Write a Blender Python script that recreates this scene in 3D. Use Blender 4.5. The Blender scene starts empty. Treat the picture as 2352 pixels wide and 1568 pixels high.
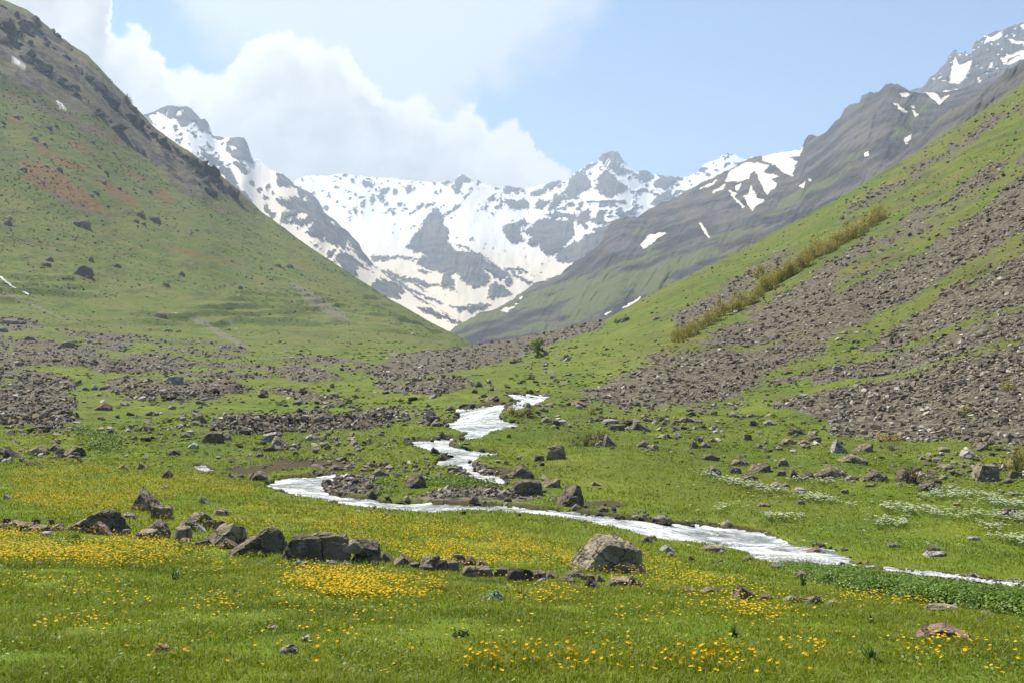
import bpy, bmesh, math
import numpy as np
from math import radians, sin, cos, pi
from mathutils import Vector, Matrix

# ------------------------------------------------------------------ camera
# Distances in metres; the eye is the origin, +Y looks up the valley.
F, CX, CY = 2466.0, 1176.0, 784.0          # focal length and centre, in units of a 2352 x 1568 frame
scene = bpy.context.scene
cam_data = bpy.data.cameras.new("camera")
cam_data.sensor_width = 36.0
cam_data.lens = 36.0 * F / 2352.0
cam_data.clip_start = 0.1
cam_data.clip_end = 60000.0
cam = bpy.data.objects.new("camera", cam_data)
scene.collection.objects.link(cam)
cam.rotation_euler = (pi / 2, 0, 0)
scene.camera = cam

# ------------------------------------------------------------------ light
SUN_EL, SUN_AZ = radians(60), radians(-52)   # azimuth measured from +Y towards +X
sund = bpy.data.lights.new("sun", 'SUN')
sund.energy = 4.8
sund.angle = radians(0.53)
sund.color = (1.0, 0.925, 0.80)
sun = bpy.data.objects.new("sun", sund)
scene.collection.objects.link(sun)
sdir = Vector((sin(SUN_AZ) * cos(SUN_EL), cos(SUN_AZ) * cos(SUN_EL), sin(SUN_EL)))
sun.rotation_euler = sdir.to_track_quat('Z', 'Y').to_euler()
scene.view_settings.view_transform = 'Standard'
scene.view_settings.look = 'None'
scene.view_settings.exposure = 1.0
scene.view_settings.gamma = 1.0
SKY_STRENGTH = 0.095
HAZE_DENSITY = 1.3e-4
scene.cycles.use_denoising = True
scene.cycles.use_adaptive_sampling = True
scene.cycles.adaptive_threshold = 0.02
scene.cycles.max_bounces = 6
scene.cycles.diffuse_bounces = 2
scene.cycles.transparent_max_bounces = 4
scene.cycles.volume_bounces = 0
scene.cycles.sample_clamp_indirect = 8.0


# ------------------------------------------------------------------ node helper
class NT:
    def __init__(self, tree):
        self.t = tree
        tree.nodes.clear()

    def node(self, kind, **kw):
        n = self.t.nodes.new(kind)
        for k, v in kw.items():
            setattr(n, k, v)
        return n

    def put(self, sock, v):
        if isinstance(v, bpy.types.NodeSocket):
            self.t.links.new(v, sock)
        elif v is not None:
            if isinstance(v, (tuple, list)) and len(v) == 3 and sock.type == 'RGBA':
                v = tuple(v) + (1.0,)
            sock.default_value = v

    def m(self, op, a, b=None, c=None, clamp=False):
        n = self.node('ShaderNodeMath', operation=op, use_clamp=clamp)
        for i, v in enumerate((a, b, c)):
            if v is not None:
                self.put(n.inputs[i], v)
        return n.outputs[0]

    def vm(self, op, a, b=None, s=None):
        n = self.node('ShaderNodeVectorMath', operation=op)
        self.put(n.inputs[0], a)
        if b is not None:
            self.put(n.inputs[1], b)
        if s is not None:
            self.put(n.inputs['Scale'], s)
        return n.outputs[0]

    def mix(self, f, a, b, mode='MIX'):
        n = self.node('ShaderNodeMix', data_type='RGBA', blend_type=mode)
        self.put(n.inputs[0], f)
        self.put(n.inputs[6], a)
        self.put(n.inputs[7], b)
        return n.outputs[2]

    def noise(self, vec, scale, detail=4, rough=0.55, dist=0.0):
        n = self.node('ShaderNodeTexNoise')
        if vec is not None:
            self.put(n.inputs['Vector'], vec)
        n.inputs['Scale'].default_value = scale
        n.inputs['Detail'].default_value = detail
        n.inputs['Roughness'].default_value = rough
        n.inputs['Distortion'].default_value = dist
        return n

    def ss(self, v, a, b, lo=0.0, hi=1.0):
        n = self.node('ShaderNodeMapRange', interpolation_type='SMOOTHSTEP', clamp=True)
        self.put(n.inputs[0], v)
        for i, q in enumerate((a, b, lo, hi)):
            self.put(n.inputs[i + 1], q)
        return n.outputs[0]

    def attr(self, name):
        return self.node('ShaderNodeAttribute', attribute_name=name).outputs['Fac']

    def sep(self, v):
        n = self.node('ShaderNodeSeparateXYZ')
        self.put(n.inputs[0], v)
        return n.outputs

    def comb(self, x, y, z):
        n = self.node('ShaderNodeCombineXYZ')
        for i, v in enumerate((x, y, z)):
            self.put(n.inputs[i], v)
        return n.outputs[0]

    def bump(self, h, strength, dist):
        n = self.node('ShaderNodeBump')
        n.inputs['Strength'].default_value = strength
        n.inputs['Distance'].default_value = dist
        self.put(n.inputs['Height'], h)
        return n.outputs[0]

    def surface(self, col, rough=0.85, normal=None, spec=0.25, trans=0.0):
        p = self.node('ShaderNodeBsdfPrincipled')
        self.put(p.inputs['Base Color'], col)
        self.put(p.inputs['Roughness'], rough)
        p.inputs['Specular IOR Level'].default_value = spec
        if normal is not None:
            self.put(p.inputs['Normal'], normal)
        out = self.node('ShaderNodeOutputMaterial')
        s = p.outputs[0]
        if trans:
            tr = self.node('ShaderNodeBsdfTranslucent')
            self.put(tr.inputs[0], col)
            mx = self.node('ShaderNodeMixShader')
            mx.inputs[0].default_value = trans
            self.t.links.new(s, mx.inputs[1])
            self.t.links.new(tr.outputs[0], mx.inputs[2])
            s = mx.outputs[0]
        self.t.links.new(s, out.inputs[0])
        return p


def material(name):
    m = bpy.data.materials.new(name)
    m.use_nodes = True
    return m, NT(m.node_tree)


# ------------------------------------------------------------------ sky (world): clear blue with a big cumulus and a thin veil
world = bpy.data.worlds.new("World")
scene.world = world
world.use_nodes = True
g = NT(world.node_tree)
sky = g.node('ShaderNodeTexSky', sky_type='NISHITA', sun_disc=False)
sky.sun_elevation = SUN_EL
sky.sun_rotation = SUN_AZ
sky.altitude = 2400
sky.air_density = 1.0
sky.dust_density = 1.5
sky.ozone_density = 1.0
tc = g.node('ShaderNodeTexCoord')
dx, dy, dz = g.sep(tc.outputs['Generated'])
yy = g.m('MAXIMUM', dy, 0.12)
U = g.m('DIVIDE', dx, yy)
V = g.m('DIVIDE', dz, yy)
front = g.ss(dy, 0.10, 0.3)
P0 = g.comb(U, V, 0.0)
w1 = g.noise(P0, 9.0, 7, 0.55)
w1v = g.vm('SCALE', g.vm('SUBTRACT', w1.outputs['Color'], (0.5, 0.5, 0.5)), s=0.085)
w2 = g.noise(P0, 24.0, 8, 0.62)
w2v = g.vm('SCALE', g.vm('SUBTRACT', w2.outputs['Color'], (0.5, 0.5, 0.5)), s=0.046)
Pw = g.vm('ADD', g.vm('ADD', P0, w1v), w2v)
uw, vw, _ = g.sep(Pw)
colw = g.m('MULTIPLY_ADD', uw, F, CX)
roww = g.m('MULTIPLY_ADD', vw, -F, CY)


def fcurve(x, x0, x1, y0, y1, pts):
    """a measured profile y(x) as a Float Curve node"""
    n = g.node('ShaderNodeFloatCurve')
    c = n.mapping.curves[0]
    q = [((a - x0) / (x1 - x0), (b - y0) / (y1 - y0)) for a, b in pts]
    c.points[0].location = q[0]
    c.points[1].location = q[-1]
    for a in q[1:-1]:
        c.points.new(*a)
    for p in c.points:
        p.handle_type = 'VECTOR'
    n.mapping.update()
    xn = g.m('DIVIDE', g.m('SUBTRACT', x, x0), x1 - x0, clamp=True)
    g.put(n.inputs['Value'], xn)
    return g.m('MULTIPLY_ADD', n.outputs[0], y1 - y0, y0)


cum = [(-800, -340), (225, -330), (240, 15), (252, 45), (275, 62), (325, 62), (350, 80), (365, 100), (385, 124), (440, 132), (480, 152),
       (510, 146), (530, 122), (558, 90), (600, 72), (650, 66), (700, 72), (745, 86), (795, 104), (835, 132), (865, 158), (890, 192),
       (906, 222), (940, 226), (975, 240), (990, 262), (1010, 260), (1050, 244), (1092, 246), (1112, 268), (1155, 286), (1200, 286),
       (1228, 305), (1238, 340), (1262, 366), (1305, 378), (1320, 392), (1334, 460), (1360, 700), (3200, 700)]
top = fcurve(colw, -800, 3200, -400, 720, cum)
depth = g.m('SUBTRACT', roww, top)
cumulus = g.m('MULTIPLY', g.ss(depth, -6, 15), front)
xl = fcurve(roww, -600, 500, 0, 2352, [(-600, 330), (0, 372), (35, 440), (80, 505), (130, 560), (200, 560), (500, 560)])
xr = fcurve(roww, -600, 500, 0, 2352, [(-600, 1500), (0, 1375), (60, 1310), (110, 1255), (160, 1215), (210, 1150), (250, 1080), (500, 900)])
wv = g.noise(g.vm('MULTIPLY', P0, (1, 1.7, 1)), 7.0, 6, 0.6)
wob = g.m('MULTIPLY', g.m('SUBTRACT', wv.outputs['Fac'], 0.5), 260)
veil = g.m('MULTIPLY', g.ss(g.m('ADD', g.m('SUBTRACT', colw, xl), wob), -110, 130), g.ss(g.m('ADD', g.m('SUBTRACT', xr, colw), wob), -80, 110))
veil = g.m('MULTIPLY', g.m('MULTIPLY', veil, front), 0.80)
# cloud relief: billows lit from the upper left, duller and greyer towards the base
rel = g.noise(Pw, 11.0, 6, 0.55)
rel2 = g.noise(g.vm('ADD', Pw, (-0.012, 0.022, 0)), 11.0, 6, 0.55)
lit = g.m('MULTIPLY', g.m('SUBTRACT', rel.outputs['Fac'], rel2.outputs['Fac']), 1.5)
deep = g.ss(depth, 6, 260, 0.0, 0.30)
big = g.noise(P0, 5.0, 3, 0.5)
shade = g.m('SUBTRACT', g.m('ADD', 1.06, lit), deep)
shade = g.m('ADD', shade, g.ss(depth, 0, 85, 0.42, 0.0))
vo = g.node('ShaderNodeTexVoronoi', feature='SMOOTH_F1')
g.put(vo.inputs['Vector'], Pw)
vo.inputs['Scale'].default_value = 15.0
vo.inputs['Detail'].default_value = 2.0
shade = g.m('ADD', shade, g.m('MULTIPLY', g.m('SUBTRACT', 0.42, vo.outputs['Distance']), 0.62))
shade = g.m('SUBTRACT', shade, g.ss(big.outputs['Fac'], 0.42, 0.70, 0.0, 0.16))
CLOUD_GAIN = 0.59
ccol = g.mix(shade, (0.42, 0.43, 0.45), (1.0, 0.985, 0.96))
ccol = g.vm('SCALE', ccol, s=CLOUD_GAIN)
vcol = g.vm('SCALE', g.mix(0.0, (0.80, 0.83, 0.88), (1, 1, 1)), s=CLOUD_GAIN)
skyc = g.vm('SCALE', g.vm('MULTIPLY', sky.outputs[0], (0.99, 1.0, 1.0)), s=SKY_STRENGTH)
c1 = g.mix(veil, skyc, vcol)
c2 = g.mix(cumulus, c1, ccol)
bg = g.node('ShaderNodeBackground')
g.put(bg.inputs[0], c2)
bg.inputs[1].default_value = 1.0
g.t.links.new(bg.outputs[0], g.node('ShaderNodeOutputWorld').inputs[0])
world.cycles.sampling_method = 'MANUAL'
world.cycles.sample_map_resolution = 512


# ------------------------------------------------------------------ numeric helpers
rng = np.random.default_rng(11)


def _hash(ix, iy, iz, seed):
    h = (ix.astype(np.int64) * 374761393 + iy.astype(np.int64) * 668265263 + iz.astype(np.int64) * 2147483647 + seed * 974634777)
    h = (h ^ (h >> 13)) * 1274126177
    h = h ^ (h >> 16)
    return (h & 0xFFFFFF).astype(np.float64) / 0xFFFFFF


def vnoise(x, y, z=None, seed=0):
    """smooth value noise in [-1, 1]"""
    x = np.asarray(x, float); y = np.asarray(y, float)
    ix = np.floor(x); iy = np.floor(y)
    fx = x - ix; fy = y - iy
    fx = fx * fx * fx * (fx * (fx * 6 - 15) + 10); fy = fy * fy * fy * (fy * (fy * 6 - 15) + 10)
    if z is None:
        iz = np.zeros_like(ix)
        a = _hash(ix, iy, iz, seed); b = _hash(ix + 1, iy, iz, seed)
        c = _hash(ix, iy + 1, iz, seed); d = _hash(ix + 1, iy + 1, iz, seed)
        return ((a + (b - a) * fx) * (1 - fy) + (c + (d - c) * fx) * fy) * 2 - 1
    z = np.asarray(z, float)
    iz = np.floor(z); fz = z - iz
    fz = fz * fz * (3 - 2 * fz)
    r = 0
    for k, wz in ((0, 1 - fz), (1, fz)):
        a = _hash(ix, iy, iz + k, seed); b = _hash(ix + 1, iy, iz + k, seed)
        c = _hash(ix, iy + 1, iz + k, seed); d = _hash(ix + 1, iy + 1, iz + k, seed)
        r = r + ((a + (b - a) * fx) * (1 - fy) + (c + (d - c) * fx) * fy) * wz
    return r * 2 - 1


def fbm(x, y, z=None, octaves=4, seed=0, gain=0.5):
    r = 0; amp = 1.0; tot = 0
    x = np.asarray(x, float); y = np.asarray(y, float)
    for o in range(octaves):
        r = r + amp * vnoise(x, y, z, seed + o * 17)
        tot += amp
        amp *= gain
        x = x * 2.03 + 3.1; y = y * 2.03 + 1.7
        if z is not None:
            z = np.asarray(z, float) * 2.03 + 2.3
    return r / tot


def ridged(x, y, octaves=4, seed=0):
    r = 0; amp = 1.0; tot = 0
    for o in range(octaves):
        r = r + amp * (1 - 2 * np.abs(vnoise(x, y, None, seed + o * 13)))
        tot += amp; amp *= 0.5
        x = x * 2.07 + 5.2; y = y * 2.07 + 9.1
    return r / tot


def sdf(px, py, poly, reach=60.0):
    """signed distance to a polygon, positive inside, only evaluated near it"""
    poly = np.asarray(poly, float)
    out = np.full(px.shape, -reach)
    x0, y0 = poly.min(0) - reach; x1, y1 = poly.max(0) + reach
    k = (px > x0) & (px < x1) & (py > y0) & (py < y1)
    if not k.any():
        return out
    x = px[k]; y = py[k]
    d2 = np.full(x.shape, 1e18); inside = np.zeros(x.shape, bool)
    n = len(poly)
    for i in range(n):
        ax, ay = poly[i]; bx, by = poly[(i + 1) % n]
        ex, ey = bx - ax, by - ay
        t = np.clip(((x - ax) * ex + (y - ay) * ey) / (ex * ex + ey * ey + 1e-9), 0, 1)
        d2 = np.minimum(d2, (x - ax - t * ex) ** 2 + (y - ay - t * ey) ** 2)
        if ay != by:
            c = ((ay > y) != (by > y)) & (x < (bx - ax) * (y - ay) / (by - ay) + ax)
            inside ^= c
    d = np.sqrt(d2)
    out[k] = np.maximum(np.where(inside, d, -d), -reach)
    return out


def sdf_any(px, py, polys, reach=60.0):
    r = np.full(px.shape, -reach)
    for p in polys:
        r = np.maximum(r, sdf(px, py, p, reach))
    return r


def sdf_ell(px, py, items):
    r = np.full(px.shape, -60.0)
    for cx, cy, rx, ry, *a in items:
        t = radians(a[0]) if a else 0.0
        qx = (px - cx) * cos(t) + (py - cy) * sin(t); qy = -(px - cx) * sin(t) + (py - cy) * cos(t)
        d = (1 - np.sqrt((qx / rx) ** 2 + (qy / ry) ** 2)) * min(rx, ry)
        r = np.maximum(r, d)
    return r


def smooth01(v, a, b):
    t = np.clip((v - a) / (b - a), 0, 1)
    return t * t * (3 - 2 * t)


# measured pieces are written in the coordinates of enlarged views; these bring them to the common frame
K = 0.34180
def Z1(*p): return [(K * x, K * y) for x, y in p]
def Z2(*p): return [(746.5 + K * x, 229.7 + K * y) for x, y in p]
def Z3(*p): return [(1548.1 + K * x, K * y) for x, y in p]
def Z4(*p): return [(K * x, 516.8 + K * y) for x, y in p]
def Z5(*p): return [(746.5 + K * x, 631.7 + K * y) for x, y in p]


def mesh_object(name, verts, faces_quads=None, faces_tris=None, mats=(), smooth=True, attrs=None, kind=None, mat_index=None, parent=None):
    me = bpy.data.meshes.new(name)
    verts = np.asarray(verts, np.float32)
    q = np.zeros((0, 4), np.int32) if faces_quads is None else np.asarray(faces_quads, np.int32)
    t = np.zeros((0, 3), np.int32) if faces_tris is None else np.asarray(faces_tris, np.int32)
    me.vertices.add(len(verts))
    me.vertices.foreach_set("co", verts.ravel())
    nl = q.size + t.size
    me.loops.add(nl)
    me.loops.foreach_set("vertex_index", np.concatenate([q.ravel(), t.ravel()]).astype(np.int32))
    npoly = len(q) + len(t)
    me.polygons.add(npoly)
    starts = np.concatenate([np.arange(len(q)) * 4, q.size + np.arange(len(t)) * 3]).astype(np.int32)
    me.polygons.foreach_set("loop_start", starts)
    try:
        me.polygons.foreach_set("loop_total", np.concatenate([np.full(len(q), 4), np.full(len(t), 3)]).astype(np.int32))
    except Exception:
        pass
    me.polygons.foreach_set("use_smooth", np.full(npoly, bool(smooth)))
    for m in mats:
        me.materials.append(m)
    if mat_index is not None:
        me.polygons.foreach_set("material_index", np.asarray(mat_index, np.int32))
    me.update(calc_edges=True)
    for k, v in (attrs or {}).items():
        a = me.attributes.new(k, 'FLOAT', 'POINT')
        a.data.foreach_set("value", np.asarray(v, np.float32).ravel())
    me.validate()
    o = bpy.data.objects.new(name, me)
    scene.collection.objects.link(o)
    if kind:
        o['kind'] = kind
    if parent:
        o.parent = parent
    return o


def tag(o, label, cat, group=None):
    o['label'] = label
    o['category'] = cat
    if group:
        o['group'] = group
    return o


def grid_quads(nx, ny):
    i = np.arange((nx - 1) * (ny - 1))
    a = (i // (ny - 1)) * ny + i % (ny - 1)
    return np.stack([a, a + ny, a + ny + 1, a + 1], 1)
# ------------------------------------------------------------------ the ground: one measured height field
SKY_LEFT = [(-900, -600), (0, 0), (60, 22), (78, 35), (130, 82), (150, 92), (165, 105), (200, 126), (230, 157), (262, 195), (285, 216), (303, 240), (330, 268),
            (360, 300), (400, 328), (450, 362), (500, 398), (522, 420), (560, 452), (600, 487), (650, 522), (700, 560), (780, 612), (850, 657),
            (900, 690), (1000, 745), (1060, 775), (1102, 796)]
SKY_MID = [(1102, 796), (1200, 773), (1300, 753), (1392, 735)]
SKY_RIGHT = [(1392, 735), (1430, 712), (1460, 692), (1500, 672), (1560, 642), (1640, 604), (1700, 577), (1760, 543), (1820, 512), (1900, 470), (1960, 437),
             (2000, 412), (2100, 352), (2200, 292), (2300, 228), (2352, 192), (3200, -340)]
_sk = np.array(SKY_LEFT + SKY_MID[1:] + SKY_RIGHT[1:], float)
def skyline(px): return np.interp(px, _sk[:, 0], _sk[:, 1])

NEAR_Y = [5, 8, 12, 16, 20]
TAB = {   # column: rows at the near distances, then (distance, row) up to the crest, then the crest distance
    -900: ([1580, 1392, 1260, 1195, 1150], [(32, 1070), (55, 985), (75, 925), (120, 850), (200, 780), (320, 680), (420, 540), (540, 330), (650, 0), (800, -330)], 1000),
    0: ([1580, 1395, 1272, 1212, 1168], [(26, 1120), (32, 1086), (40, 1055), (55, 985), (75, 935), (120, 875), (200, 815), (320, 765), (420, 705), (500, 640), (560, 560), (640, 430), (720, 320), (800, 215), (900, 90)], 1000),
    300: ([1580, 1397, 1280, 1225, 1185], [(26, 1135), (32, 1098), (44, 1040), (60, 975), (80, 925), (130, 870), (200, 830), (320, 790), (420, 752), (500, 700), (600, 610), (700, 510), (800, 420), (900, 330)], 1000),
    600: ([1580, 1405, 1295, 1245, 1205], [(26, 1158), (34, 1112), (44, 1035), (60, 975), (75, 935), (120, 880), (200, 840), (300, 812), (420, 780), (520, 745), (620, 690), (750, 610), (900, 540)], 1050),
    900: ([1580, 1412, 1310, 1262, 1222], [(26, 1175), (31, 1145), (40, 1055), (60, 965), (90, 908), (150, 858), (220, 829), (300, 806), (420, 782), (520, 762), (650, 730), (800, 703)], 950),
    1050: ([1580, 1415, 1316, 1270, 1230], [(26, 1184), (30, 1155), (40, 1050), (58, 962), (95, 885), (150, 856), (215, 818), (265, 804), (420, 796), (600, 785)], 850),
    1176: ([1580, 1418, 1322, 1276, 1235], [(26, 1190), (30, 1160), (36, 1100), (44, 1035), (56, 965), (70, 915), (100, 878), (150, 846), (200, 822), (260, 795)], 320),
    1400: ([1580, 1422, 1335, 1292, 1252], [(26, 1205), (30, 1180), (38, 1090), (50, 1005), (70, 938), (80, 912), (95, 880), (120, 842), (160, 800), (220, 757)], 300),
    1700: ([1580, 1428, 1350, 1312, 1284], [(26, 1255), (28.5, 1233), (32, 1185), (38, 1115), (45, 1060), (60, 980), (72, 938), (85, 890), (110, 810), (150, 720), (220, 640)], 350),
    2000: ([1580, 1435, 1366, 1336, 1316], [(24, 1304), (26, 1292), (28, 1262), (32, 1192), (38, 1112), (45, 1055), (55, 1008), (70, 905), (95, 775), (140, 620), (220, 500)], 360),
    2352: ([1580, 1445, 1386, 1361, 1349], [(22, 1345), (24.6, 1341), (27, 1290), (30, 1228), (36, 1135), (42, 1072), (52, 965), (70, 790), (100, 600), (160, 400), (250, 270)], 390),
    3200: ([1580, 1450, 1396, 1372, 1362], [(22, 1358), (24, 1350), (28, 1240), (34, 1080), (44, 900), (60, 640), (90, 330), (150, 30), (250, -200)], 420),
}
COLS = np.concatenate([np.arange(-780, 0, 6.0), np.arange(0, 2352, 2.6), np.arange(2352, 3150, 6.0)])
YS = np.concatenate([np.exp(np.linspace(np.log(1.4), np.log(4.2), 40, endpoint=False)),
                     np.exp(np.linspace(np.log(4.2), np.log(90), 330, endpoint=False)),
                     np.exp(np.linspace(np.log(90), np.log(1150), 330, endpoint=False)),
                     np.exp(np.linspace(np.log(1150), np.log(7200), 20))])
LY = np.log(YS)
NX, NY = len(COLS), len(YS)
tc_cols = np.array(sorted(TAB), float)
tabV = []; tabC = []
for c in sorted(TAB):
    near, far, yc = TAB[c]
    pts = [(1.2, None)] + list(zip(NEAR_Y, near)) + list(far)
    ys = [p[0] for p in pts] + [yc]
    vs = [-1.50 / 1.2] + [(CY - p[1]) / F for p in pts[1:]] + [(CY - float(skyline(c))) / F]
    inv = 1.0 / np.array(ys)
    v = np.interp(-1.0 / YS, -inv, vs)           # straight in 1/distance = plane facets
    zc = vs[-1] * yc
    after = np.maximum(zc - 0.42 * (YS - yc), -25.0) / YS
    v = np.where(YS > yc, after, v)
    tabV.append(v); tabC.append(yc)
tabV = np.array(tabV); tabC = np.array(tabC)
# between the measured columns: smooth interpolation
def smooth_interp(x, xp, fp):
    i = np.clip(np.searchsorted(xp, x) - 1, 0, len(xp) - 2)
    t = np.clip((x - xp[i]) / (xp[i + 1] - xp[i]), 0, 1)
    t = 0.5 * t + 0.5 * t * t * (3 - 2 * t)
    return fp[i] * (1 - t)[:, None] + fp[i + 1] * t[:, None] if fp.ndim > 1 else fp[i] * (1 - t) + fp[i + 1] * t
VT = smooth_interp(COLS, tc_cols, tabV)
YC = smooth_interp(COLS, tc_cols, tabC)
def blur(a, n, axis):
    k = np.hanning(n + 2)[1:-1]; k /= k.sum()
    pad = [(0, 0), (0, 0)]; pad[axis] = (n // 2, n // 2)
    b = np.pad(a, pad, mode='edge')
    return np.apply_along_axis(lambda r: np.convolve(r, k, 'valid'), axis, b)
VT = blur(blur(VT, 25, 1), 41, 0)
Xg = (COLS[:, None] - CX) / F * YS[None, :]
Yg = np.broadcast_to(YS[None, :], Xg.shape)
Pc = np.broadcast_to(COLS[:, None], Xg.shape)
base_row = CY - VT * F

# relief in metres
hill_l = smooth01(Yg, 330, 480) * smooth01(-Pc, -1150, -900)
hill_r = smooth01(Pc, 1330, 1600) * smooth01(Yg, 60, 120)
relief = 0.035 * fbm(Xg / 0.8, Yg / 0.8, octaves=3, seed=3) + 0.17 * fbm(Xg / 3.0, Yg / 3.0, octaves=3, seed=5) * smooth01(Yg, 8, 34)
relief += (0.40 * fbm(Xg / 9, Yg / 9, octaves=4, seed=8)) * smooth01(Yg, 22, 60)
relief += 0.55 * np.maximum(fbm(Xg / 26, Yg / 14, octaves=4, seed=9), -0.1) * smooth01(Yg, 50, 110) * (1 - hill_r)
relief += hill_l * (2.2 * fbm(Xg / 60, Yg / 45, octaves=5, seed=12)) + hill_r * 0.7 * fbm(Xg / 18, Yg / 25, octaves=4, seed=15)
# benches on the lower left slope
zz = VT * Yg
bt = zz / 4.5 + 1.4 * fbm(Xg / 70, Yg / 70, octaves=3, seed=17)
fr_ = bt - np.floor(bt)
saw = smooth01(fr_, 0.0, 0.28) - fr_
riser_shade = hill_l * smooth01(np.minimum(fr_, 0.30 - fr_), 0.0, 0.08) * smooth01(zz, -1, 6) * smooth01(zz, 46, 20) * smooth01(fbm(Xg / 45, Yg / 90, octaves=3, seed=18), -0.25, 0.2)
relief += hill_l * 3.6 * saw * smooth01(zz, -1, 6) * smooth01(zz, 46, 20) * smooth01(fbm(Xg / 45, Yg / 90, octaves=3, seed=18), -0.25, 0.2)
calm = 1 - 0.85 * smooth01(Pc, 1650, 1850) * smooth01(Yg, 15, 18) * smooth01(Yg, 29, 25)
VT = VT + relief * calm / Yg
# hold the crest on the measured skyline
crest_row = CY - VT.max(1) * F
want = skyline(COLS) + 1.2 * fbm(COLS / 9, COLS * 0, octaves=3, seed=2)
diff = (crest_row - want) / F
dlow = np.convolve(np.pad(diff, 40, mode='edge'), np.hanning(83)[1:-1] / np.hanning(83).sum(), 'valid')
w = smooth01(Yg, 0.45 * YC[:, None], 0.92 * YC[:, None])
w2 = smooth01(Yg, 0.86 * YC[:, None], 0.99 * YC[:, None])
VT = VT + (dlow[:, None] * w + (diff - dlow)[:, None] * w2) * np.minimum(1, YC[:, None] / Yg)
Rg = CY - VT * F                              # frame row of each vertex

# cliffs on the upper left slope
CLIFF = Z1((-2400, -1700), (0, 0), (130, 60), (270, 160), (480, 300), (620, 440), (780, 590), (900, 720), (1000, 830), (1200, 1000), (1400, 1130), (1520, 1225),
           (1700, 1400), (1620, 1370), (1500, 1300), (1350, 1330), (1240, 1260), (1130, 1210), (1000, 1080), (860, 960), (700, 820), (500, 740), (250, 650), (0, 570), (-2400, -600))
far = Yg > 300
def far_eval(fn):
    r = np.zeros(Pc.shape)
    r[far] = fn(Pc[far], Rg[far])
    return r
wob = 12 * fbm(Pc / 60, Rg / 60, octaves=4, seed=21)
cliff = far_eval(lambda x, y: smooth01(sdf(x + wob[far], y + wob[far], CLIFF, 40), -14, 16)) * (Yg < YC[:, None] * 1.02)
rock_n = ridged(Xg / 60 + VT * Yg / 70, Yg / 38, 5, 31)
VT = VT + cliff * (rock_n * 7.5 + 4.0 * ridged(Xg / 16 + VT * Yg / 20, Yg / 15, 4, 33)) / Yg * smooth01(YC[:, None] - Yg, -5, 50)
Rg = CY - VT * F

# visible surface per column, for placing things on the ground
RM = np.maximum.accumulate(VT, axis=1)


def ground_at(px, row):
    """points of the ground seen at these frame positions"""
    px = np.atleast_1d(np.asarray(px, float)); row = np.atleast_1d(np.asarray(row, float))
    ci = np.clip(np.searchsorted(COLS, px), 1, NX - 1)
    ci = np.where(np.abs(COLS[ci] - px) < np.abs(COLS[ci - 1] - px), ci, ci - 1)
    v = (CY - row) / F
    y = np.empty(len(px))
    for k in range(len(px)):
        r = RM[ci[k]]
        j = int(np.searchsorted(r, v[k]))
        if j >= NY - 16:
            y[k] = np.nan
        elif j == 0:
            y[k] = YS[0]
        else:
            t = (v[k] - r[j - 1]) / max(r[j] - r[j - 1], 1e-9)
            y[k] = math.exp(LY[j - 1] + t * (LY[j] - LY[j - 1]))
    x = (px - CX) / F * y
    return x, y


def z_at(x, y):
    x = np.asarray(x, float); y = np.asarray(y, float)
    c = np.clip(np.interp(CX + x / y * F, COLS, np.arange(NX)), 0, NX - 1.001)
    l = np.clip(np.interp(np.log(y), LY, np.arange(NY)), 0, NY - 1.001)
    i = c.astype(int); j = l.astype(int); a = c - i; b = l - j
    Z = VT
    v00 = Z[i, j] * YS[j]; v10 = Z[i + 1, j] * YS[j]; v01 = Z[i, j + 1] * YS[j + 1]; v11 = Z[i + 1, j + 1] * YS[j + 1]
    return (v00 * (1 - a) + v10 * a) * (1 - b) + (v01 * (1 - a) + v11 * a) * b


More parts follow.
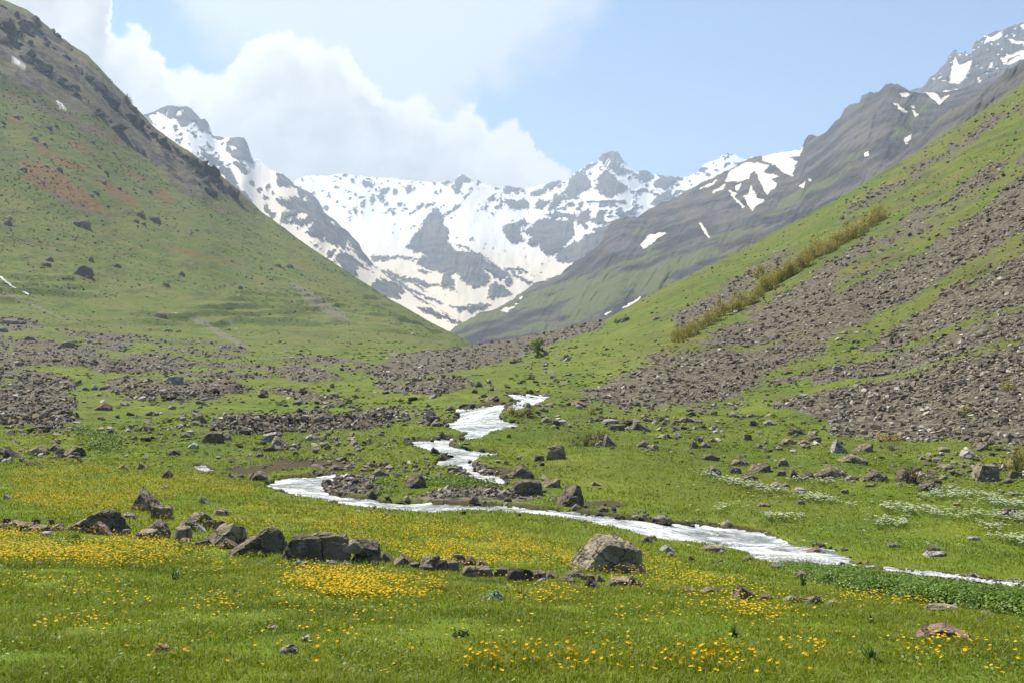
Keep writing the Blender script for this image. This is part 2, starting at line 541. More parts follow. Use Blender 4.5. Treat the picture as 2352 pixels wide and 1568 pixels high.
RUBBLE = [[(0, 840), (130, 865), (190, 885), (170, 905), (100, 900), (-200, 885), (-200, 830)], [(-200, 900), (120, 905), (180, 930), (180, 950), (0, 945), (-200, 940)],
          [(240, 880), (300, 872), (420, 885), (540, 880), (575, 905), (480, 925), (400, 930), (300, 915), (245, 905)],
          [(-200, 770), (110, 785), (200, 800), (260, 830), (400, 850), (340, 870), (200, 850), (0, 830)], [(190, 785), (250, 778), (300, 800), (270, 815), (200, 805)],
          [(270, 820), (380, 815), (440, 835), (520, 855), (360, 858), (290, 840)], [(400, 855), (500, 865), (560, 880), (480, 882), (420, 870)],
          [(350, 800), (500, 815), (570, 825), (560, 835), (430, 820)], [(500, 795), (560, 800), (580, 820), (500, 812)],
          [(580, 850), (660, 840), (760, 860), (800, 880), (720, 890), (640, 875)], [(560, 825), (700, 830), (800, 850), (900, 860), (1000, 878), (870, 885), (760, 850), (640, 835)],
          [(330, 785), (480, 790), (520, 800), (360, 795)], [(545, 990), (620, 968), (700, 955), (780, 965), (740, 985), (640, 1000)], [(700, 950), (770, 955), (760, 970), (720, 965)],
          [(-100, 930), (160, 958), (200, 972), (150, 985), (60, 965), (-100, 950)], [(60, 960), (140, 985), (160, 1010), (90, 1000)], [(60, 1030), (130, 1020), (200, 1048), (190, 1062), (80, 1050)],
          [(850, 888), (1000, 880), (1100, 898), (1000, 915), (880, 905)], [(760, 962), (900, 955), (1000, 965), (1000, 985), (860, 985)], [(0, 1030), (40, 1020), (60, 1050), (0, 1060)],
          [(-200, 800), (100, 808), (240, 836), (420, 860), (560, 862), (640, 868), (620, 880), (400, 868), (240, 866), (190, 850), (-200, 838)], [(380, 826), (520, 838), (700, 850), (760, 870), (560, 858), (420, 846)], [(560, 905), (640, 898), (760, 916), (800, 930), (700, 925)],
          [(830, 872), (900, 866), (960, 880), (900, 885)], [(-200, 948), (150, 958), (180, 982), (60, 985), (-200, 975)], [(460, 985), (540, 972), (700, 960), (820, 975), (900, 990), (700, 998), (560, 1008)], [(100, 1030), (240, 1045), (330, 1075), (300, 1085), (200, 1062)],
          [(-200, 726), (60, 738), (120, 760), (40, 768), (-200, 755)], [(120, 765), (300, 775), (420, 790), (300, 792), (160, 782)], [(640, 812), (760, 825), (900, 850), (820, 848), (700, 832)], [(990, 862), (1080, 880), (1150, 897), (1080, 895), (1000, 880)]]
# ---- stream outlines (frame positions of the water's edge)
WATER = [
    [(1168, 905), (1215, 903), (1264, 909), (1245, 918), (1222, 926), (1205, 932), (1185, 938), (1160, 936), (1185, 924), (1202, 917), (1182, 911)],
    [(1045, 940), (1090, 935), (1120, 928), (1158, 926), (1150, 945), (1140, 955), (1160, 965), (1192, 972), (1160, 978), (1130, 985), (1105, 999),
     (1080, 1003), (1060, 1000), (1085, 990), (1060, 985), (1020, 972), (1050, 962), (1060, 950)],
    [(940, 1012), (970, 1010), (1005, 1008), (1040, 1002), (1022, 1015), (1050, 1025), (1100, 1035), (1142, 1037), (1100, 1045), (1080, 1058), (1090, 1075),
     (1110, 1088), (1080, 1083), (1060, 1066), (1045, 1063), (1000, 1062), (1010, 1052), (1050, 1045), (1020, 1035), (980, 1025), (955, 1020)],
    [(610, 1110), (650, 1095), (700, 1090), (770, 1087), (775, 1095), (745, 1105), (740, 1118), (760, 1130), (800, 1138), (850, 1140), (880, 1148), (950, 1150),
     (1050, 1152), (1120, 1155), (1200, 1159), (1290, 1167), (1350, 1176), (1400, 1180), (1470, 1189), (1530, 1199), (1600, 1200), (1700, 1212), (1770, 1225),
     (1800, 1240), (1830, 1256), (1900, 1262), (1935, 1278), (1960, 1292), (2030, 1303), (2100, 1310), (2180, 1316), (2250, 1330), (2352, 1340), (2700, 1372), (2700, 1380),
     (2352, 1346), (2240, 1339), (2100, 1318), (1990, 1303), (1940, 1296), (1870, 1297), (1800, 1290), (1740, 1280), (1720, 1265), (1690, 1255), (1600, 1240), (1540, 1235),
     (1490, 1228), (1440, 1210), (1380, 1200), (1300, 1183), (1200, 1171), (1120, 1168), (1080, 1165), (1000, 1172), (900, 1165), (800, 1155), (740, 1140), (650, 1125)],
    [(446, 1065), (462, 1062), (480, 1069), (492, 1076), (470, 1077), (452, 1073)],
    [(1085, 1088), (1130, 1085), (1160, 1098), (1155, 1106), (1120, 1100)],
]
near = (Yg > 18) & (Yg < 140)
wsd = np.full(Pc.shape, -60.0)
jx = 3.5 * fbm(Xg[near] / 0.7, Yg[near] / 0.7, octaves=3, seed=41)
wsd[near] = sdf_any(Pc[near] + jx, Rg[near] + 0.6 * jx, WATER, 40)
lvl_x, lvl_y = Xg[near], Yg[near]
VT_BANK = VT.copy()                            # surface before the bed is cut, the water lies a little below it
VT = VT - (0.50 * (1 - 0.9 * smooth01(Pc, 1720, 1880)) * smooth01(wsd, -3.5, 4)) / Yg
# rubble heaps stand above the turf
rk = (Yg > 45) & (Yg < 420)
rs = np.full(Pc.shape, -40.0)
rj = 9 * fbm(Pc[rk] / 40, Rg[rk] / 18, octaves=4, seed=50)
rs[rk] = sdf_any(Pc[rk] + rj, Rg[rk] + 7 + 0.6 * rj, RUBBLE, 30)
heap = smooth01(rs, -1, 11)
VT = VT + heap * (0.55 + 0.35 * fbm(Xg / 3.5, Yg / 3.5, octaves=4, seed=19)) / Yg
Rg = CY - VT * F
RM = np.maximum.accumulate(VT, axis=1)

# ---- what covers the ground
SCREE_R = [[(1300, 922), (1340, 895), (1400, 870), (1500, 818), (1620, 755), (1750, 690), (1900, 605), (2050, 515), (2352, 325), (3200, -160), (3200, 900), (2600, 1000), (2352, 1012),
            (2240, 1015), (2120, 1012), (2000, 1008), (1910, 1000), (1890, 965), (1800, 938), (1700, 932), (1600, 938), (1500, 936), (1400, 935), (1340, 930)],
           [(1540, 720), (1640, 660), (1720, 610), (1800, 560), (1830, 575), (1740, 655), (1650, 722), (1560, 765)],
           [(1860, 545), (2000, 445), (2200, 318), (2352, 222), (2352, 262), (2150, 390), (2000, 490), (1880, 560)]]
GREEN_R = [[(1690, 915), (1760, 862), (1900, 785), (2050, 708), (2180, 628), (2352, 520), (2352, 560), (2200, 660), (2080, 740), (1950, 820), (1840, 900), (1760, 930)],
           [(1560, 800), (1750, 690), (1850, 625), (1900, 610), (1850, 650), (1700, 745), (1600, 810)],
           [(1900, 640), (2100, 520), (2300, 400), (2352, 350), (2352, 400), (2200, 520), (2050, 620), (1930, 680)],
           [(1840, 560), (2000, 470), (2200, 350), (2352, 250), (2352, 305), (2200, 400), (2000, 530), (1860, 620)],
           [(2200, 640), (2352, 560), (2352, 590), (2230, 660)]]
MORAINE = [[(840, 855), (900, 818), (1000, 800), (1100, 790), (1200, 770), (1300, 748), (1395, 730), (1382, 755), (1320, 775), (1260, 795), (1200, 818), (1100, 845), (1040, 857), (900, 865)]]
GRAVEL = [[(740, 1105), (790, 1090), (860, 1095), (880, 1115), (860, 1135), (790, 1135), (750, 1125)], [(930, 1135), (1050, 1115), (1200, 1125), (1235, 1152), (1100, 1152), (948, 1150)],
          [(1040, 1066), (1110, 1062), (1180, 1095), (1150, 1112), (1070, 1100)]]
STREAK = [Z5((480, 456), (600, 437), (680, 414), (742, 393), (738, 404), (680, 428), (600, 450), (490, 463)), Z5((100, 502), (200, 486), (300, 456), (300, 464), (200, 495), (110, 510)), [(650, 635), (725, 668), (790, 712), (815, 745), (775, 738), (700, 700)], [(200, 625), (300, 630), (300, 638), (240, 640)], [(20, 905 - 170), (60, 740), (120, 755), (60, 760)],
          Z5((420, 500), (540, 520), (560, 550), (440, 575)), Z5((1450, 600), (1580, 620), (1540, 660), (1450, 680)), Z5((1560, 700), (1650, 690), (1650, 740), (1580, 750)),
          Z4((1180, 590), (1400, 640), (1600, 760), (1750, 850), (1600, 830), (1400, 720)), Z4((1450, 560), (1560, 640), (1680, 780), (1600, 740)), Z4((0, 440), (150, 480), (330, 560), (560, 680), (400, 640), (150, 530), (0, 500))]
RUST = [Z1((230, 950), (290, 980), (380, 1050), (590, 1130), (560, 1150), (400, 1110), (330, 1060), (260, 1010)),
        Z1((120, 1080), (250, 1080), (400, 1160), (480, 1230), (600, 1300), (760, 1440), (640, 1420), (420, 1320), (280, 1260), (170, 1200)),
        Z1((640, 1180), (760, 1240), (880, 1310), (980, 1390), (900, 1380), (760, 1320), (660, 1250)), Z1((830, 1140), (920, 1165), (1000, 1220), (960, 1230), (870, 1190)),
        Z1((1020, 1290), (1110, 1270), (1200, 1350), (1160, 1370), (1060, 1330)), Z1((440, 940), (560, 970), (650, 1040), (560, 1030), (470, 980)), Z1((0, 760), (120, 800), (260, 880), (120, 850)),
        Z4((1150, 145), (1300, 180), (1500, 230), (1650, 280), (1500, 250), (1300, 210), (1180, 170)), Z4((1680, 360), (1780, 390), (1750, 410)), Z4((1980, 240), (2080, 290), (2040, 290))]
BROWN = [Z1((280, 1250), (480, 1330), (700, 1440), (820, 1490), (700, 1470), (500, 1400), (350, 1330)), Z1((0, 600), (250, 660), (500, 770), (720, 870), (960, 1020), (800, 980), (560, 880), (300, 760), (0, 650)),
         Z1((1000, 1100), (1300, 1290), (1500, 1400), (1650, 1480), (1500, 1440), (1200, 1290))]
LSNOW = [Z1((80, 375), (112, 398), (140, 428), (180, 467), (130, 445), (95, 425)), Z1((380, 678), (412, 693), (445, 735), (405, 722)), Z1((773, 855), (800, 878), (868, 948), (832, 920), (800, 888))]
DIRT = [[(505, 1078), (545, 1068), (570, 1074), (600, 1064), (640, 1056), (690, 1053), (740, 1058), (790, 1055), (832, 1062), (800, 1070), (740, 1070), (690, 1072), (640, 1080), (605, 1094), (560, 1090)],
        [(1130, 1070), (1180, 1075), (1170, 1092), (1130, 1088)], [(1320, 1148), (1420, 1150), (1450, 1165), (1340, 1168)],
        [(1860, 1345), (2000, 1362), (2200, 1392), (2352, 1402), (2352, 1415), (2200, 1402), (2000, 1375)]]
vis = (Rg > -60) & (Pc > -300) & (Pc < 2650)
def cover(polys, lo, hi, amp, scale, seed, ymin=0, ymax=2000):
    r = np.zeros(Pc.shape)
    k = (Yg > ymin) & (Yg < ymax)
    x, y = Pc[k], Rg[k]
    n = amp * fbm(x / scale, y / (scale * 0.45), octaves=4, seed=seed)
    r[k] = smooth01(sdf_any(x + n, y + n * 0.6, polys, 40), lo, hi)
    return r
A = {}
A['scree'] = np.maximum.reduce([smooth01(rs, -3, 4) , cover(MORAINE, -2, 3, 6, 30, 51, 110, 420) * (Pc < 1400), cover(GRAVEL, -3, 4, 8, 30, 52, 24, 60)])
sr = cover(SCREE_R, -20, 20, 28, 60, 53, 38, 600)
gr = cover(GREEN_R, -10, 10, 22, 90, 54, 38, 600)
# streaks run down the fall line of the slope (world x-z)
q = Xg * 0.92 + VT * Yg * 0.0
streak_n = fbm(Yg / 3.2 + Xg * 0.12, Xg / 40.0, octaves=4, seed=57)
patch_n = fbm(Xg / 9, Yg / 7, octaves=4, seed=58)
A['scree_slope'] = np.clip(sr * (1 - 0.66 * gr) - 0.46 * smooth01(streak_n, 0.05, 0.5) * smooth01(Rg, 1010, 900) - 0.35 * smooth01(patch_n, 0.2, 0.6) + 0.25 * smooth01(patch_n, 0.0, -0.4) * sr * gr, 0, 1)
A['streak'] = 0.8 * cover(STREAK, -3, 6, 12, 30, 59, 60, 1100)
lb = 14 * fbm(Pc / 70, Rg / 25, octaves=4, seed=60)
A['rust'] = far_eval(lambda x, y: smooth01(sdf_any(x + lb[far], y + 0.5 * lb[far], RUST, 40), -9, 7))
A['brown'] = far_eval(lambda x, y: smooth01(sdf_any(x + lb[far], y + 0.5 * lb[far], BROWN, 40), -9, 9))
A['cliff'] = cliff
A['snowpatch'] = far_eval(lambda x, y: smooth01(sdf_any(x, y, LSNOW, 20), -0.8, 0.8)) * (Yg < 1100)
A['dirt'] = np.maximum(cover(DIRT, -3, 4, 8, 25, 61, 14, 60), smooth01(wsd, -9, -2) * 0.7)
A['riser_shade'] = riser_shade
A['scree'] = A['scree'] * (1 - 0.55 * (cover(MORAINE, -2, 3, 6, 30, 51, 110, 420) < 0.5) * smooth01(fbm(Xg / 5.0, Yg / 5.0, octaves=4, seed=64), -0.05, 0.35))
A['mid'] = smooth01(Yg, 22, 46)
A['hill'] = np.maximum(smooth01(Yg, 90, 420), 1.0 * smooth01(Pc, 1300, 1650) * smooth01(Yg, 55, 110))
del q

# ---- material of ground and hillsides
MG, g = material("meadow_and_scree")
pos = g.node('ShaderNodeNewGeometry').outputs['Position']
n_big = g.noise(pos, 0.045, 4, 0.6).outputs['Fac']
n_mid = g.noise(pos, 0.35, 5, 0.6).outputs['Fac']
n_fine = g.noise(pos, 4.0, 5, 0.65).outputs['Fac']
n_hill = g.noise(g.vm('MULTIPLY', pos, (0.35, 1.0, 0.35)), 0.05, 8, 0.66).outputs['Fac']
hill = g.attr('hill')
gA = g.mix(g.ss(n_mid, 0.35, 0.65), (0.096, 0.150, 0.008), (0.148, 0.184, 0.013))
gA = g.mix(g.ss(n_fine, 0.35, 0.75, 0.0, 0.55), gA, (0.052, 0.088, 0.010))
gB = g.mix(g.ss(n_hill, 0.36, 0.62), (0.070, 0.128, 0.008), (0.125, 0.152, 0.015))
gB = g.mix(g.ss(n_mid, 0.45, 0.72, 0.0, 0.6), gB, (0.060, 0.078, 0.022))
gB = g.mix(g.ss(n_big, 0.52, 0.68, 0.0, 0.45), gB, (0.13, 0.105, 0.05))
grass = g.mix(hill, gA, gB)
mott = g.noise(g.vm('MULTIPLY', pos, (1, 1, 2)), 0.6, 7, 0.7).outputs['Fac']
mid = g.attr('mid')
grass = g.mix(g.m('MULTIPLY', g.ss(mott, 0.50, 0.64), g.m('MULTIPLY', mid, 0.85)), grass, (0.050, 0.060, 0.016))
grass = g.mix(g.m('MULTIPLY', g.ss(mott, 0.46, 0.30), g.m('MULTIPLY', mid, 0.55)), grass, (0.145, 0.150, 0.032))
grass = g.mix(g.m('MULTIPLY', mid, g.ss(g.noise(pos, 0.13, 5, 0.65).outputs['Fac'], 0.35, 0.6, 0.05, 0.58)), grass, (0.058, 0.080, 0.016))
warm = g.ss(n_big, 0.42, 0.68, 0.0, 0.35)
grass = g.mix(warm, grass, (0.13, 0.125, 0.03))
brk = g.m('SUBTRACT', g.noise(g.vm('MULTIPLY', pos, (1, 1, 2)), 0.22, 7, 0.7).outputs['Fac'], 0.5)
def masked(base, name, col, k=0.9, lo=0.38, hi=0.62, top=1.0):
    return g.mix(g.ss(g.m('MULTIPLY_ADD', brk, k, g.attr(name)), lo, hi, 0.0, top), base, col)
n_con = g.noise(g.vm('MULTIPLY', pos, (1.0, 0.30, 1.6)), 0.085, 8, 0.68).outputs['Fac']
n_con2 = g.noise(g.vm('MULTIPLY', pos, (1.0, 0.5, 1.3)), 0.30, 6, 0.7).outputs['Fac']
grass = g.mix(g.m('MULTIPLY', g.ss(n_con, 0.50, 0.66), g.m('MULTIPLY', hill, 0.75)), grass, (0.046, 0.055, 0.020))
grass = g.mix(g.m('MULTIPLY', g.ss(n_con2, 0.54, 0.70), g.m('MULTIPLY', hill, 0.38)), grass, (0.120, 0.098, 0.048))
n_fall = g.noise(g.vm('MULTIPLY', pos, (0.22, 1.0, 0.22)), 0.13, 7, 0.68).outputs['Fac']
grass = g.mix(g.m('MULTIPLY', g.ss(n_fall, 0.47, 0.64), g.m('MULTIPLY', hill, 0.6)), grass, (0.135, 0.118, 0.040))
grass = g.mix(g.m('MULTIPLY', g.ss(n_fall, 0.47, 0.33), g.m('MULTIPLY', hill, 0.55)), grass, (0.075, 0.125, 0.014))
grass = g.mix(g.m('MULTIPLY', g.attr('riser_shade'), 0.85), grass, (0.045, 0.068, 0.014))  # shade of the steep bench fronts, put into the grass colour
rust_c = g.mix(g.ss(n_mid, 0.3, 0.7), (0.185, 0.072, 0.024), (0.125, 0.085, 0.030))
brown_c = g.mix(g.ss(n_mid, 0.3, 0.7), (0.085, 0.062, 0.036), (0.120, 0.100, 0.050))
c = masked(grass, 'brown', brown_c, 1.1, 0.35, 0.7, 0.9)
c = masked(c, 'rust', rust_c, 1.5, 0.25, 1.05, 0.85)
n_rock = g.noise(pos, 0.11, 8, 0.68).outputs['Fac']
n_rock2 = g.noise(pos, 0.05, 7, 0.7).outputs['Fac']
rock_c = g.mix(g.ss(n_rock, 0.40, 0.60), (0.030, 0.028, 0.027), (0.120, 0.102, 0.080))
rock_c = g.mix(g.ss(n_rock2, 0.50, 0.60, 0.0, 0.85), rock_c, (0.110, 0.100, 0.040))
rock_c = g.mix(g.ss(n_hill, 0.50, 0.62, 0.0, 0.7), rock_c, (0.145, 0.118, 0.058))
c = masked(c, 'cliff', rock_c, 2.4, 0.35, 0.62)
vor = g.node('ShaderNodeTexVoronoi')
g.put(vor.inputs['Vector'], pos)
vor.inputs['Scale'].default_value = 2.6
vor.inputs['Randomness'].default_value = 1.0
stone_c = g.mix(g.sep(vor.outputs['Color'])[0], (0.066, 0.060, 0.040), (0.180, 0.158, 0.116))
stone_c = g.mix(g.ss(vor.outputs['Distance'], 0.35, 0.75, 0.0, 0.75), stone_c, (0.040, 0.034, 0.022))
c = masked(c, 'scree_slope', stone_c, 1.5, 0.44, 0.72)
c = masked(c, 'scree', stone_c, 0.7, 0.35, 0.6)
c = masked(c, 'streak', g.mix(n_mid, (0.12, 0.105, 0.085), (0.17, 0.15, 0.125)), 1.2, 0.5, 0.9, 0.8)
c = masked(c, 'dirt', g.mix(n_fine, (0.075, 0.052, 0.032), (0.03, 0.024, 0.016)), 1.3, 0.42, 0.62, 0.9)
c = g.mix(g.attr('snowpatch'), c, (0.82, 0.80, 0.76))
h = g.m('ADD', g.m('MULTIPLY', g.noise(pos, 1.4, 8, 0.7).outputs['Fac'], 1.0), g.m('MULTIPLY', n_rock, g.m('MULTIPLY', g.attr('cliff'), 9.0)))
h = g.m('ADD', h, g.m('MULTIPLY', g.m('MULTIPLY_ADD', n_con2, 0.35, n_con), g.m('MULTIPLY', hill, 9.0)))
g.surface(c, 0.9, g.bump(h, 0.55, 0.45), 0.15)

quads = grid_quads(NX, NY)
Zg = VT * Yg
cv = np.stack([Xg, Yg, Zg], -1).reshape(-1, 3)
fc = Pc.ravel()[quads].mean(1); fy = Yg.ravel()[quads].mean(1); fr = Rg.ravel()[quads].mean(1)
left_q = (fy > np.interp(fc, [-900, 0, 300, 600, 850, 1000, 1110], [240, 260, 280, 280, 320, 380, 420])) & (fc < 1120)
right_q = (fy > np.interp(fc, [1120, 1176, 1300, 1340, 1400, 1700, 1900, 2000, 2352, 3200], [420, 330, 200, 85, 76, 70, 62, 55, 46, 40])) & (fc >= 1120)
for nm, sel in (("ground", ~(left_q | right_q)), ("hillside", left_q), ("hillside", right_q)):
    qs = quads[sel]
    used, inv = np.unique(qs, return_inverse=True)
    mesh_object(nm, cv[used], faces_quads=inv.reshape(-1, 4), mats=[MG], attrs={k: v.ravel()[used] for k, v in A.items()}, kind='structure')

# ---- water
MW, g = material("white_water")
pos = g.node('ShaderNodeNewGeometry').outputs['Position']
st = g.vm('MULTIPLY', pos, (0.5, 1.5, 1.0))
n1 = g.noise(st, 2.4, 6, 0.65, 0.6).outputs['Fac']
n2 = g.noise(st, 7.0, 5, 0.65).outputs['Fac']
n3 = g.noise(g.vm('MULTIPLY', pos, (0.35, 1.0, 1.0)), 1.1, 4, 0.6, 0.4).outputs['Fac']
foam = g.ss(g.m('ADD', g.m('MULTIPLY_ADD', n2, 0.25, g.m('MULTIPLY', n1, 0.9)), g.m('MULTIPLY', n3, 0.9)), 0.87, 1.21)
col = g.mix(foam, (0.16, 0.185, 0.175), (0.66, 0.672, 0.668))
g.surface(col, g.m('MULTIPLY_ADD', foam, 0.35, 0.18), g.bump(g.m('ADD', n1, g.m('MULTIPLY', n2, 0.15)), 0.8, 0.35), 0.5)
def water_sheet(polys, step, drop, name, grow=2.6):
    vs = []; qs = []; base = 0
    for poly in polys:
        p = np.asarray(poly, float)
        x0, y0 = p.min(0) - 6; x1, y1 = p.max(0) + 6
        gx = np.arange(x0, x1, step); gy = np.arange(y0, y1, step * 0.55)
        GX, GY = np.meshgrid(gx, gy, indexing='ij')
        keep = sdf(GX, GY, p, 20) + (3.2 * fbm(GX / 13, GY / 5, octaves=3, seed=73) if grow > 1 else 0) > -grow * (1 - smooth01(GX, 1880, 1990))
        wx, wy = ground_b(GX.ravel(), GY.ravel())
        wx = wx.reshape(GX.shape); wy = wy.reshape(GX.shape)
        ok = keep & np.isfinite(wy)
        wy = np.where(np.isfinite(wy), wy, 30.0); wx = np.where(np.isfinite(wx), wx, 0)
        wz = (CY - GY) / F * wy - drop * (1 - 1.05 * smooth01(GX, 1720, 1880))
        wz = wz + 0.07 * fbm(wx / 1.0, wy / 0.5, octaves=3, seed=71) + 0.03 * ridged(wx / 0.7, wy / 0.3, 2, 72)
        vid = np.arange(GX.size).reshape(GX.shape)
        a = vid[:-1, :-1]; b = vid[1:, :-1]; c_ = vid[1:, 1:]; d = vid[:-1, 1:]
        okq = ok[:-1, :-1] & ok[1:, :-1] & ok[1:, 1:] & ok[:-1, 1:]
        dy = np.maximum.reduce([wy[:-1, :-1], wy[1:, :-1], wy[1:, 1:], wy[:-1, 1:]]) - np.minimum.reduce([wy[:-1, :-1], wy[1:, :-1], wy[1:, 1:], wy[:-1, 1:]])
        okq &= dy < 3.0
        quad = np.stack([a[okq], d[okq], c_[okq], b[okq]], 1)
        used, inv = np.unique(quad, return_inverse=True)
        vs.append(np.stack([wx.ravel()[used], wy.ravel()[used], wz.ravel()[used]], 1)); qs.append(inv.reshape(-1, 4) + base)
        base += len(used)
    return mesh_object(name, np.concatenate(vs), faces_quads=np.concatenate(qs), mats=[MW], kind='structure')
_RMcut = RM
RM_bank = np.maximum.accumulate(VT_BANK, axis=1)
def ground_b(px, row):
    global RM
    keep, RM = RM, RM_bank
    r = ground_at(px, row)
    RM = keep
    return r
water_sheet(WATER, 3.0, 0.10, "stream")
RIV = [Z4((0, 350), (14, 352), (22, 364), (40, 374), (48, 388), (66, 396), (80, 414), (98, 420), (108, 428), (92, 424), (70, 412), (56, 400), (36, 388), (20, 372), (0, 358)), Z4((150, 450), (170, 454), (196, 468), (188, 472), (168, 462)),
       Z5((375, 652), (400, 653), (440, 662), (432, 668), (405, 664))]
water_sheet(RIV, 1.0, -0.25, "rivulet", 0.3)
# ------------------------------------------------------------------ the mountains beyond the valley
MM, g = material("mountain_rock_and_snow")
pos = g.node('ShaderNodeNewGeometry').outputs['Position']
snow = g.attr('snow'); green = g.attr('green'); cream = g.attr('cream'); warmth = g.attr('warm')
nr = g.noise(pos, 0.012, 9, 0.66).outputs['Fac']
nr2 = g.noise(g.vm('MULTIPLY', pos, (1.0, 0.5, 0.8)), 0.022, 8, 0.7).outputs['Fac']
rock = g.mix(g.ss(nr, 0.40, 0.62), (0.030, 0.031, 0.036), (0.105, 0.096, 0.090))
rock = g.mix(g.m('MULTIPLY', g.ss(nr2, 0.40, 0.62), warmth), rock, (0.135, 0.105, 0.072))
gn = g.ss(g.m('ADD', g.m('MULTIPLY_ADD', g.m('SUBTRACT', nr2, 0.5), 1.6, green), g.m('MULTIPLY', g.m('SUBTRACT', nr, 0.5), 2.2)), 0.35, 0.72)
rock = g.mix(gn, rock, g.mix(nr, (0.070, 0.092, 0.030), (0.115, 0.120, 0.058)))
sn = g.mix(cream, (0.60, 0.605, 0.61), (0.545, 0.485, 0.385))
sn = g.mix(g.ss(nr2, 0.55, 0.8, 0.0, 0.25), sn, (0.54, 0.52, 0.48))
edge = g.m('MULTIPLY_ADD', g.m('SUBTRACT', g.noise(g.vm('MULTIPLY', pos, (1, 1, 0.7)), 0.035, 8, 0.74).outputs['Fac'], 0.5), 10.0, snow)
col = g.mix(g.ss(edge, -0.5, 0.5), rock, sn)
hb = g.m('MULTIPLY', nr, g.ss(edge, -0.5, 0.5, 1.0, 0.04))
g.surface(col, 0.9, g.bump(hb, 0.8, 30.0), 0.1)


def mountain(name, sky_pts, base_pts, dsky, dbase, dx, nrow, fields, jag=3.0, relief=0.016, seed=0, wl=46.0, back=0.12, skew=0.0):
    """A mountain face between a measured crest and foot, with its rear slope; depth relief is real."""
    sk = np.array(sky_pts, float); bs = np.array(base_pts, float)
    px = np.arange(sk[0, 0], sk[-1, 0] + 0.1, dx)
    top = np.interp(px, sk[:, 0], sk[:, 1])
    jg = jag * fbm(px / 9.0, px * 0 + seed, octaves=4, seed=seed) * 1.3
    bot = np.interp(px, bs[:, 0], bs[:, 1])
    ds = np.interp(px, [p[0] for p in dsky], [p[1] for p in dsky])
    db = np.interp(px, [p[0] for p in dbase], [p[1] for p in dbase])
    t = np.linspace(0, 1, nrow)
    PX = np.broadcast_to(px[:, None], (len(px), nrow))
    R = top[:, None] + (bot - top)[:, None] * t[None, :]
    R = R + jg[:, None] * (1 - smooth01(t, 0, 0.05))[None, :]
    kk = 31 if name == 'snow_mountain' and px[0] < 400 else 61
    kern = np.hanning(kk + 2)[1:-1]; kern /= kern.sum()
    tops = np.convolve(np.pad(top, kk // 2, mode='edge'), kern, 'valid')
    tt = np.clip((R - tops[:, None]) / (bot - tops)[:, None], -0.35, 1.0)
    D = 1.0 / ((1 - tt) / ds[:, None] + tt / db[:, None])
    fl = fields(PX, R, t[None, :] + 0 * R)
    rk = np.clip(0.5 - fl['snow'] / 6.0, 0.0, 1.0)
    n1 = ridged((PX + skew * R) / wl + 0.25 * fbm(PX / 60, R / 60, octaves=2, seed=seed + 4), R / (wl * 3.6), 5, seed + 3)
    n2 = fbm((PX + skew * R) / (wl * 1.8), R / (wl * 2.6), octaves=4, seed=seed + 9)
    n3 = ridged((PX + skew * R) / 13.0 + R / 90.0, R / 40.0, 4, seed + 21)
    D = D * (1 - relief * (0.9 * n1 * (0.15 + 0.85 * rk) + 1.1 * n2 + 0.32 * n3 * rk))
    # rear slope
    kb = 8
    RB = []; DB = []
    for i in range(kb, 0, -1):
        DB.append(D[:, 0] * (1 + back * i / kb)); RB.append(CY - ((CY - R[:, 0]) / F * D[:, 0] - 1.3 * D[:, 0] * back * 0.6 * i / kb) / DB[-1] * F)
    D = np.concatenate([np.stack(DB, 1), D], 1); R = np.concatenate([np.stack(RB, 1), R], 1)
    PX = np.broadcast_to(px[:, None], D.shape)
    v = np.stack([(PX - CX) / F * D, D, (CY - R) / F * D], -1).reshape(-1, 3)
    att = {}
    for k, a in fl.items():
        att[k] = np.concatenate([np.repeat(a[:, :1], kb, 1), a], 1).ravel()
    qd = grid_quads(D.shape[0], D.shape[1])[:, ::-1]
    return mesh_object(name, v, faces_quads=qd, mats=[MM], attrs=att, kind='structure')


def warp(x, y, s1=16.0, a1=4.0, s2=5.0, a2=1.6, seed=0):
    return (x + a1 * fbm(x / s1, y / s1, octaves=3, seed=seed) + a2 * vnoise(x / s2, y / s2, None, seed + 5),
            y + a1 * fbm(x / s1, y / s1, octaves=3, seed=seed + 50) + a2 * vnoise(x / s2, y / s2, None, seed + 55))

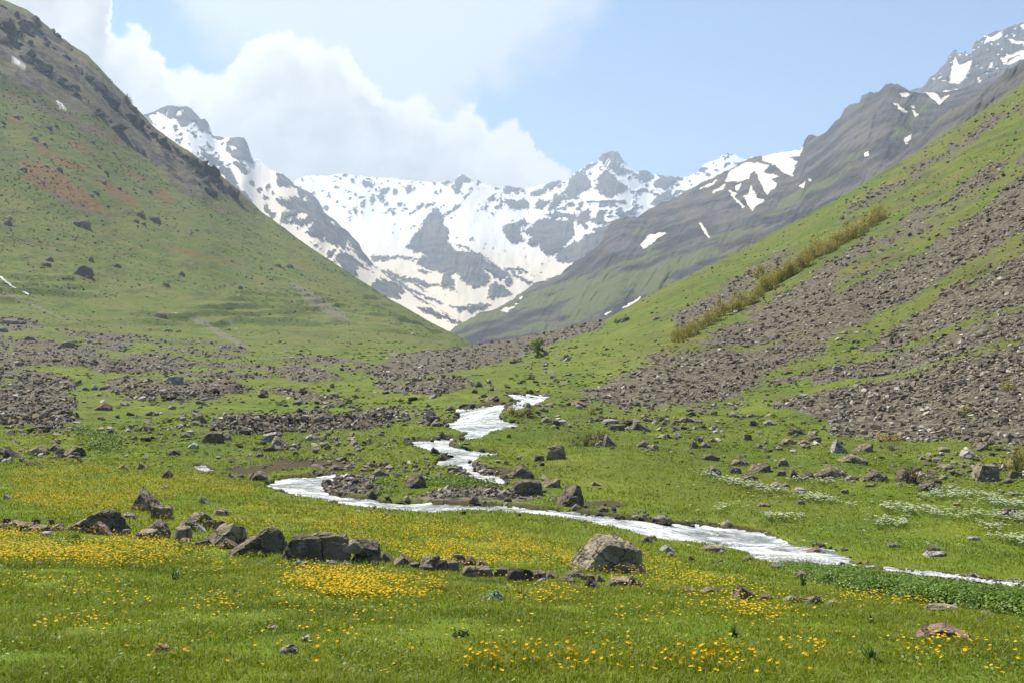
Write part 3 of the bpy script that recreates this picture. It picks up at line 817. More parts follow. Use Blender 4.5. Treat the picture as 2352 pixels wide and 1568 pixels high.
# ---- the snow cirque closing the valley
ROCK_C = [Z2((740, 725), (770, 735), (800, 790), (810, 850), (830, 900), (820, 950), (850, 980), (880, 1010), (920, 1010), (1000, 1030), (1040, 1060), (1100, 1090), (1180, 1130), (1240, 1180), (1262, 1220), (1230, 1250),
             (1208, 1230), (1222, 1188), (1170, 1212), (1115, 1172), (1055, 1128), (1110, 1200), (1100, 1240), (1040, 1262), (1000, 1270), (960, 1240), (900, 1200), (885, 1150), (850, 1180), (870, 1240), (830, 1255), (785, 1240),
             (800, 1170), (730, 1150), (660, 1130), (610, 1100), (640, 1065), (700, 1045), (660, 1040), (590, 1010), (540, 990), (590, 930), (650, 830), (680, 770), (710, 740)),
          Z2((1140, 1230), (1190, 1240), (1255, 1300), (1180, 1320), (1090, 1332), (1110, 1255)),
          Z2((1190, 860), (1220, 835), (1290, 830), (1335, 808), (1390, 835), (1300, 860), (1315, 905), (1345, 935), (1270, 970), (1210, 930)),
          Z2((1385, 850), (1430, 810), (1500, 790), (1580, 820), (1660, 820), (1680, 880), (1650, 940), (1600, 990), (1590, 1020), (1500, 1050), (1450, 1010), (1440, 970), (1380, 985), (1350, 960), (1390, 920), (1340, 895)),
          Z2((1545, 1060), (1590, 1010), (1640, 975), (1700, 960), (1770, 900), (1840, 860), (1950, 830), (1900, 900), (1890, 960), (1840, 990), (1790, 1040), (1700, 1070), (1640, 1100), (1570, 1102)),
          Z2((1690, 810), (1720, 750), (1770, 730), (1795, 760), (1770, 805), (1740, 835), (1700, 850)), Z2((1800, 800), (1850, 740), (1900, 740), (1870, 790), (1910, 830), (1850, 838), (1795, 830)),
          Z2((1370, 620), (1480, 580), (1540, 535), (1590, 535), (1575, 590), (1520, 612), (1450, 640), (1380, 640)), Z2((1195, 580), (1230, 565), (1280, 590), (1345, 595), (1330, 612), (1250, 615), (1200, 640)),
          Z2((1200, 690), (1250, 665), (1300, 680), (1340, 665), (1370, 710), (1350, 740), (1300, 730), (1270, 745), (1230, 720)), Z2((1500, 740), (1520, 680), (1545, 640), (1620, 640), (1630, 670), (1570, 700), (1530, 742)),
          Z2((1405, 700), (1440, 680), (1512, 668), (1500, 700), (1440, 732), (1410, 720)), Z2((1600, 630), (1640, 550), (1690, 480), (1740, 480), (1800, 580), (1780, 612), (1720, 630), (1660, 662)),
          Z2((1720, 460), (1820, 415), (1845, 400), (1790, 470), (1745, 482)), Z2((1845, 400), (1860, 360), (1890, 335), (1930, 330), (1975, 365), (2008, 430), (1960, 420), (1930, 398), (1870, 430)),
          Z2((1870, 450), (1930, 408), (1990, 440), (2065, 490), (2010, 505), (1950, 480)), Z2((1815, 600), (1850, 520), (1880, 455), (1925, 490), (1960, 540), (2055, 590), (1960, 640), (1890, 652), (1840, 632)),
          Z2((1480, 770), (1550, 740), (1620, 770), (1600, 790), (1520, 800)), Z2((1540, 740), (1640, 690), (1690, 685), (1680, 710), (1600, 735)), Z2((1530, 830), (1600, 800), (1600, 830), (1560, 850)),
          Z2((2075, 505), (2130, 460), (2200, 490), (2212, 530), (2150, 562), (2100, 542)), Z2((2215, 545), (2265, 505), (2352, 505), (2352, 580), (2260, 602), (2195, 590)),
          Z2((2180, 690), (2240, 640), (2310, 600), (2352, 640), (2352, 662), (2280, 680), (2200, 705)), Z2((1960, 760), (2060, 740), (2120, 760), (2000, 790)),
          Z2((855, 590), (890, 530), (940, 495), (985, 530), (975, 562), (920, 560), (905, 620), (880, 642)), Z2((790, 560), (810, 535), (860, 555), (830, 568)),
          Z2((480, 1185), (600, 1198), (720, 1230), (850, 1262), (895, 1295), (760, 1252), (680, 1255), (580, 1222)), Z2((300, 1050), (400, 1045), (560, 1055), (650, 1080), (500, 1068), (360, 1080), (320, 1090)),
          Z2((840, 1385), (930, 1392), (1020, 1365), (1115, 1378), (1060, 1402), (1000, 1412), (900, 1415)), Z2((1200, 1125), (1300, 1130), (1360, 1160), (1250, 1140)), Z2((1480, 1210), (1560, 1180), (1610, 1160), (1560, 1195)),
          Z2((870, 970), (960, 985), (1060, 1050), (1140, 1100), (1060, 1068), (950, 1000)), Z2((960, 940), (990, 920), (1000, 945))]
LINES_C = [((340, 1120), (560, 1260)), ((420, 1150), (690, 1285)), ((540, 1270), (780, 1365)), ((520, 1335), (900, 1500)), ((330, 1180), (560, 1330)), ((560, 1360), (800, 1450)), ((640, 1150), (700, 1165)),
           ((1210, 1130), (1350, 1210)), ((1260, 1170), (1420, 1240))]
SPOTS_C = [(205, 740, 13, 20), (250, 755, 8, 14), (320, 670, 16, 30), (260, 695, 14, 20, 20), (240, 655, 18, 16), (400, 610, 32, 22, -30), (375, 655, 22, 18), (285, 562, 48, 18, 10), (185, 540, 16, 14), (155, 612, 26, 8, 20), (130, 622, 10, 8),
           (70, 590, 14, 8), (75, 680, 10, 8), (20, 640, 12, 20), (10, 735, 22, 14), (475, 618, 10, 20), (460, 762, 20, 16), (410, 700, 18, 12, -20), (575, 605, 36, 24, -30), (635, 710, 34, 18, -30), (705, 705, 34, 11, -20), (740, 622, 10, 14, -40),
           (775, 608, 9, 12, -40), (735, 558, 18, 15), (985, 605, 18, 9, -35), (1030, 560, 13, 22), (955, 650, 40, 8, -35), (880, 730, 60, 8, -35), (820, 770, 40, 9, -35), (1120, 660, 24, 18), (1185, 690, 12, 44), (1085, 712, 6, 30), (1165, 722, 14, 20),
           (1160, 600, 20, 10), (1125, 585, 8, 8), (600, 750, 34, 9, -30), (500, 700, 20, 10, -20), (430, 740, 14, 8), (330, 745, 8, 8), (210, 640, 8, 14), (165, 660, 12, 8), (60, 545, 14, 6), (1640, 800, 12, 6), (1720, 700, 16, 18), (1750, 850, 16, 22, -20)]

def cirque_fields(x, y, t):
    wx, wy = warp(x, y, 17, 5.0, 4.2, 2.6, 101)
    d = sdf_any(wx, wy, ROCK_C, 14)
    for (ax, ay), (bx, by) in LINES_C:
        (ax, ay), (bx, by) = Z2((ax, ay), (bx, by))
        ln = math.hypot(bx - ax, by - ay); ux, uy = (bx - ax) / ln, (by - ay) / ln
        s = (wx - ax) * ux + (wy - ay) * uy; q = np.abs(-(wx - ax) * uy + (wy - ay) * ux)
        d = np.maximum(d, np.minimum(np.minimum(s, ln - s) * 0.15, 2.6 - q + 2.5 * fbm(wx / 30, wy / 12, octaves=3, seed=113)))
    d = np.maximum(d, sdf_ell(wx, wy, [(746.5 + K * a[0], 229.7 + K * a[1], K * a[2], K * a[3], *a[4:]) for a in SPOTS_C]))
    d = d - 6 * smooth01(ridged((x + 0.35 * y) / 11.0, y / 34.0, 3, 121), 0.52, 0.9) * smooth01(y, 640, 520)
    speck = fbm(x / 7.0 + y / 20, y / 5.0, octaves=3, seed=105) + 0.4 * fbm(x / 50, y / 40, octaves=2, seed=106)
    thr = np.interp(t, [0, 0.06, 0.3, 0.5, 1.0], [0.46, 0.60, 0.68, 0.85, 0.78])
    d = np.maximum(d, (speck - thr) * 16)
    east = smooth01(x, 1150, 1300) * smooth01(y, 640, 560) * smooth01(1 - t, 0, 0.2)
    d = np.maximum(d, (fbm(x / 16 + y / 30, y / 8.0, octaves=4, seed=107) - 0.30) * 22 * east - 30 * (1 - east))
    return {'snow': -d, 'green': x * 0, 'cream': smooth01(y, 500, 640) * 0.95, 'warm': 0.35 + 0 * x}

mountain("snow_mountain",
         [(640, 420), (672, 418), (700, 405), (760, 402), (790, 401), (850, 407), (900, 411), (960, 416), (1015, 419), (1025, 413), (1042, 420), (1052, 405), (1064, 401), (1078, 409), (1090, 418), (1098, 413), (1125, 428), (1150, 431), (1165, 427),
          (1200, 433), (1230, 430), (1262, 420), (1282, 414), (1300, 420), (1312, 404), (1330, 392), (1352, 376), (1372, 371), (1378, 358), (1390, 350), (1405, 346), (1420, 350), (1432, 367), (1446, 382), (1456, 396), (1470, 392), (1486, 391), (1500, 402), (1512, 403),
          (1530, 405), (1556, 408), (1585, 404), (1602, 396), (1612, 380), (1630, 371), (1650, 366), (1662, 355), (1676, 351), (1690, 358), (1700, 364), (1718, 366), (1730, 360), (1745, 358), (1800, 372), (1860, 392)],
         [(640, 780), (1860, 780)], [(640, 6300), (1200, 6500), (1860, 6100)], [(640, 3900), (1050, 3300), (1860, 3700)], 1.8, 230, cirque_fields, jag=2.2, relief=0.016, seed=120, wl=44)

# ---- the snowy shoulder behind the left slope
ROCK_L = [Z1((1030, 755), (1050, 735), (1120, 700), (1250, 700), (1320, 760), (1350, 795), (1400, 825), (1425, 918), (1385, 905), (1360, 880), (1300, 848), (1335, 828), (1280, 820), (1250, 852), (1220, 850), (1185, 815), (1172, 798), (1160, 812), (1140, 795), (1110, 790), (1090, 770)),
          Z1((968, 770), (1010, 780), (1030, 820), (1052, 848), (1000, 830), (970, 800)), Z1((1152, 856), (1190, 843), (1202, 872), (1180, 884)),
          Z1((1528, 965), (1570, 915), (1640, 915), (1665, 960), (1705, 1090), (1690, 1105), (1640, 1085), (1600, 1075), (1560, 1055), (1520, 1012), (1512, 985)), Z1((1318, 1020), (1360, 1013), (1440, 1050), (1505, 1108), (1450, 1122), (1400, 1112), (1370, 1080), (1340, 1050)),
          Z1((1420, 1140), (1500, 1118), (1540, 1140), (1572, 1190), (1600, 1260), (1660, 1310), (1700, 1370), (1740, 1440), (1795, 1495), (1700, 1420), (1640, 1350), (1560, 1270), (1500, 1190)), Z1((1520, 1110), (1560, 1078), (1610, 1080), (1640, 1110), (1682, 1152), (1660, 1166), (1620, 1150), (1580, 1120)),
          Z1((1855, 1165), (1900, 1155), (1960, 1205), (2030, 1260), (2110, 1300), (2160, 1350), (2180, 1400), (2260, 1470), (2350, 1555), (2400, 1640), (2050, 1580), (2070, 1540), (2112, 1470), (2060, 1522), (1960, 1500), (1890, 1512), (1880, 1440), (1922, 1410), (1982, 1420), (1900, 1390), (1848, 1350),
             (1860, 1330), (1940, 1340), (1992, 1320), (2000, 1280), (1940, 1260), (1870, 1250)),
          Z2((-20, 770), (60, 790), (115, 832), (185, 905), (240, 965), (262, 1015), (300, 1055), (328, 1105), (300, 1118), (270, 1092), (200, 1040), (180, 1000), (135, 945), (100, 868), (140, 960), (172, 1012), (110, 1000), (50, 985), (20, 960), (-20, 945)),
          Z2((60, 1072), (100, 1010), (170, 1040), (240, 1090), (325, 1165), (290, 1142), (210, 1110), (228, 1182), (170, 1182), (130, 1150), (90, 1110)), Z2((15, 1020), (60, 1000), (82, 1010), (50, 1052), (20, 1050)),
          Z2((310, 1240), (340, 1208), (400, 1225), (500, 1228), (545, 1302), (500, 1310), (520, 1342), (420, 1322), (350, 1300), (308, 1282)), Z2((600, 1380), (700, 1400), (820, 1450), (960, 1520), (800, 1475), (650, 1420)),
          Z2((360, 1180), (420, 1220), (520, 1300), (470, 1290), (400, 1240)), Z2((560, 1290), (640, 1330), (760, 1390), (640, 1350))]
SPOTS_L = [(1793, 1400, 22, 30), (1830, 1448, 24, 28), (1800, 1252, 18, 14), (1215, 900, 10, 9), (1195, 938, 14, 8), (1310, 905, 30, 14, 20), (1410, 985, 26, 12, 20), (1455, 1028, 14, 9), (1470, 1050, 8, 8), (1360, 1000, 24, 9, 30), (1480, 930, 40, 8), (1690, 1235, 24, 18, 30),
           (1740, 1280, 22, 16, 30), (1780, 1330, 22, 14, 20), (1640, 1160, 24, 16, 30), (1900, 1240, 10, 8), (1835, 1290, 8, 8), (1960, 1335, 12, 7), (1100, 860, 7, 7), (1285, 870, 10, 8), (1495, 968, 8, 8)]
HOLES_L = [(1562, 995, 26, 12, 25), (1205, 765, 10, 22, 30), (1945, 1468, 16, 14), (2030, 1452, 30, 17), (2050, 1340, 8, 14), (2230, 1495, 14, 14), (2010, 1545, 14, 16, 30), (1125, 770, 5, 22, 20), (1320, 850, 20, 6)]

def left_fields(x, y, t):
    wx, wy = warp(x, y, 15, 4.6, 4.2, 2.4, 131)
    d = sdf_any(wx, wy, ROCK_L, 14)
    d = np.maximum(d, sdf_ell(wx, wy, [(K * a[0], K * a[1], K * a[2], K * a[3], *a[4:]) for a in SPOTS_L]))
    d = np.minimum(d, -sdf_ell(wx, wy, [(K * a[0], K * a[1], K * a[2], K * a[3], *a[4:]) for a in HOLES_L]))
    d = d - 6 * smooth01(ridged((x - 0.6 * y) / 11.0, y / 40.0, 3, 122), 0.55, 0.92)
    speck = fbm(x / 7.0, y / 6.0, octaves=3, seed=135) + 0.35 * fbm(x / 40, y / 40, octaves=2, seed=136)
    d = np.maximum(d, (speck - 0.68) * 14)
    d = np.where(t < 0.012, np.maximum(d, 4 * fbm(x / 14, y * 0, octaves=2, seed=139)), d)
    return {'snow': -d, 'green': smooth01(y, 640, 760) * 0.4 * smooth01(d, 0, 3), 'cream': smooth01(y, 320, 480) * 0.9, 'warm': 0.2 + 0 * x}

mountain("snow_mountain",
         Z1((700, 640), (850, 740), (950, 775), (1000, 765), (1040, 748), (1080, 725), (1120, 710), (1160, 708), (1200, 716), (1250, 713), (1290, 733), (1320, 768), (1350, 805), (1375, 798), (1400, 828), (1415, 878), (1428, 915), (1480, 918), (1520, 925), (1560, 928), (1600, 923), (1640, 928), (1662, 960),
            (1680, 1020), (1705, 1082), (1725, 1070), (1750, 1076), (1790, 1120), (1840, 1150), (1890, 1163), (1950, 1210), (1975, 1240), (2030, 1270), (2100, 1305), (2140, 1350), (2165, 1395), (2180, 1430), (2250, 1480), (2300, 1530), (2340, 1560)) +
         Z2((180, 918), (230, 968), (252, 1018), (290, 1058), (322, 1105), (380, 1150), (470, 1220), (600, 1310), (760, 1400), (960, 1515), (1010, 1550)),
         [(230, 560), (600, 720), (760, 790), (1100, 790)], [(230, 3900), (600, 4100), (850, 3400), (1100, 2500)], [(230, 2600), (600, 2300), (1100, 1900)], 1.6, 170, left_fields, jag=1.4, relief=0.018, seed=140, wl=40, skew=-0.7)

# ---- the bare rocky range closing the right side
SNOW_R = [Z3((340, 1220), (370, 1160), (440, 1115), (560, 1093), (632, 1110), (600, 1150), (630, 1170), (702, 1180), (660, 1210), (692, 1240), (650, 1270), (618, 1312), (588, 1230), (540, 1148), (505, 1170), (500, 1200), (450, 1215), (350, 1226)),
          Z3((595, 1045), (700, 1030), (870, 990), (845, 1050), (760, 1060), (822, 1092), (810, 1110), (790, 1185), (720, 1150), (680, 1110), (590, 1080)), Z3((468, 1310), (508, 1312), (514, 1245), (540, 1290), (552, 1330), (608, 1345), (560, 1370), (530, 1418), (500, 1370)),
          Z3((373, 1278), (432, 1300), (400, 1316), (380, 1312)), Z3((410, 1250), (446, 1236), (440, 1272), (420, 1276)), Z3((252, 1292), (340, 1238), (330, 1266), (270, 1297)), Z3((178, 1267), (284, 1210), (260, 1238)), Z3((385, 1318), (395, 1318), (475, 1390), (465, 1392)),
          Z3((838, 1250), (878, 1222), (872, 1264)), Z3((905, 1215), (925, 1212), (915, 1222)), Z3((440, 1115), (520, 1090), (525, 1096), (450, 1122)), Z3((175, 1500), (190, 1505), (230, 1560), (215, 1560), (240, 1590), (225, 1592)),
          Z3((1618, 612), (1700, 612), (1760, 630), (1792, 672), (1845, 645), (1790, 702), (1740, 670), (1700, 635)), Z3((1775, 612), (1850, 583), (1955, 576), (1900, 602), (1800, 616)), Z3((1475, 692), (1495, 700), (1560, 755), (1545, 752)), Z3((1600, 745), (1645, 770), (1625, 782)),
          Z3((1550, 942), (1590, 902), (1578, 950), (1558, 964)), Z3((1283, 1025), (1300, 1020), (1302, 1045), (1285, 1052)), Z3((1520, 632), (1575, 632), (1555, 658), (1535, 650)), Z3((1590, 715), (1605, 712), (1610, 725)),
          Z2((2130, 975), (2165, 930), (2200, 908), (2285, 892), (2220, 942), (2175, 980), (2140, 1003)), Z2((1995, 1398), (2122, 1326), (2085, 1362)), Z2((1180, 1417), (1295, 1372), (1220, 1418)), Z2((1310, 1335), (1325, 1330), (1320, 1340)), Z2((1880, 1445), (1925, 1425), (1900, 1445))]
GREEN_M = [Z3((1740, 640), (1860, 660), (1780, 720), (1620, 830), (1470, 960), (1320, 1040), (1120, 1190), (920, 1340), (720, 1470), (560, 1600), (300, 1700), (-300, 2000), (-700, 2150), (-750, 2050), (-300, 1870), (200, 1640), (500, 1500), (720, 1350), (900, 1235), (1180, 1060), (1480, 870), (1600, 770)),
           Z2((1200, 1340), (1500, 1250), (1800, 1150), (2100, 1050), (2300, 900), (2350, 1000), (2100, 1200), (1800, 1280), (1500, 1360), (1250, 1420), (1000, 1520), (950, 1500)),
           Z2((2090, 860), (2200, 800), (2150, 900), (2100, 960))]

def right_fields(x, y, t):
    wx, wy = warp(x, y, 16, 3.2, 5, 1.2, 151)
    d = sdf_any(wx, wy, SNOW_R, 14)
    gr = smooth01(sdf_any(x + 10 * fbm(x / 40, y / 20, octaves=3, seed=155), y + 10 * fbm(x / 40, y / 20, octaves=3, seed=156), GREEN_M, 40), -16, 12)
    low = smooth01(y, 560, 740) * smooth01(x, 2000, 1500) * 0.35
    return {'snow': np.where(d > -13, d + 1.0, d), 'green': np.clip(gr * 0.55 + low + 0.06, 0, 1), 'cream': 0.75 + 0 * x, 'warm': 0.12 + 0.75 * smooth01(x, 1840, 1780) * smooth01(y, 560, 420) + 0.2 * smooth01(x, 1850, 1950)}

mountain("rocky_mountain",
         [(1020, 768), (1056, 744), (1100, 720), (1150, 705), (1200, 672), (1232, 650), (1262, 642), (1290, 628), (1318, 602), (1345, 585), (1375, 565), (1390, 540), (1402, 512), (1418, 503), (1440, 498), (1460, 500), (1490, 482), (1520, 465), (1548, 455), (1560, 449), (1600, 425), (1640, 408),
          (1668, 393), (1700, 376), (1720, 366), (1735, 358), (1742, 360), (1790, 352), (1828, 346), (1840, 346), (1848, 325), (1856, 313), (1866, 309), (1878, 312), (1892, 308), (1905, 295), (1918, 280), (1930, 270), (1940, 250), (1952, 242), (1975, 234), (1978, 222), (1998, 211), (2018, 213), (2028, 201), (2044, 189),
          (2062, 196), (2080, 205), (2100, 212), (2150, 214), (2200, 205), (2250, 190), (2300, 172), (2352, 140), (2500, 60), (2700, -80)],
         [(1020, 830), (1390, 820), (2352, 560), (2700, 400)], [(1020, 1700), (1390, 2300), (1700, 3100), (1835, 3000), (1850, 2650), (2040, 2450), (2352, 2300), (2700, 2200)], [(1020, 1300), (1400, 1100), (1900, 1000), (2700, 1000)], 1.8, 230, right_fields, jag=2.8, relief=0.021, seed=160, wl=64, skew=0.5)

# ---- the high snow-streaked peaks at the far right
SNOW_P = [Z3((1845, 560), (1862, 470), (1888, 378), (1905, 430), (1950, 425), (2005, 398), (1985, 470), (1962, 522), (1920, 566)), Z3((2088, 282), (2110, 238), (2140, 250), (2208, 207), (2205, 240), (2150, 282)), Z3((2185, 392), (2352, 335), (2352, 360), (2300, 372), (2215, 428)),
          Z3((2210, 432), (2352, 352), (2420, 330), (2420, 380), (2352, 395), (2250, 436)), Z3((2250, 260), (2352, 280), (2352, 300), (2270, 290)), Z3((2100, 470), (2120, 420), (2150, 400), (2140, 450)), Z3((1720, 530), (1760, 515), (1755, 535)), Z3((1775, 525), (1800, 512), (1795, 532)),
          Z3((2320, 170), (2400, 160), (2400, 210), (2340, 200))]

def peak_fields(x, y, t):
    wx, wy = warp(x, y, 12, 3.0, 4, 1.3, 171)
    d = sdf_any(wx, wy, SNOW_P, 14)
    d = np.maximum(d, (fbm(x / 8 + y / 12, y / 6, octaves=3, seed=175) - 0.47) * 14)
    return {'snow': d, 'green': x * 0, 'cream': smooth01(y, 100, 190), 'warm': 0.3 + 0 * x}

mountain("rocky_mountain",
         Z3((1540, 640), (1600, 605), (1660, 595), (1700, 550), (1730, 515), (1770, 490), (1790, 455), (1830, 420), (1850, 370), (1880, 340), (1898, 340), (1905, 360), (1930, 352), (1945, 365), (1958, 340), (1968, 360), (1998, 365), (2008, 320), (2025, 285), (2060, 265), (2090, 235), (2120, 232), (2150, 215), (2200, 208), (2215, 205),
            (2250, 180), (2290, 165), (2330, 158), (2352, 155), (2450, 120), (2600, 60), (2900, 60), (3300, 200)),
         [(2070, 330), (2700, 150)], [(2070, 4300), (2700, 4100)], [(2070, 3000), (2700, 2800)], 1.6, 110, peak_fields, jag=2.6, relief=0.022, seed=180, wl=34)

# ---- the dark crag ridge just behind the scree slope
def crag_fields(x, y, t):
    wx, wy = warp(x, y, 10, 2, 4, 1, 191)
    d = sdf_any(wx, wy, [Z3((2088, 512), (2110, 510), (2162, 535), (2130, 557))], 14)
    return {'snow': d, 'green': 0.30 + 0.4 * smooth01(t, 0.1, 0.5), 'cream': 0.8 + 0 * x, 'warm': 0.25 + 0 * x}
mountain("rocky_mountain",
         Z3((300, 1620), (700, 1500), (1000, 1350), (1200, 1280), (1260, 1240), (1330, 1180), (1420, 1110), (1510, 1030), (1600, 970), (1660, 900), (1720, 850), (1760, 770), (1880, 720), (1960, 690), (2000, 655), (2060, 610), (2130, 575), (2200, 525), (2240, 470), (2290, 440), (2352, 400), (2600, 230), (3200, -100)),
         [(1640, 700), (2000, 560), (2352, 330), (2700, 100)], [(1640, 1500), (2700, 1350)], [(1640, 900), (2700, 800)], 2.0, 70, crag_fields, jag=4.0, relief=0.03, seed=200, wl=30, skew=0.6)

# ---- air: thin even haze around everything
bm = bmesh.new()
bmesh.ops.create_cube(bm, size=1.0)
for v in bm.verts:
    v.co = Vector((v.co.x * 12600, v.co.y * 8000 + 3500, 1330 if v.co.z > 0 else -40))
me = bpy.data.meshes.new("haze")
bm.to_mesh(me); bm.free()
haze = bpy.data.objects.new("haze", me)
scene.collection.objects.link(haze)
haze['kind'] = 'stuff'
mh = bpy.data.materials.new("haze")
mh.use_nodes = True
g = NT(mh.node_tree)
pv = g.node('ShaderNodeVolumePrincipled')
pv.inputs['Color'].default_value = (0.64, 0.81, 1.0, 1)
pv.inputs['Density'].default_value = HAZE_DENSITY
pv.inputs['Anisotropy'].default_value = 0.25
g.t.links.new(pv.outputs[0], g.node('ShaderNodeOutputMaterial').inputs['Volume'])
mh.cycles.homogeneous_volume = True
me.materials.append(mh)
# ------------------------------------------------------------------ rock
def rock_material(name, dark, mid, light, scale=1.0, lichen=0.3):
    m, g = material(name)
    t = g.node('ShaderNodeTexCoord').outputs['Object']
    oi = g.node('ShaderNodeObjectInfo')
    p = g.vm('ADD', t, g.vm('SCALE', g.comb(1, 2, 3), s=g.m('MULTIPLY', oi.outputs['Random'], 40)))
    a = g.noise(p, 1.6 * scale, 7, 0.65).outputs['Fac']
    b = g.noise(p, 7.0 * scale, 6, 0.7).outputs['Fac']
    d = g.noise(p, 32.0 * scale, 4, 0.7).outputs['Fac']
    c = g.mix(g.ss(a, 0.36, 0.62), dark, mid)
    c = g.mix(g.ss(b, 0.52, 0.72, 0.0, 0.75), c, light)
    c = g.mix(g.ss(b, 0.28, 0.42, 0.55, 0.0), c, dark)
    li = g.ss(g.noise(g.vm('ADD', p, (7, 3, 1)), 4.0 * scale, 6, 0.75).outputs['Fac'], 0.60, 0.68, 0.0, lichen)
    c = g.mix(li, c, (0.16, 0.155, 0.085))
    vc = g.node('ShaderNodeTexVoronoi', feature='DISTANCE_TO_EDGE')
    g.put(vc.inputs['Vector'], g.vm('ADD', p, g.vm('SCALE', g.noise(p, 3.0, 4, 0.6).outputs['Color'], s=0.5)))
    vc.inputs['Scale'].default_value = 2.3 * scale
    crack = g.ss(vc.outputs['Distance'], 0.0, 0.05, 1.0, 0.0)
    c = g.mix(g.m('MULTIPLY', crack, 0.6), c, (0.035, 0.030, 0.024))
    tint = g.m('MULTIPLY_ADD', oi.outputs['Random'], 0.5, 0.75)
    c = g.vm('SCALE', c, s=tint)
    h = g.m('ADD', g.m('MULTIPLY_ADD', crack, -0.35, g.m('MULTIPLY', a, 0.6)), g.m('ADD', g.m('MULTIPLY', b, 0.5), g.m('MULTIPLY', d, 0.22)))
    g.surface(c, 0.92, g.bump(h, 1.0, 0.09 / scale), 0.12)
    return m

MR = rock_material("weathered_rock", (0.118, 0.100, 0.074), (0.260, 0.220, 0.160), (0.41, 0.355, 0.27))
MRW = rock_material("dark_wet_rock", (0.040, 0.037, 0.034), (0.10, 0.09, 0.078), (0.19, 0.175, 0.15), lichen=0.1)
MRP = rock_material("pale_rock", (0.20, 0.185, 0.165), (0.33, 0.31, 0.28), (0.46, 0.44, 0.40), lichen=0.15)
MRR = rock_material("reddish_rock", (0.16, 0.105, 0.078), (0.27, 0.19, 0.145), (0.37, 0.28, 0.22), lichen=0.2)

def ico(sub):
    bm = bmesh.new()
    bmesh.ops.create_icosphere(bm, subdivisions=sub, radius=1.0)
    v = np.array([x.co[:] for x in bm.verts]); f = np.array([[q.index for q in p.verts] for p in bm.faces])
    bm.free()
    return v, f
ICO = {k: ico(k) for k in (2, 3, 4, 5, 6)}


def rock_geo(seed, dims, sub=4, shape='block', rough=1.0):
    """Angular stone: a ball trimmed by planes and weathered; dims = width, depth, height above ground (it goes a bit below)."""
    r = np.random.default_rng(seed)
    v, f = ICO[sub]
    p = v.copy()
    planes = []
    if shape == 'block':
        planes += [((0.1 * r.normal(), 0.1 * r.normal(), 1), 0.60), ((0.15, -1, 0.12), 0.62), ((-1, 0.1, 0.2), 0.66), ((1, 0.1, 0.1), 0.68), ((0, 1, 0.2), 0.7)]
    elif shape == 'wedge':      # high on the left, long fall to the right
        planes += [((0.62, -0.1, 0.78), 0.36), ((-0.9, -0.15, 0.40), 0.60), ((0.1, -1, 0.15), 0.52), ((0, 1, 0.3), 0.6)]
    elif shape == 'tri':        # long straight rise from the left, round shoulder right
        planes += [((-0.58, -0.05, 0.80), 0.34), ((0.12, -1, 0.10), 0.50), ((0.95, -0.1, 0.30), 0.66), ((0.2, 0, 1), 0.66), ((0, 1, 0.3), 0.6)]
    elif shape == 'slab':
        planes += [((0.12 * r.normal(), -0.15, 1), 0.42), ((0, -1, 0.1), 0.7), ((-0.9, 0, 0.4), 0.7), ((0.9, 0.1, 0.45), 0.7)]
    elif shape == 'lean':       # slanting ramp, steep on the right
        planes += [((-0.62, -0.45, 0.72), 0.38), ((0.85, -0.3, -0.1), 0.58), ((0.1, -0.95, -0.2), 0.62), ((0.1, 0.3, 1), 0.62)]
    elif shape == 'hump':
        planes += [((0.5, -0.25, 0.85), 0.58), ((-0.5, -0.25, 0.85), 0.55), ((0, -1, 0.35), 0.62)]
    elif shape == 'loaf':       # flat sloping top, ramp on the left, overhung right end
        planes += [((0.16, -0.10, 1), 0.56), ((-0.74, -0.28, 0.56), 0.50), ((0.16, -1, 0.06), 0.56), ((0.96, -0.2, 0.18), 0.70), ((0.62, -0.1, 0.78), 0.66)]
    n_extra = 9 if shape != 'round' else 5
    for _ in range(n_extra):
        n = r.normal(size=3); n[2] = abs(n[2]) * 0.8
        planes.append((n, r.uniform(0.68, 0.92)))
    for n, d in planes:
        n = np.array(n, float); n /= np.linalg.norm(n)
        e = p @ n - d
        p = p - np.maximum(e, 0)[:, None] * n * 0.97
    nn = p / np.linalg.norm(p, axis=1)[:, None]
    o = seed * 1.37
    disp = 0.105 * fbm(p[:, 0] * 2.0 + o, p[:, 1] * 2.0, p[:, 2] * 2.0, 3, seed) + 0.055 * fbm(p[:, 0] * 6 + o, p[:, 1] * 6, p[:, 2] * 6, 3, seed + 5)
    if sub >= 5:
        cr = 1 - np.abs(vnoise(p[:, 0] * 3.1 + o, p[:, 1] * 3.1, p[:, 2] * 4.5, seed + 8)) * 2
        disp -= 0.085 * np.clip(cr - 0.5, 0, 1)
        disp += 0.022 * fbm(p[:, 0] * 17 + o, p[:, 1] * 17, p[:, 2] * 17, 2, seed + 11)
    if sub >= 4:
        disp += 0.03 * fbm(p[:, 0] * 9 + o, p[:, 1] * 9, p[:, 2] * 9, 3, seed + 15)
    p = p + nn * disp[:, None] * rough
    p[:, 2] = np.where(p[:, 2] < -0.42, -0.42 + (p[:, 2] + 0.42) * 0.15, p[:, 2])
    lo, hi = p.min(0), p.max(0)
    p = (p - lo) / (hi - lo)
    p[:, 0] = (p[:, 0] - 0.5) * dims[0]; p[:, 1] = (p[:, 1] - 0.5) * dims[1]
    p[:, 2] = p[:, 2] * dims[2] * 1.26 - dims[2] * 0.26
    return p, f

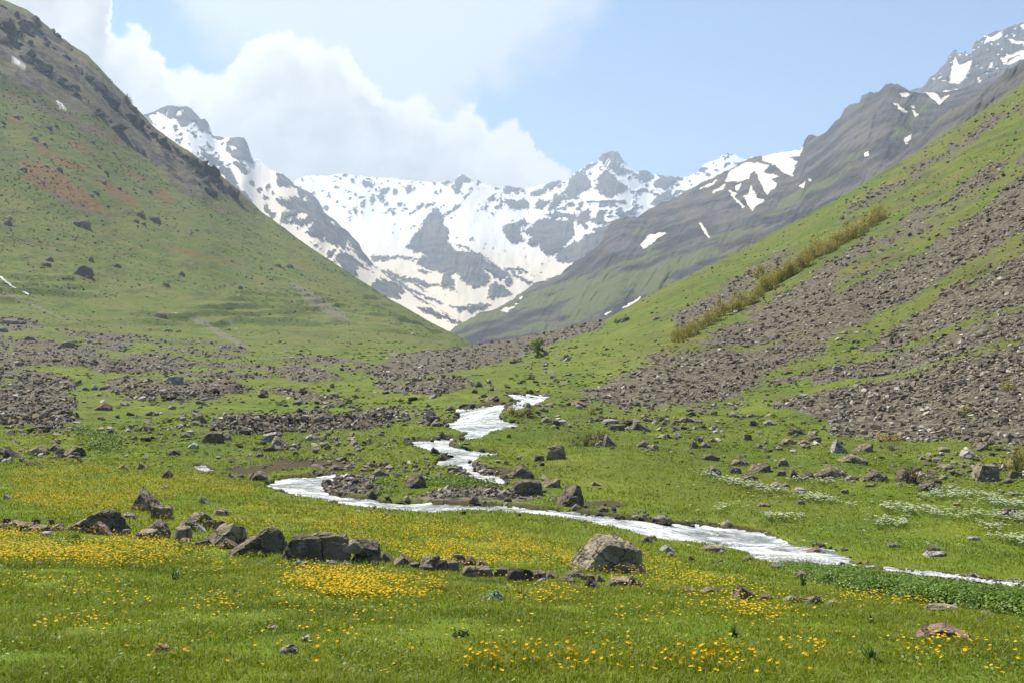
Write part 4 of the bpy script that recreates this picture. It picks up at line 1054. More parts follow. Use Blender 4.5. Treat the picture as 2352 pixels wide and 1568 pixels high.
ZA = lambda X, Y: (K * X, 1032.4 + K * Y)
ZB = lambda X, Y: (746.5 + K * X, 1032.4 + K * Y)
ZC = lambda X, Y: (1548.1 + K * X, 1032.4 + K * Y)
ZV = lambda X, Y: (746.5 + K * X, 631.7 + K * Y)
ZL = lambda X, Y: (K * X, 516.8 + K * Y)
ZH = lambda X, Y: (K * X, K * Y)
ZR = lambda X, Y: (1548.1 + K * X, 516.8 + K * Y)

# (view, x, base row, width, height, shape, tone, label or None)
WALL, STREAMB, SLOPE, VALLEY = "stones of the old wall line", "boulders along the stream", "boulders on the grassy hillside", "boulders on the valley floor"
ROCKS = [
    (ZA, 995, 415, 190, 155, 'wedge', 'n', "tall wedge shaped boulder with a slanting top standing in yellow flowers", WALL),
    (ZA, 1092, 472, 150, 85, 'block', 'n', "angular block leaning at the foot of the tall wedge shaped boulder", WALL),
    (ZA, 870, 472, 100, 34, 'slab', 'p', "low pale slab in the flowers just before the tall wedge shaped boulder", WALL),
    (ZA, 640, 562, 420, 155, 'tri', 'd', "broad dark hump backed boulder with a reddish stone at its foot", WALL),
    (ZA, 690, 572, 140, 78, 'wedge', 'r', "small reddish stone in front of the broad dark hump backed boulder", WALL),
    (ZA, 848, 582, 50, 36, 'block', 'n', None, WALL),
    (ZA, 1055, 592, 172, 105, 'hump', 'n', "rounded boulder with a pale domed top beside the dark upright cube stone", WALL),
    (ZA, 1000, 604, 180, 58, 'slab', 'n', "low ragged slab lying against the rounded boulder with the domed top", WALL),
    (ZA, 1230, 612, 112, 84, 'block', 'd', "dark cube shaped upright stone alone among yellow flowers", WALL),
    (ZA, 1262, 545, 130, 72, 'hump', 'n', "lowest brown stone ending the loose pile behind the dark cube stone", WALL),
    (ZA, 1340, 505, 150, 82, 'lean', 'n', "tilted plate of rock crowning the loose pile behind the dark cube stone", WALL),
    (ZA, 1412, 542, 84, 60, 'block', 'n', None, WALL), (ZA, 1475, 527, 70, 40, 'block', 'd', None, WALL), (ZA, 1350, 552, 62, 40, 'wedge', 'p', None, WALL),
    (ZA, 1508, 652, 255, 160, 'lean', 'n', "large grey boulder with a rough lichen crusted slanting face", WALL),
    (ZA, 1368, 652, 110, 42, 'slab', 'd', None, WALL), (ZA, 1545, 668, 145, 62, 'wedge', 'n', None, WALL), (ZA, 1250, 628, 90, 22, 'slab', 'n', None, WALL),
    (ZA, 1735, 718, 372, 188, 'tri', 'd', "big dark triangular boulder with a scooped hollow below its peak", WALL),
    (ZA, 2132, 758, 430, 188, 'block', 'n', "long bulky boulder with a broken flat top, widest of the wall", WALL),
    (ZA, 1485, 442, 104, 34, 'slab', 'n', "flat lone slab in the meadow behind the loose pile", WALL),
    (ZA, 1370, 362, 66, 44, 'wedge', 'n', "small pyramid stone alone in the yellow flowers behind the wall", WALL),
    (ZA, 1110, 266, 56, 28, 'hump', 'n', "small brown stone in the densest far band of yellow flowers", WALL),
    (ZA, 2230, 787, 92, 30, 'slab', 'p', "flat pale grey slab in the grass before the long bulky boulder", WALL),
    (ZA, 42, 502, 62, 30, 'block', 'd', None, WALL), (ZA, 100, 522, 92, 38, 'hump', 'n', None, WALL), (ZA, 180, 548, 145, 46, 'slab', 'n', None, WALL), (ZA, 242, 502, 52, 26, 'block', 'n', None, WALL), (ZA, 346, 512, 36, 32, 'block', 'd', None, WALL),
    (ZA, 270, 558, 170, 40, 'slab', 'n', None, WALL), (ZA, 385, 548, 95, 36, 'hump', 'n', None, WALL), (ZA, 20, 547, 84, 40, 'block', 'n', None, WALL), (ZA, 310, 584, 92, 22, 'slab', 'p', None, WALL), (ZA, 150, 520, 60, 26, 'block', 'n', None, WALL), (ZA, 402, 520, 62, 26, 'hump', 'n', None, WALL),
    (ZA, 265, 787, 66, 24, 'slab', 'p', "small pale stone half sunk in the near yellow flower patch", VALLEY),
    (ZA, 1085, 1367, 116, 40, 'hump', 'r', "small pinkish stone bedded in the close grass", VALLEY),
    (ZA, 1945, 1372, 120, 48, 'hump', 'n', "small tan domed stone bedded in the close grass", VALLEY),
    (ZA, 2060, 1292, 70, 28, 'slab', 'p', "little grey stone in the grass above the small tan domed stone", VALLEY),
    (ZA, 50, 337, 62, 30, 'wedge', 'p', "pale lone stone in the meadow at the edge of the far flowers", VALLEY),
    (ZA, 1830, 1222, 100, 24, 'slab', 'n', None, VALLEY),
    (ZB, 195, 690, 136, 84, 'hump', 'n', "loose stone balanced across the gap between two wall boulders", WALL),
    (ZB, 288, 778, 182, 165, 'block', 'd', "dark upright squarish boulder holding up the balanced stone", WALL),
    (ZB, 418, 760, 105, 64, 'wedge', 'd', None, WALL), (ZB, 525, 792, 112, 76, 'hump', 'n', None, WALL), (ZB, 612, 802, 84, 36, 'block', 'n', None, WALL),
    (ZB, 707, 815, 132, 100, 'block', 'n', "squat brown stone heading the tumbled middle of the wall", WALL),
    (ZB, 790, 826, 64, 76, 'block', 'd', None, WALL), (ZB, 888, 792, 102, 80, 'round', 'n', "round topped stone highest of the tumbled middle of the wall", WALL), (ZB, 850, 824, 92, 66, 'block', 'n', None, WALL),
    (ZB, 972, 792, 86, 64, 'hump', 'n', None, WALL), (ZB, 1060, 806, 88, 68, 'wedge', 'd', None, WALL), (ZB, 690, 828, 92, 46, 'slab', 'd', None, WALL), (ZB, 970, 852, 92, 62, 'block', 'n', None, WALL), (ZB, 1060, 852, 132, 58, 'slab', 'n', None, WALL),
    (ZB, 1180, 862, 92, 62, 'block', 'd', None, WALL), (ZB, 1310, 892, 172, 88, 'block', 'n', "pale brown slab faced stone with a leafy weed before it", WALL), (ZB, 1440, 892, 92, 72, 'block', 'n', None, WALL), (ZB, 1530, 892, 112, 72, 'wedge', 'd', None, WALL),
    (ZB, 1460, 906, 72, 32, 'hump', 'p', None, WALL), (ZB, 1625, 914, 132, 46, 'slab', 'n', None, WALL), (ZB, 1680, 872, 132, 52, 'hump', 'd', None, WALL), (ZB, 1795, 942, 104, 80, 'wedge', 'd', "dark pointed stone in the grass before the big tan boulder", WALL),
    (ZB, 1780, 882, 62, 32, 'block', 'n', None, WALL), (ZB, 1850, 892, 64, 46, 'wedge', 'n', None, WALL), (ZB, 1990, 932, 182, 62, 'slab', 'n', None, WALL), (ZB, 2092, 934, 132, 78, 'wedge', 'n', None, WALL), (ZB, 152, 797, 84, 42, 'wedge', 'n', None, WALL), (ZB, 42, 782, 86, 26, 'slab', 'p', None, WALL),
    (ZB, 1892, 832, 510, 238, 'loaf', 'n', "huge tan boulder with a flat sloping top, biggest in the flowers", WALL),
    (ZB, 2298, 697, 92, 48, 'hump', 'p', "pale pinkish stone on the grass between huge tan boulder and stream", STREAMB), (ZB, 2325, 722, 52, 24, 'hump', 'n', None, STREAMB), (ZB, 2160, 627, 72, 38, 'hump', 'd', None, STREAMB), (ZB, 2202, 607, 52, 20, 'slab', 'r', None, STREAMB),
    (ZC, 100, 967, 112, 24, 'slab', 'n', None, WALL), (ZC, 240, 977, 132, 42, 'hump', 'n', None, WALL), (ZC, 350, 972, 82, 26, 'slab', 'd', None, WALL), (ZC, 480, 1002, 192, 84, 'wedge', 'n', "pyramid shaped tan stone rising from the sunken end of the wall", WALL),
    (ZC, 620, 1017, 92, 30, 'slab', 'n', None, WALL), (ZC, 790, 1028, 84, 38, 'hump', 'n', None, WALL), (ZC, 940, 1038, 112, 48, 'hump', 'n', None, WALL), (ZC, 855, 1028, 42, 26, 'block', 'n', None, WALL), (ZC, 1065, 1048, 84, 28, 'hump', 'p', None, WALL),
    (ZC, 1440, 977, 66, 26, 'hump', 'p', None, WALL), (ZC, 1800, 1092, 252, 38, 'slab', 'n', None, WALL), (ZC, 1892, 1088, 92, 38, 'hump', 'n', None, WALL), (ZC, 2100, 1132, 132, 32, 'slab', 'n', None, WALL), (ZC, 2070, 1172, 82, 34, 'hump', 'd', None, WALL),
    (ZC, 1795, 1284, 345, 98, 'hump', 'r', "smooth low pinkish whaleback rock sunk in the meadow grass", VALLEY),
    (ZC, 850, 872, 92, 48, 'hump', 'n', None, STREAMB), (ZC, 680, 807, 92, 26, 'slab', 'n', None, STREAMB), (ZC, 500, 752, 72, 22, 'slab', 'n', None, STREAMB), (ZC, 260, 692, 152, 36, 'slab', 'n', None, STREAMB), (ZC, 112, 757, 38, 38, 'block', 'd', None, STREAMB), (ZC, 310, 770, 52, 18, 'slab', 'd', None, STREAMB), (ZC, 320, 707, 54, 22, 'hump', 'n', None, STREAMB),
    (ZB, 1322, 192, 165, 98, 'hump', 'd', "brown rounded boulder below the rocky side channel", STREAMB), (ZB, 1360, 312, 212, 110, 'block', 'd', "broad dark shouldered boulder beside the main channel", STREAMB), (ZB, 1640, 382, 190, 158, 'lean', 'd', "tall leaning boulder at the very edge of the far bank", STREAMB),
    (ZB, 1510, 252, 152, 62, 'lean', 'n', "flat brown rock tilted on the bank above the broad dark shouldered boulder", STREAMB), (ZB, 1830, 244, 92, 34, 'wedge', 'n', None, STREAMB), (ZB, 372, 178, 112, 64, 'hump', 'd', "dark lone boulder at the head of the gravel bar", STREAMB), (ZB, 600, 258, 152, 92, 'lean', 'd', "low brown boulder sloping into the turf island below the gravel bar", STREAMB),
    (ZB, 860, 152, 92, 42, 'block', 'd', None, STREAMB), (ZB, 1548, 66, 136, 106, 'block', 'n', "squared block of rock like a stump with a flat sunlit top", STREAMB), (ZB, 1440, 78, 72, 44, 'block', 'n', None, STREAMB), (ZB, 1845, 462, 62, 44, 'hump', 'w', "wet dark rock standing in the main channel", STREAMB), (ZB, 1925, 507, 82, 38, 'hump', 'w', None, STREAMB),
    (ZB, 2090, 472, 92, 38, 'hump', 'n', None, STREAMB), (ZB, 1870, 417, 72, 48, 'hump', 'd', None, STREAMB), (ZB, 1690, 402, 62, 38, 'hump', 'n', None, STREAMB), (ZB, 1000, 358, 72, 48, 'hump', 'd', None, STREAMB), (ZB, 1210, 312, 92, 48, 'hump', 'p', None, STREAMB), (ZB, 1095, 403, 52, 28, 'hump', 'n', None, STREAMB), (ZB, 500, 367, 52, 24, 'hump', 'w', None, STREAMB),
    (ZB, 592, 402, 62, 28, 'hump', 'w', None, STREAMB), (ZB, 315, 322, 72, 54, 'hump', 'd', None, STREAMB), (ZB, 2260, 497, 142, 62, 'hump', 'd', None, STREAMB), (ZB, 740, 30, 74, 50, 'wedge', 'w', None, STREAMB), (ZB, 860, 30, 72, 34, 'hump', 'w', None, STREAMB),
    (ZC, 355, 522, 84, 54, 'hump', 'n', None, STREAMB), (ZC, 490, 667, 104, 60, 'hump', 'w', "wet rounded rock in the broad white water", STREAMB), (ZC, 948, 704, 124, 50, 'hump', 'r', "brownish rock splitting the white water where the stream turns", STREAMB), (ZC, 265, 532, 54, 22, 'hump', 'w', None, STREAMB), (ZC, 120, 517, 44, 22, 'hump', 'w', None, STREAMB),
    (ZA, 1740, 210, 112, 70, 'hump', 'd', "dark earthy boulder under the eroded stream bank", STREAMB), (ZA, 1690, 200, 60, 50, 'lean', 'n', None, STREAMB), (ZA, 1560, 190, 70, 40, 'wedge', 'd', None, STREAMB), (ZA, 2195, 240, 66, 44, 'block', 'd', None, STREAMB), (ZA, 2145, 268, 44, 30, 'hump', 'w', None, STREAMB), (ZA, 2270, 145, 140, 50, 'hump', 'd', None, STREAMB), (ZA, 1620, 190, 50, 30, 'hump', 'd', None, STREAMB), (ZA, 1880, 280, 70, 20, 'slab', 'n', None, STREAMB), (ZA, 2240, 358, 60, 26, 'hump', 'n', None, STREAMB),
    (ZC, 265, 167, 104, 64, 'hump', 'd', None, VALLEY), (ZC, 572, 152, 164, 68, 'lean', 'd', "dark slanted slab boulder in the rock litter near white flowers", VALLEY), (ZC, 435, 107, 132, 48, 'hump', 'n', None, VALLEY), (ZC, 410, 157, 84, 44, 'block', 'd', None, VALLEY), (ZC, 510, 207, 122, 50, 'hump', 'd', None, VALLEY), (ZC, 240, 72, 132, 54, 'hump', 'd', None, VALLEY), (ZC, 722, 177, 64, 38, 'block', 'n', None, VALLEY),
    (ZC, 730, 112, 68, 58, 'block', 'd', None, VALLEY), (ZC, 810, 187, 84, 74, 'wedge', 'd', None, VALLEY), (ZC, 1040, 187, 222, 80, 'hump', 'd', "ragged dark rock mound in the middle of the rock litter", VALLEY), (ZC, 910, 197, 144, 48, 'hump', 'd', None, VALLEY), (ZC, 1180, 207, 74, 38, 'hump', 'p', None, VALLEY), (ZC, 1350, 212, 174, 78, 'hump', 'd', "ragged dark rock clump with a broken top near white flowers", VALLEY),
    (ZC, 1145, 297, 58, 34, 'block', 'n', "squat stone alone among the white flowers", VALLEY), (ZC, 850, 367, 62, 32, 'block', 'd', "small dark cube stone in grass below the white flowers", VALLEY), (ZC, 605, 382, 92, 24, 'slab', 'r', "flat reddish stone in grass below the white flowers", VALLEY), (ZC, 690, 252, 92, 38, 'hump', 'd', None, VALLEY), (ZC, 570, 252, 62, 30, 'hump', 'd', None, VALLEY), (ZC, 750, 250, 60, 32, 'hump', 'd', None, VALLEY), (ZC, 850, 290, 100, 40, 'slab', 'n', None, VALLEY),
    (ZC, 1540, 212, 112, 100, 'hump', 'd', None, VALLEY), (ZC, 2090, 207, 164, 120, 'block', 'n', "big brown boulder beside the bushy shrub at the slope foot", VALLEY), (ZC, 1970, 62, 104, 80, 'hump', 'p', "pale grey standing stone at the foot of the scree", VALLEY), (ZC, 1200, 92, 204, 64, 'hump', 'd', None, VALLEY), (ZR, 1112, 1532, 132, 96, 'wedge', 'p', "pale bluish cut block at the foot of the scree", VALLEY), (ZC, 2250, 227, 84, 44, 'hump', 'd', None, VALLEY), (ZC, 2140, 217, 64, 34, 'hump', 'n', None, VALLEY), (ZC, 2290, 192, 94, 54, 'block', 'd', None, VALLEY),
    (ZC, 1720, 277, 154, 68, 'hump', 'd', "dark rock clump under the leafless brown shrub", VALLEY), (ZC, 2250, 442, 112, 54, 'block', 'd', "dark squat block at the end of the white flower drift", VALLEY), (ZC, 1740, 692, 112, 54, 'hump', 'd', "dark domed stone above a tilted flat slab on the far stream bank", VALLEY), (ZC, 1750, 717, 154, 40, 'lean', 'p', "tilted flat slab below a dark domed stone on the far stream bank", VALLEY), (ZC, 1475, 657, 92, 30, 'slab', 'd', None, VALLEY),
    (ZC, 2015, 607, 92, 27, 'slab', 'p', "small pale flat stone in the flowery far bank", VALLEY), (ZC, 1900, 377, 62, 22, 'slab', 'r', None, VALLEY), (ZC, 1940, 862, 72, 28, 'hump', 'd', None, STREAMB), (ZC, 2000, 872, 72, 38, 'hump', 'd', None, STREAMB), (ZC, 2052, 868, 74, 28, 'hump', 'd', None, STREAMB), (ZC, 2285, 312, 112, 28, 'hump', 'd', None, VALLEY), (ZC, 1862, 262, 72, 28, 'hump', 'n', None, VALLEY),
    (ZV, 955, 967, 84, 54, 'hump', 'w', "black wet boulder standing in the upper white water", STREAMB), (ZV, 1040, 1037, 84, 38, 'hump', 'w', None, STREAMB), (ZV, 1045, 1002, 62, 34, 'hump', 'n', None, STREAMB), (ZV, 735, 977, 84, 34, 'block', 'd', None, STREAMB), (ZV, 762, 1017, 92, 33, 'slab', 'd', None, STREAMB), (ZV, 1912, 1152, 104, 90, 'wedge', 'd', "dark fin shaped boulder beside the leafless brown bush", VALLEY), (ZV, 1850, 1150, 72, 44, 'hump', 'p', None, VALLEY),
    (ZV, 2120, 1042, 154, 68, 'wedge', 'd', "broad dark boulder in grass below the scree toe", VALLEY), (ZV, 1920, 1000, 134, 34, 'slab', 'p', "flat pale topped rock near the thin yellow flower strip", VALLEY), (ZV, 1955, 1042, 114, 42, 'block', 'd', None, VALLEY), (ZV, 1490, 992, 84, 44, 'hump', 'd', None, STREAMB), (ZV, 1550, 1012, 62, 44, 'block', 'n', None, VALLEY), (ZV, 2140, 1157, 94, 54, 'hump', 'n', None, VALLEY),
    (ZV, 2310, 1097, 64, 38, 'wedge', 'd', None, VALLEY), (ZV, 1235, 1092, 32, 27, 'block', 'r', None, VALLEY), (ZV, 1465, 917, 74, 34, 'hump', 'd', None, STREAMB), (ZV, 700, 887, 52, 28, 'wedge', 'd', None, VALLEY), (ZV, 840, 912, 64, 38, 'hump', 'd', None, STREAMB), (ZV, 215, 827, 48, 32, 'wedge', 'd', None, VALLEY), (ZV, 50, 812, 74, 24, 'hump', 'd', None, VALLEY), (ZV, 725, 828, 54, 28, 'lean', 'p', None, VALLEY),
    (ZV, 1120, 842, 84, 38, 'lean', 'd', None, STREAMB), (ZV, 1700, 882, 112, 42, 'hump', 'r', "reddish boulder at the very tip of the scree", VALLEY), (ZV, 2020, 312, 62, 48, 'hump', 'd', "dark perched boulder high on the green slope beside the scree", SLOPE), (ZV, 2230, 302, 52, 27, 'hump', 'd', None, SLOPE), (ZV, 860, 1197, 54, 28, 'hump', 'w', None, STREAMB),
    (ZL, 1430, 1467, 152, 84, 'block', 'd', "pale flanked dark block in the near rubble row", VALLEY), (ZL, 1512, 1447, 84, 54, 'hump', 'd', None, VALLEY), (ZL, 1880, 1492, 142, 80, 'wedge', 'n', "sloping faced brown boulder at the end of the rubble row", VALLEY), (ZL, 1822, 1452, 132, 64, 'slab', 'p', None, VALLEY), (ZL, 1300, 1502, 74, 44, 'hump', 'p', None, VALLEY),
    (ZL, 1180, 1067, 114, 54, 'block', 'p', "pale bluish block with a flat top on the rubble heap", VALLEY), (ZL, 2090, 1447, 74, 44, 'hump', 'p', None, VALLEY), (ZL, 70, 667, 154, 48, 'hump', 'd', "broad dark outcrop above the rubble terraces", SLOPE), (ZL, 460, 822, 84, 48, 'block', 'd', None, VALLEY), (ZL, 20, 722, 64, 48, 'hump', 'p', "pale smooth boulder at the upper edge of the rubble", SLOPE), (ZL, 190, 777, 74, 38, 'hump', 'd', None, VALLEY),
    (ZL, 1080, 622, 90, 50, 'lean', 'r', "long reddish boulder lying down the slope above the black cattle", SLOPE), (ZL, 565, 347, 124, 98, 'hump', 'd', "largest rugged crag on the green slope, near the grazing cattle", SLOPE), (ZL, 308, 277, 72, 34, 'hump', 'd', "dark flat boulder just above a black cow", SLOPE), (ZL, 322, 242, 74, 38, 'lean', 'd', None, SLOPE), (ZL, 606, 247, 42, 48, 'hump', 'd', None, SLOPE), (ZL, 1220, 342, 44, 40, 'hump', 'd', None, SLOPE),
    (ZL, 1945, 292, 54, 38, 'hump', 'd', None, SLOPE), (ZL, 1865, 282, 48, 32, 'hump', 'd', None, SLOPE), (ZL, 1615, 432, 34, 34, 'hump', 'd', None, SLOPE), (ZL, 770, 282, 84, 34, 'lean', 'd', None, SLOPE), (ZL, 130, 947, 64, 38, 'hump', 'd', None, VALLEY), (ZL, 700, 1247, 114, 58, 'hump', 'r', None, VALLEY), (ZL, 1170, 1547, 94, 48, 'hump', 'n', None, VALLEY), (ZL, 70, 1567, 104, 84, 'wedge', 'd', "dark steep boulder where the small wall meets the far flowers", VALLEY),
    (ZL, 370, 1522, 94, 62, 'hump', 'd', None, VALLEY), (ZL, 250, 1547, 134, 62, 'hump', 'n', None, VALLEY), (ZL, 490, 1552, 154, 70, 'lean', 'd', None, VALLEY), (ZL, 1250, 1427, 74, 36, 'hump', 'd', None, VALLEY), (ZL, 2170, 1322, 154, 60, 'hump', 'd', None, VALLEY), (ZA, 955, 132, 84, 54, 'wedge', 'n', "brown angular boulder on the bank behind the far flowers", VALLEY), (ZA, 1125, 192, 72, 64, 'hump', 'd', "dark knobbly boulder on the bank between far flowers and stream", VALLEY), (ZA, 830, 135, 80, 40, 'hump', 'n', None, VALLEY),
    (ZH, 1040, 1497, 78, 58, 'hump', 'd', "dark bun shaped boulder on the slope below the rust coloured patches", SLOPE), (ZH, 565, 1532, 88, 74, 'lean', 'd', "dark sharp boulder with a smaller one at its side on the slope", SLOPE), (ZH, 510, 1517, 50, 40, 'hump', 'd', None, SLOPE), (ZH, 930, 1452, 90, 42, 'lean', 'r', None, SLOPE), (ZH, 640, 1302, 62, 28, 'lean', 'n', None, SLOPE), (ZH, 610, 1320, 38, 28, 'hump', 'd', None, SLOPE), (ZH, 155, 1152, 62, 38, 'hump', 'd', None, SLOPE), (ZH, 395, 1152, 56, 38, 'hump', 'd', None, SLOPE),
    (ZH, 325, 872, 48, 33, 'hump', 'd', None, SLOPE), (ZH, 232, 942, 48, 34, 'hump', 'd', None, SLOPE), (ZH, 296, 977, 42, 27, 'hump', 'd', None, SLOPE), (ZH, 710, 1167, 42, 27, 'hump', 'd', None, SLOPE), (ZH, 655, 1122, 44, 27, 'hump', 'd', None, SLOPE), (ZH, 690, 1237, 54, 38, 'lean', 'd', None, SLOPE), (ZH, 20, 837, 44, 33, 'hump', 'd', None, SLOPE), (ZH, 55, 1517, 54, 48, 'hump', 'd', None, SLOPE), (ZH, 62, 1477, 48, 38, 'hump', 'n', None, SLOPE),
    (ZH, 100, 792, 64, 28, 'lean', 'd', None, SLOPE), (ZH, 620, 967, 38, 28, 'hump', 'd', None, SLOPE), (ZH, 910, 1497, 44, 34, 'hump', 'd', None, SLOPE), (ZH, 960, 1512, 44, 27, 'hump', 'd', None, SLOPE), (ZH, 720, 1397, 28, 27, 'hump', 'd', None, SLOPE), (ZH, 1005, 1297, 34, 23, 'hump', 'd', None, SLOPE), (ZH, 370, 850, 50, 20, 'lean', 'd', None, SLOPE), (ZH, 800, 1275, 34, 22, 'hump', 'd', None, SLOPE), (ZH, 760, 1035, 30, 20, 'hump', 'd', None, SLOPE),
    (ZR, 1095, 985, 64, 56, 'block', 'p', "grey boulder standing out on the lower scree", SLOPE), (ZR, 770, 1000, 64, 40, 'hump', 'n', None, SLOPE), (ZR, 520, 1290, 70, 32, 'hump', 'd', None, VALLEY), (ZR, 530, 1350, 60, 40, 'block', 'd', None, VALLEY), (ZR, 640, 1345, 80, 40, 'hump', 'n', None, VALLEY), (ZR, 810, 1412, 140, 62, 'hump', 'd', "round dark boulder in bright grass at the scree foot", VALLEY), (ZR, 490, 1445, 60, 46, 'block', 'd', None, VALLEY), (ZR, 140, 1498, 90, 60, 'wedge', 'd', None, VALLEY),
    (ZR, 210, 1495, 80, 44, 'hump', 'd', None, VALLEY), (ZR, 100, 1322, 140, 38, 'wedge', 'n', None, VALLEY), (ZR, 580, 1500, 60, 38, 'hump', 'd', None, VALLEY), (ZR, 770, 1475, 90, 48, 'hump', 'n', None, VALLEY), (ZR, 870, 1475, 80, 36, 'hump', 'r', None, VALLEY), (ZR, 940, 1452, 100, 38, 'slab', 'd', None, VALLEY), (ZR, 1270, 1522, 140, 60, 'lean', 'd', "long brown boulder beside the pale bluish cut block", VALLEY), (ZR, 1080, 1330, 90, 40, 'hump', 'p', None, SLOPE), (ZR, 2080, 1420, 130, 70, 'lean', 'n', "tan sloping boulder at the grassy edge of the scree", SLOPE),
    (ZR, 2060, 1512, 110, 60, 'lean', 'n', None, VALLEY), (ZR, 2220, 1335, 60, 60, 'block', 'd', None, SLOPE), (ZR, 1430, 230, 70, 30, 'hump', 'd', None, SLOPE), (ZR, 1910, 250, 90, 50, 'lean', 'n', "tan slab standing on the upper scree", SLOPE), (ZH, 6890, 0, 0, 0, '', '', None, None),
]
ROCKS = [r for r in ROCKS if r[3] > 0]
TONE = {'n': MR, 'd': MR, 'p': MRP, 'r': MRR, 'w': MRW}
TWORD = {'n': 'brown', 'd': 'dark', 'p': 'pale', 'r': 'reddish', 'w': 'wet dark'}
SWORD = {'block': 'blocky', 'wedge': 'pointed', 'tri': 'sloping', 'slab': 'flat', 'lean': 'tilted', 'hump': 'rounded', 'loaf': 'flat topped', 'round': 'round'}
MDK = rock_material("dark_rock", (0.090, 0.077, 0.060), (0.20, 0.168, 0.126), (0.34, 0.295, 0.23))  # darker brown tone of the weathered rock
TONE['d'] = MDK
placed = []
for i, (zf, X, Yb, W, H, shape, tone, label, grp) in enumerate(ROCKS):
    px, row = zf(X, Yb)
    if grp == SLOPE:
        shape = 'round' if shape in ('hump', 'lean', 'wedge') else shape
        H = H * 0.78
    wpx, hpx = W * K, H * K
    gx, gy = ground_at(px, row - 0.5)
    gx, gy = float(gx[0]), float(gy[0])
    if not np.isfinite(gy):
        continue
    if label and 'balanced' in label:
        gx, gy = [float(q[0]) for q in ground_at(px, ZB(0, 772)[1])]
    s = gy / F
    w_, h_ = wpx * s * 1.04, hpx * s * 1.04
    d_ = max(0.62 * w_, min(h_ * 1.1, w_))
    d_ = min(d_, 1.1 * w_)
    yc = gy + 0.36 * d_
    xc = (px - CX) / F * yc
    zc = float(z_at(xc, yc))
    zf_ = float(z_at((px - CX) / F * gy, gy))
    zb = min(zc, zf_ + 0.04) - (0.06 * h_ if gy > 30 else -0.01)
    if gy < 24:
        w_ *= 1.08; h_ = h_ * 1.08 + 0.035
        d_ *= 1.05
    if label and 'balanced' in label:
        zb = (CY - row) / F * gy + 0.02
    hh = max((CY - (row - hpx - (5 if gy < 24 else 0))) / F * yc - zb, 0.5 * h_)
    sub = 6 if wpx > 110 else 5 if wpx > 40 else 4 if wpx > 18 else 3
    v, f = rock_geo(1000 + i, (w_ * yc / gy, d_, min(hh, 1.5 * h_)), sub, shape)
    big = wpx > 38
    kind = "boulder" if w_ > 0.42 else "stone"
    o = mesh_object(kind, v, faces_tris=f, mats=[TONE[tone]], smooth=True)
    o.location = (xc, yc, zb)
    o.rotation_euler = (0, 0, rng.uniform(-0.12, 0.12))
    placed.append([o, px, row, wpx, shape, tone, label, grp, kind])

# labels of the lesser stones: size, tone and shape, then which one it is beside the nearest landmark
LM = [(p[1], p[2], p[6]) for p in placed if p[6]]
def short(l):
    for cut in (' standing', ' with a', ' lying', ' alone', ' in the', ' in grass', ' in bright', ' in front', ' of the', ' at the', ' on the', ' heading', ' rising', ' half', ' holding', ' beside', ' below', ' under', ' bedded', ' highest', ' above', ' before', ' just', ' near', ' just', ' sunk', ',', ' like', ' behind', ' high', ' leaning', ' crowning', ' merging', ' splitting', ' where', ' between', ' across', ' lying', ' tilted on', ' balanced', ' among'):
        k = l.find(cut)
        if k > 8:
            l = l[:k]
    return l
ORD = ['', 'second ', 'third ', 'fourth ', 'fifth ', 'sixth ', 'seventh ', 'eighth ', 'ninth ', 'tenth ', 'eleventh ', 'twelfth ', 'thirteenth ', 'fourteenth ', 'fifteenth ', 'sixteenth ', 'seventeenth ', 'eighteenth ', 'nineteenth ', 'twentieth ']
bucket = {}
for p in placed:
    if p[6]:
        continue
    j = min(range(len(LM)), key=lambda k: math.hypot(LM[k][0] - p[1], 2.2 * (LM[k][1] - p[2])))
    dxp, dyp = p[1] - LM[j][0], p[2] - LM[j][1]
    side = ('right of' if dxp > 0 else 'left of') if abs(dxp) > 2.0 * abs(dyp) else ('in front of' if dyp > 0 else 'behind')
    bucket.setdefault((j, side), []).append((math.hypot(dxp, 2.2 * dyp), p))
for (j, side), lst in bucket.items():
    lst.sort(key=lambda q: q[0])
    for n, (_, p) in enumerate(lst):
        size = 'small' if p[3] < 28 else 'middling'
        p[6] = f"{size} {TWORD[p[5]]} {SWORD[p[4]]} {p[8]}, {ORD[n]}{side} the {short(LM[j][2])}"
        wds = p[6].split()
        if len(wds) > 16:
            p[6] = ' '.join(wds[1:17]) if wds[0] in ('small', 'middling') and len(wds) <= 17 else f"{TWORD[p[5]]} {p[8]}, {ORD[n]}{side} the {' '.join(short(LM[j][2]).split()[:8])}"
for p in placed:
    tag(p[0], p[6], 'boulder' if p[8] == 'boulder' else 'stone', p[7])

# ------------------------------------------------------------------ loose stone: scree, rubble and scattered stones (stuff)
def chip(seed):
    r = np.random.default_rng(seed)
    bm = bmesh.new()
    for _ in range(13):
        p = r.normal(size=3); p /= np.linalg.norm(p)
        p = np.sign(p) * np.abs(p) ** 0.75
        bm.verts.new((p[0] * 0.55, p[1] * 0.45, p[2] * 0.36))
    bmesh.ops.convex_hull(bm, input=bm.verts)
    for v in [v for v in bm.verts if not v.link_faces]:
        bm.verts.remove(v)
    bmesh.ops.triangulate(bm, faces=bm.faces)
    bm.verts.index_update()
    v = np.array([x.co[:] for x in bm.verts]); f = np.array([[q.index for q in p.verts] for p in bm.faces])
    bm.free()
    return v, f
CHIPS = [chip(300 + k) for k in range(14)]

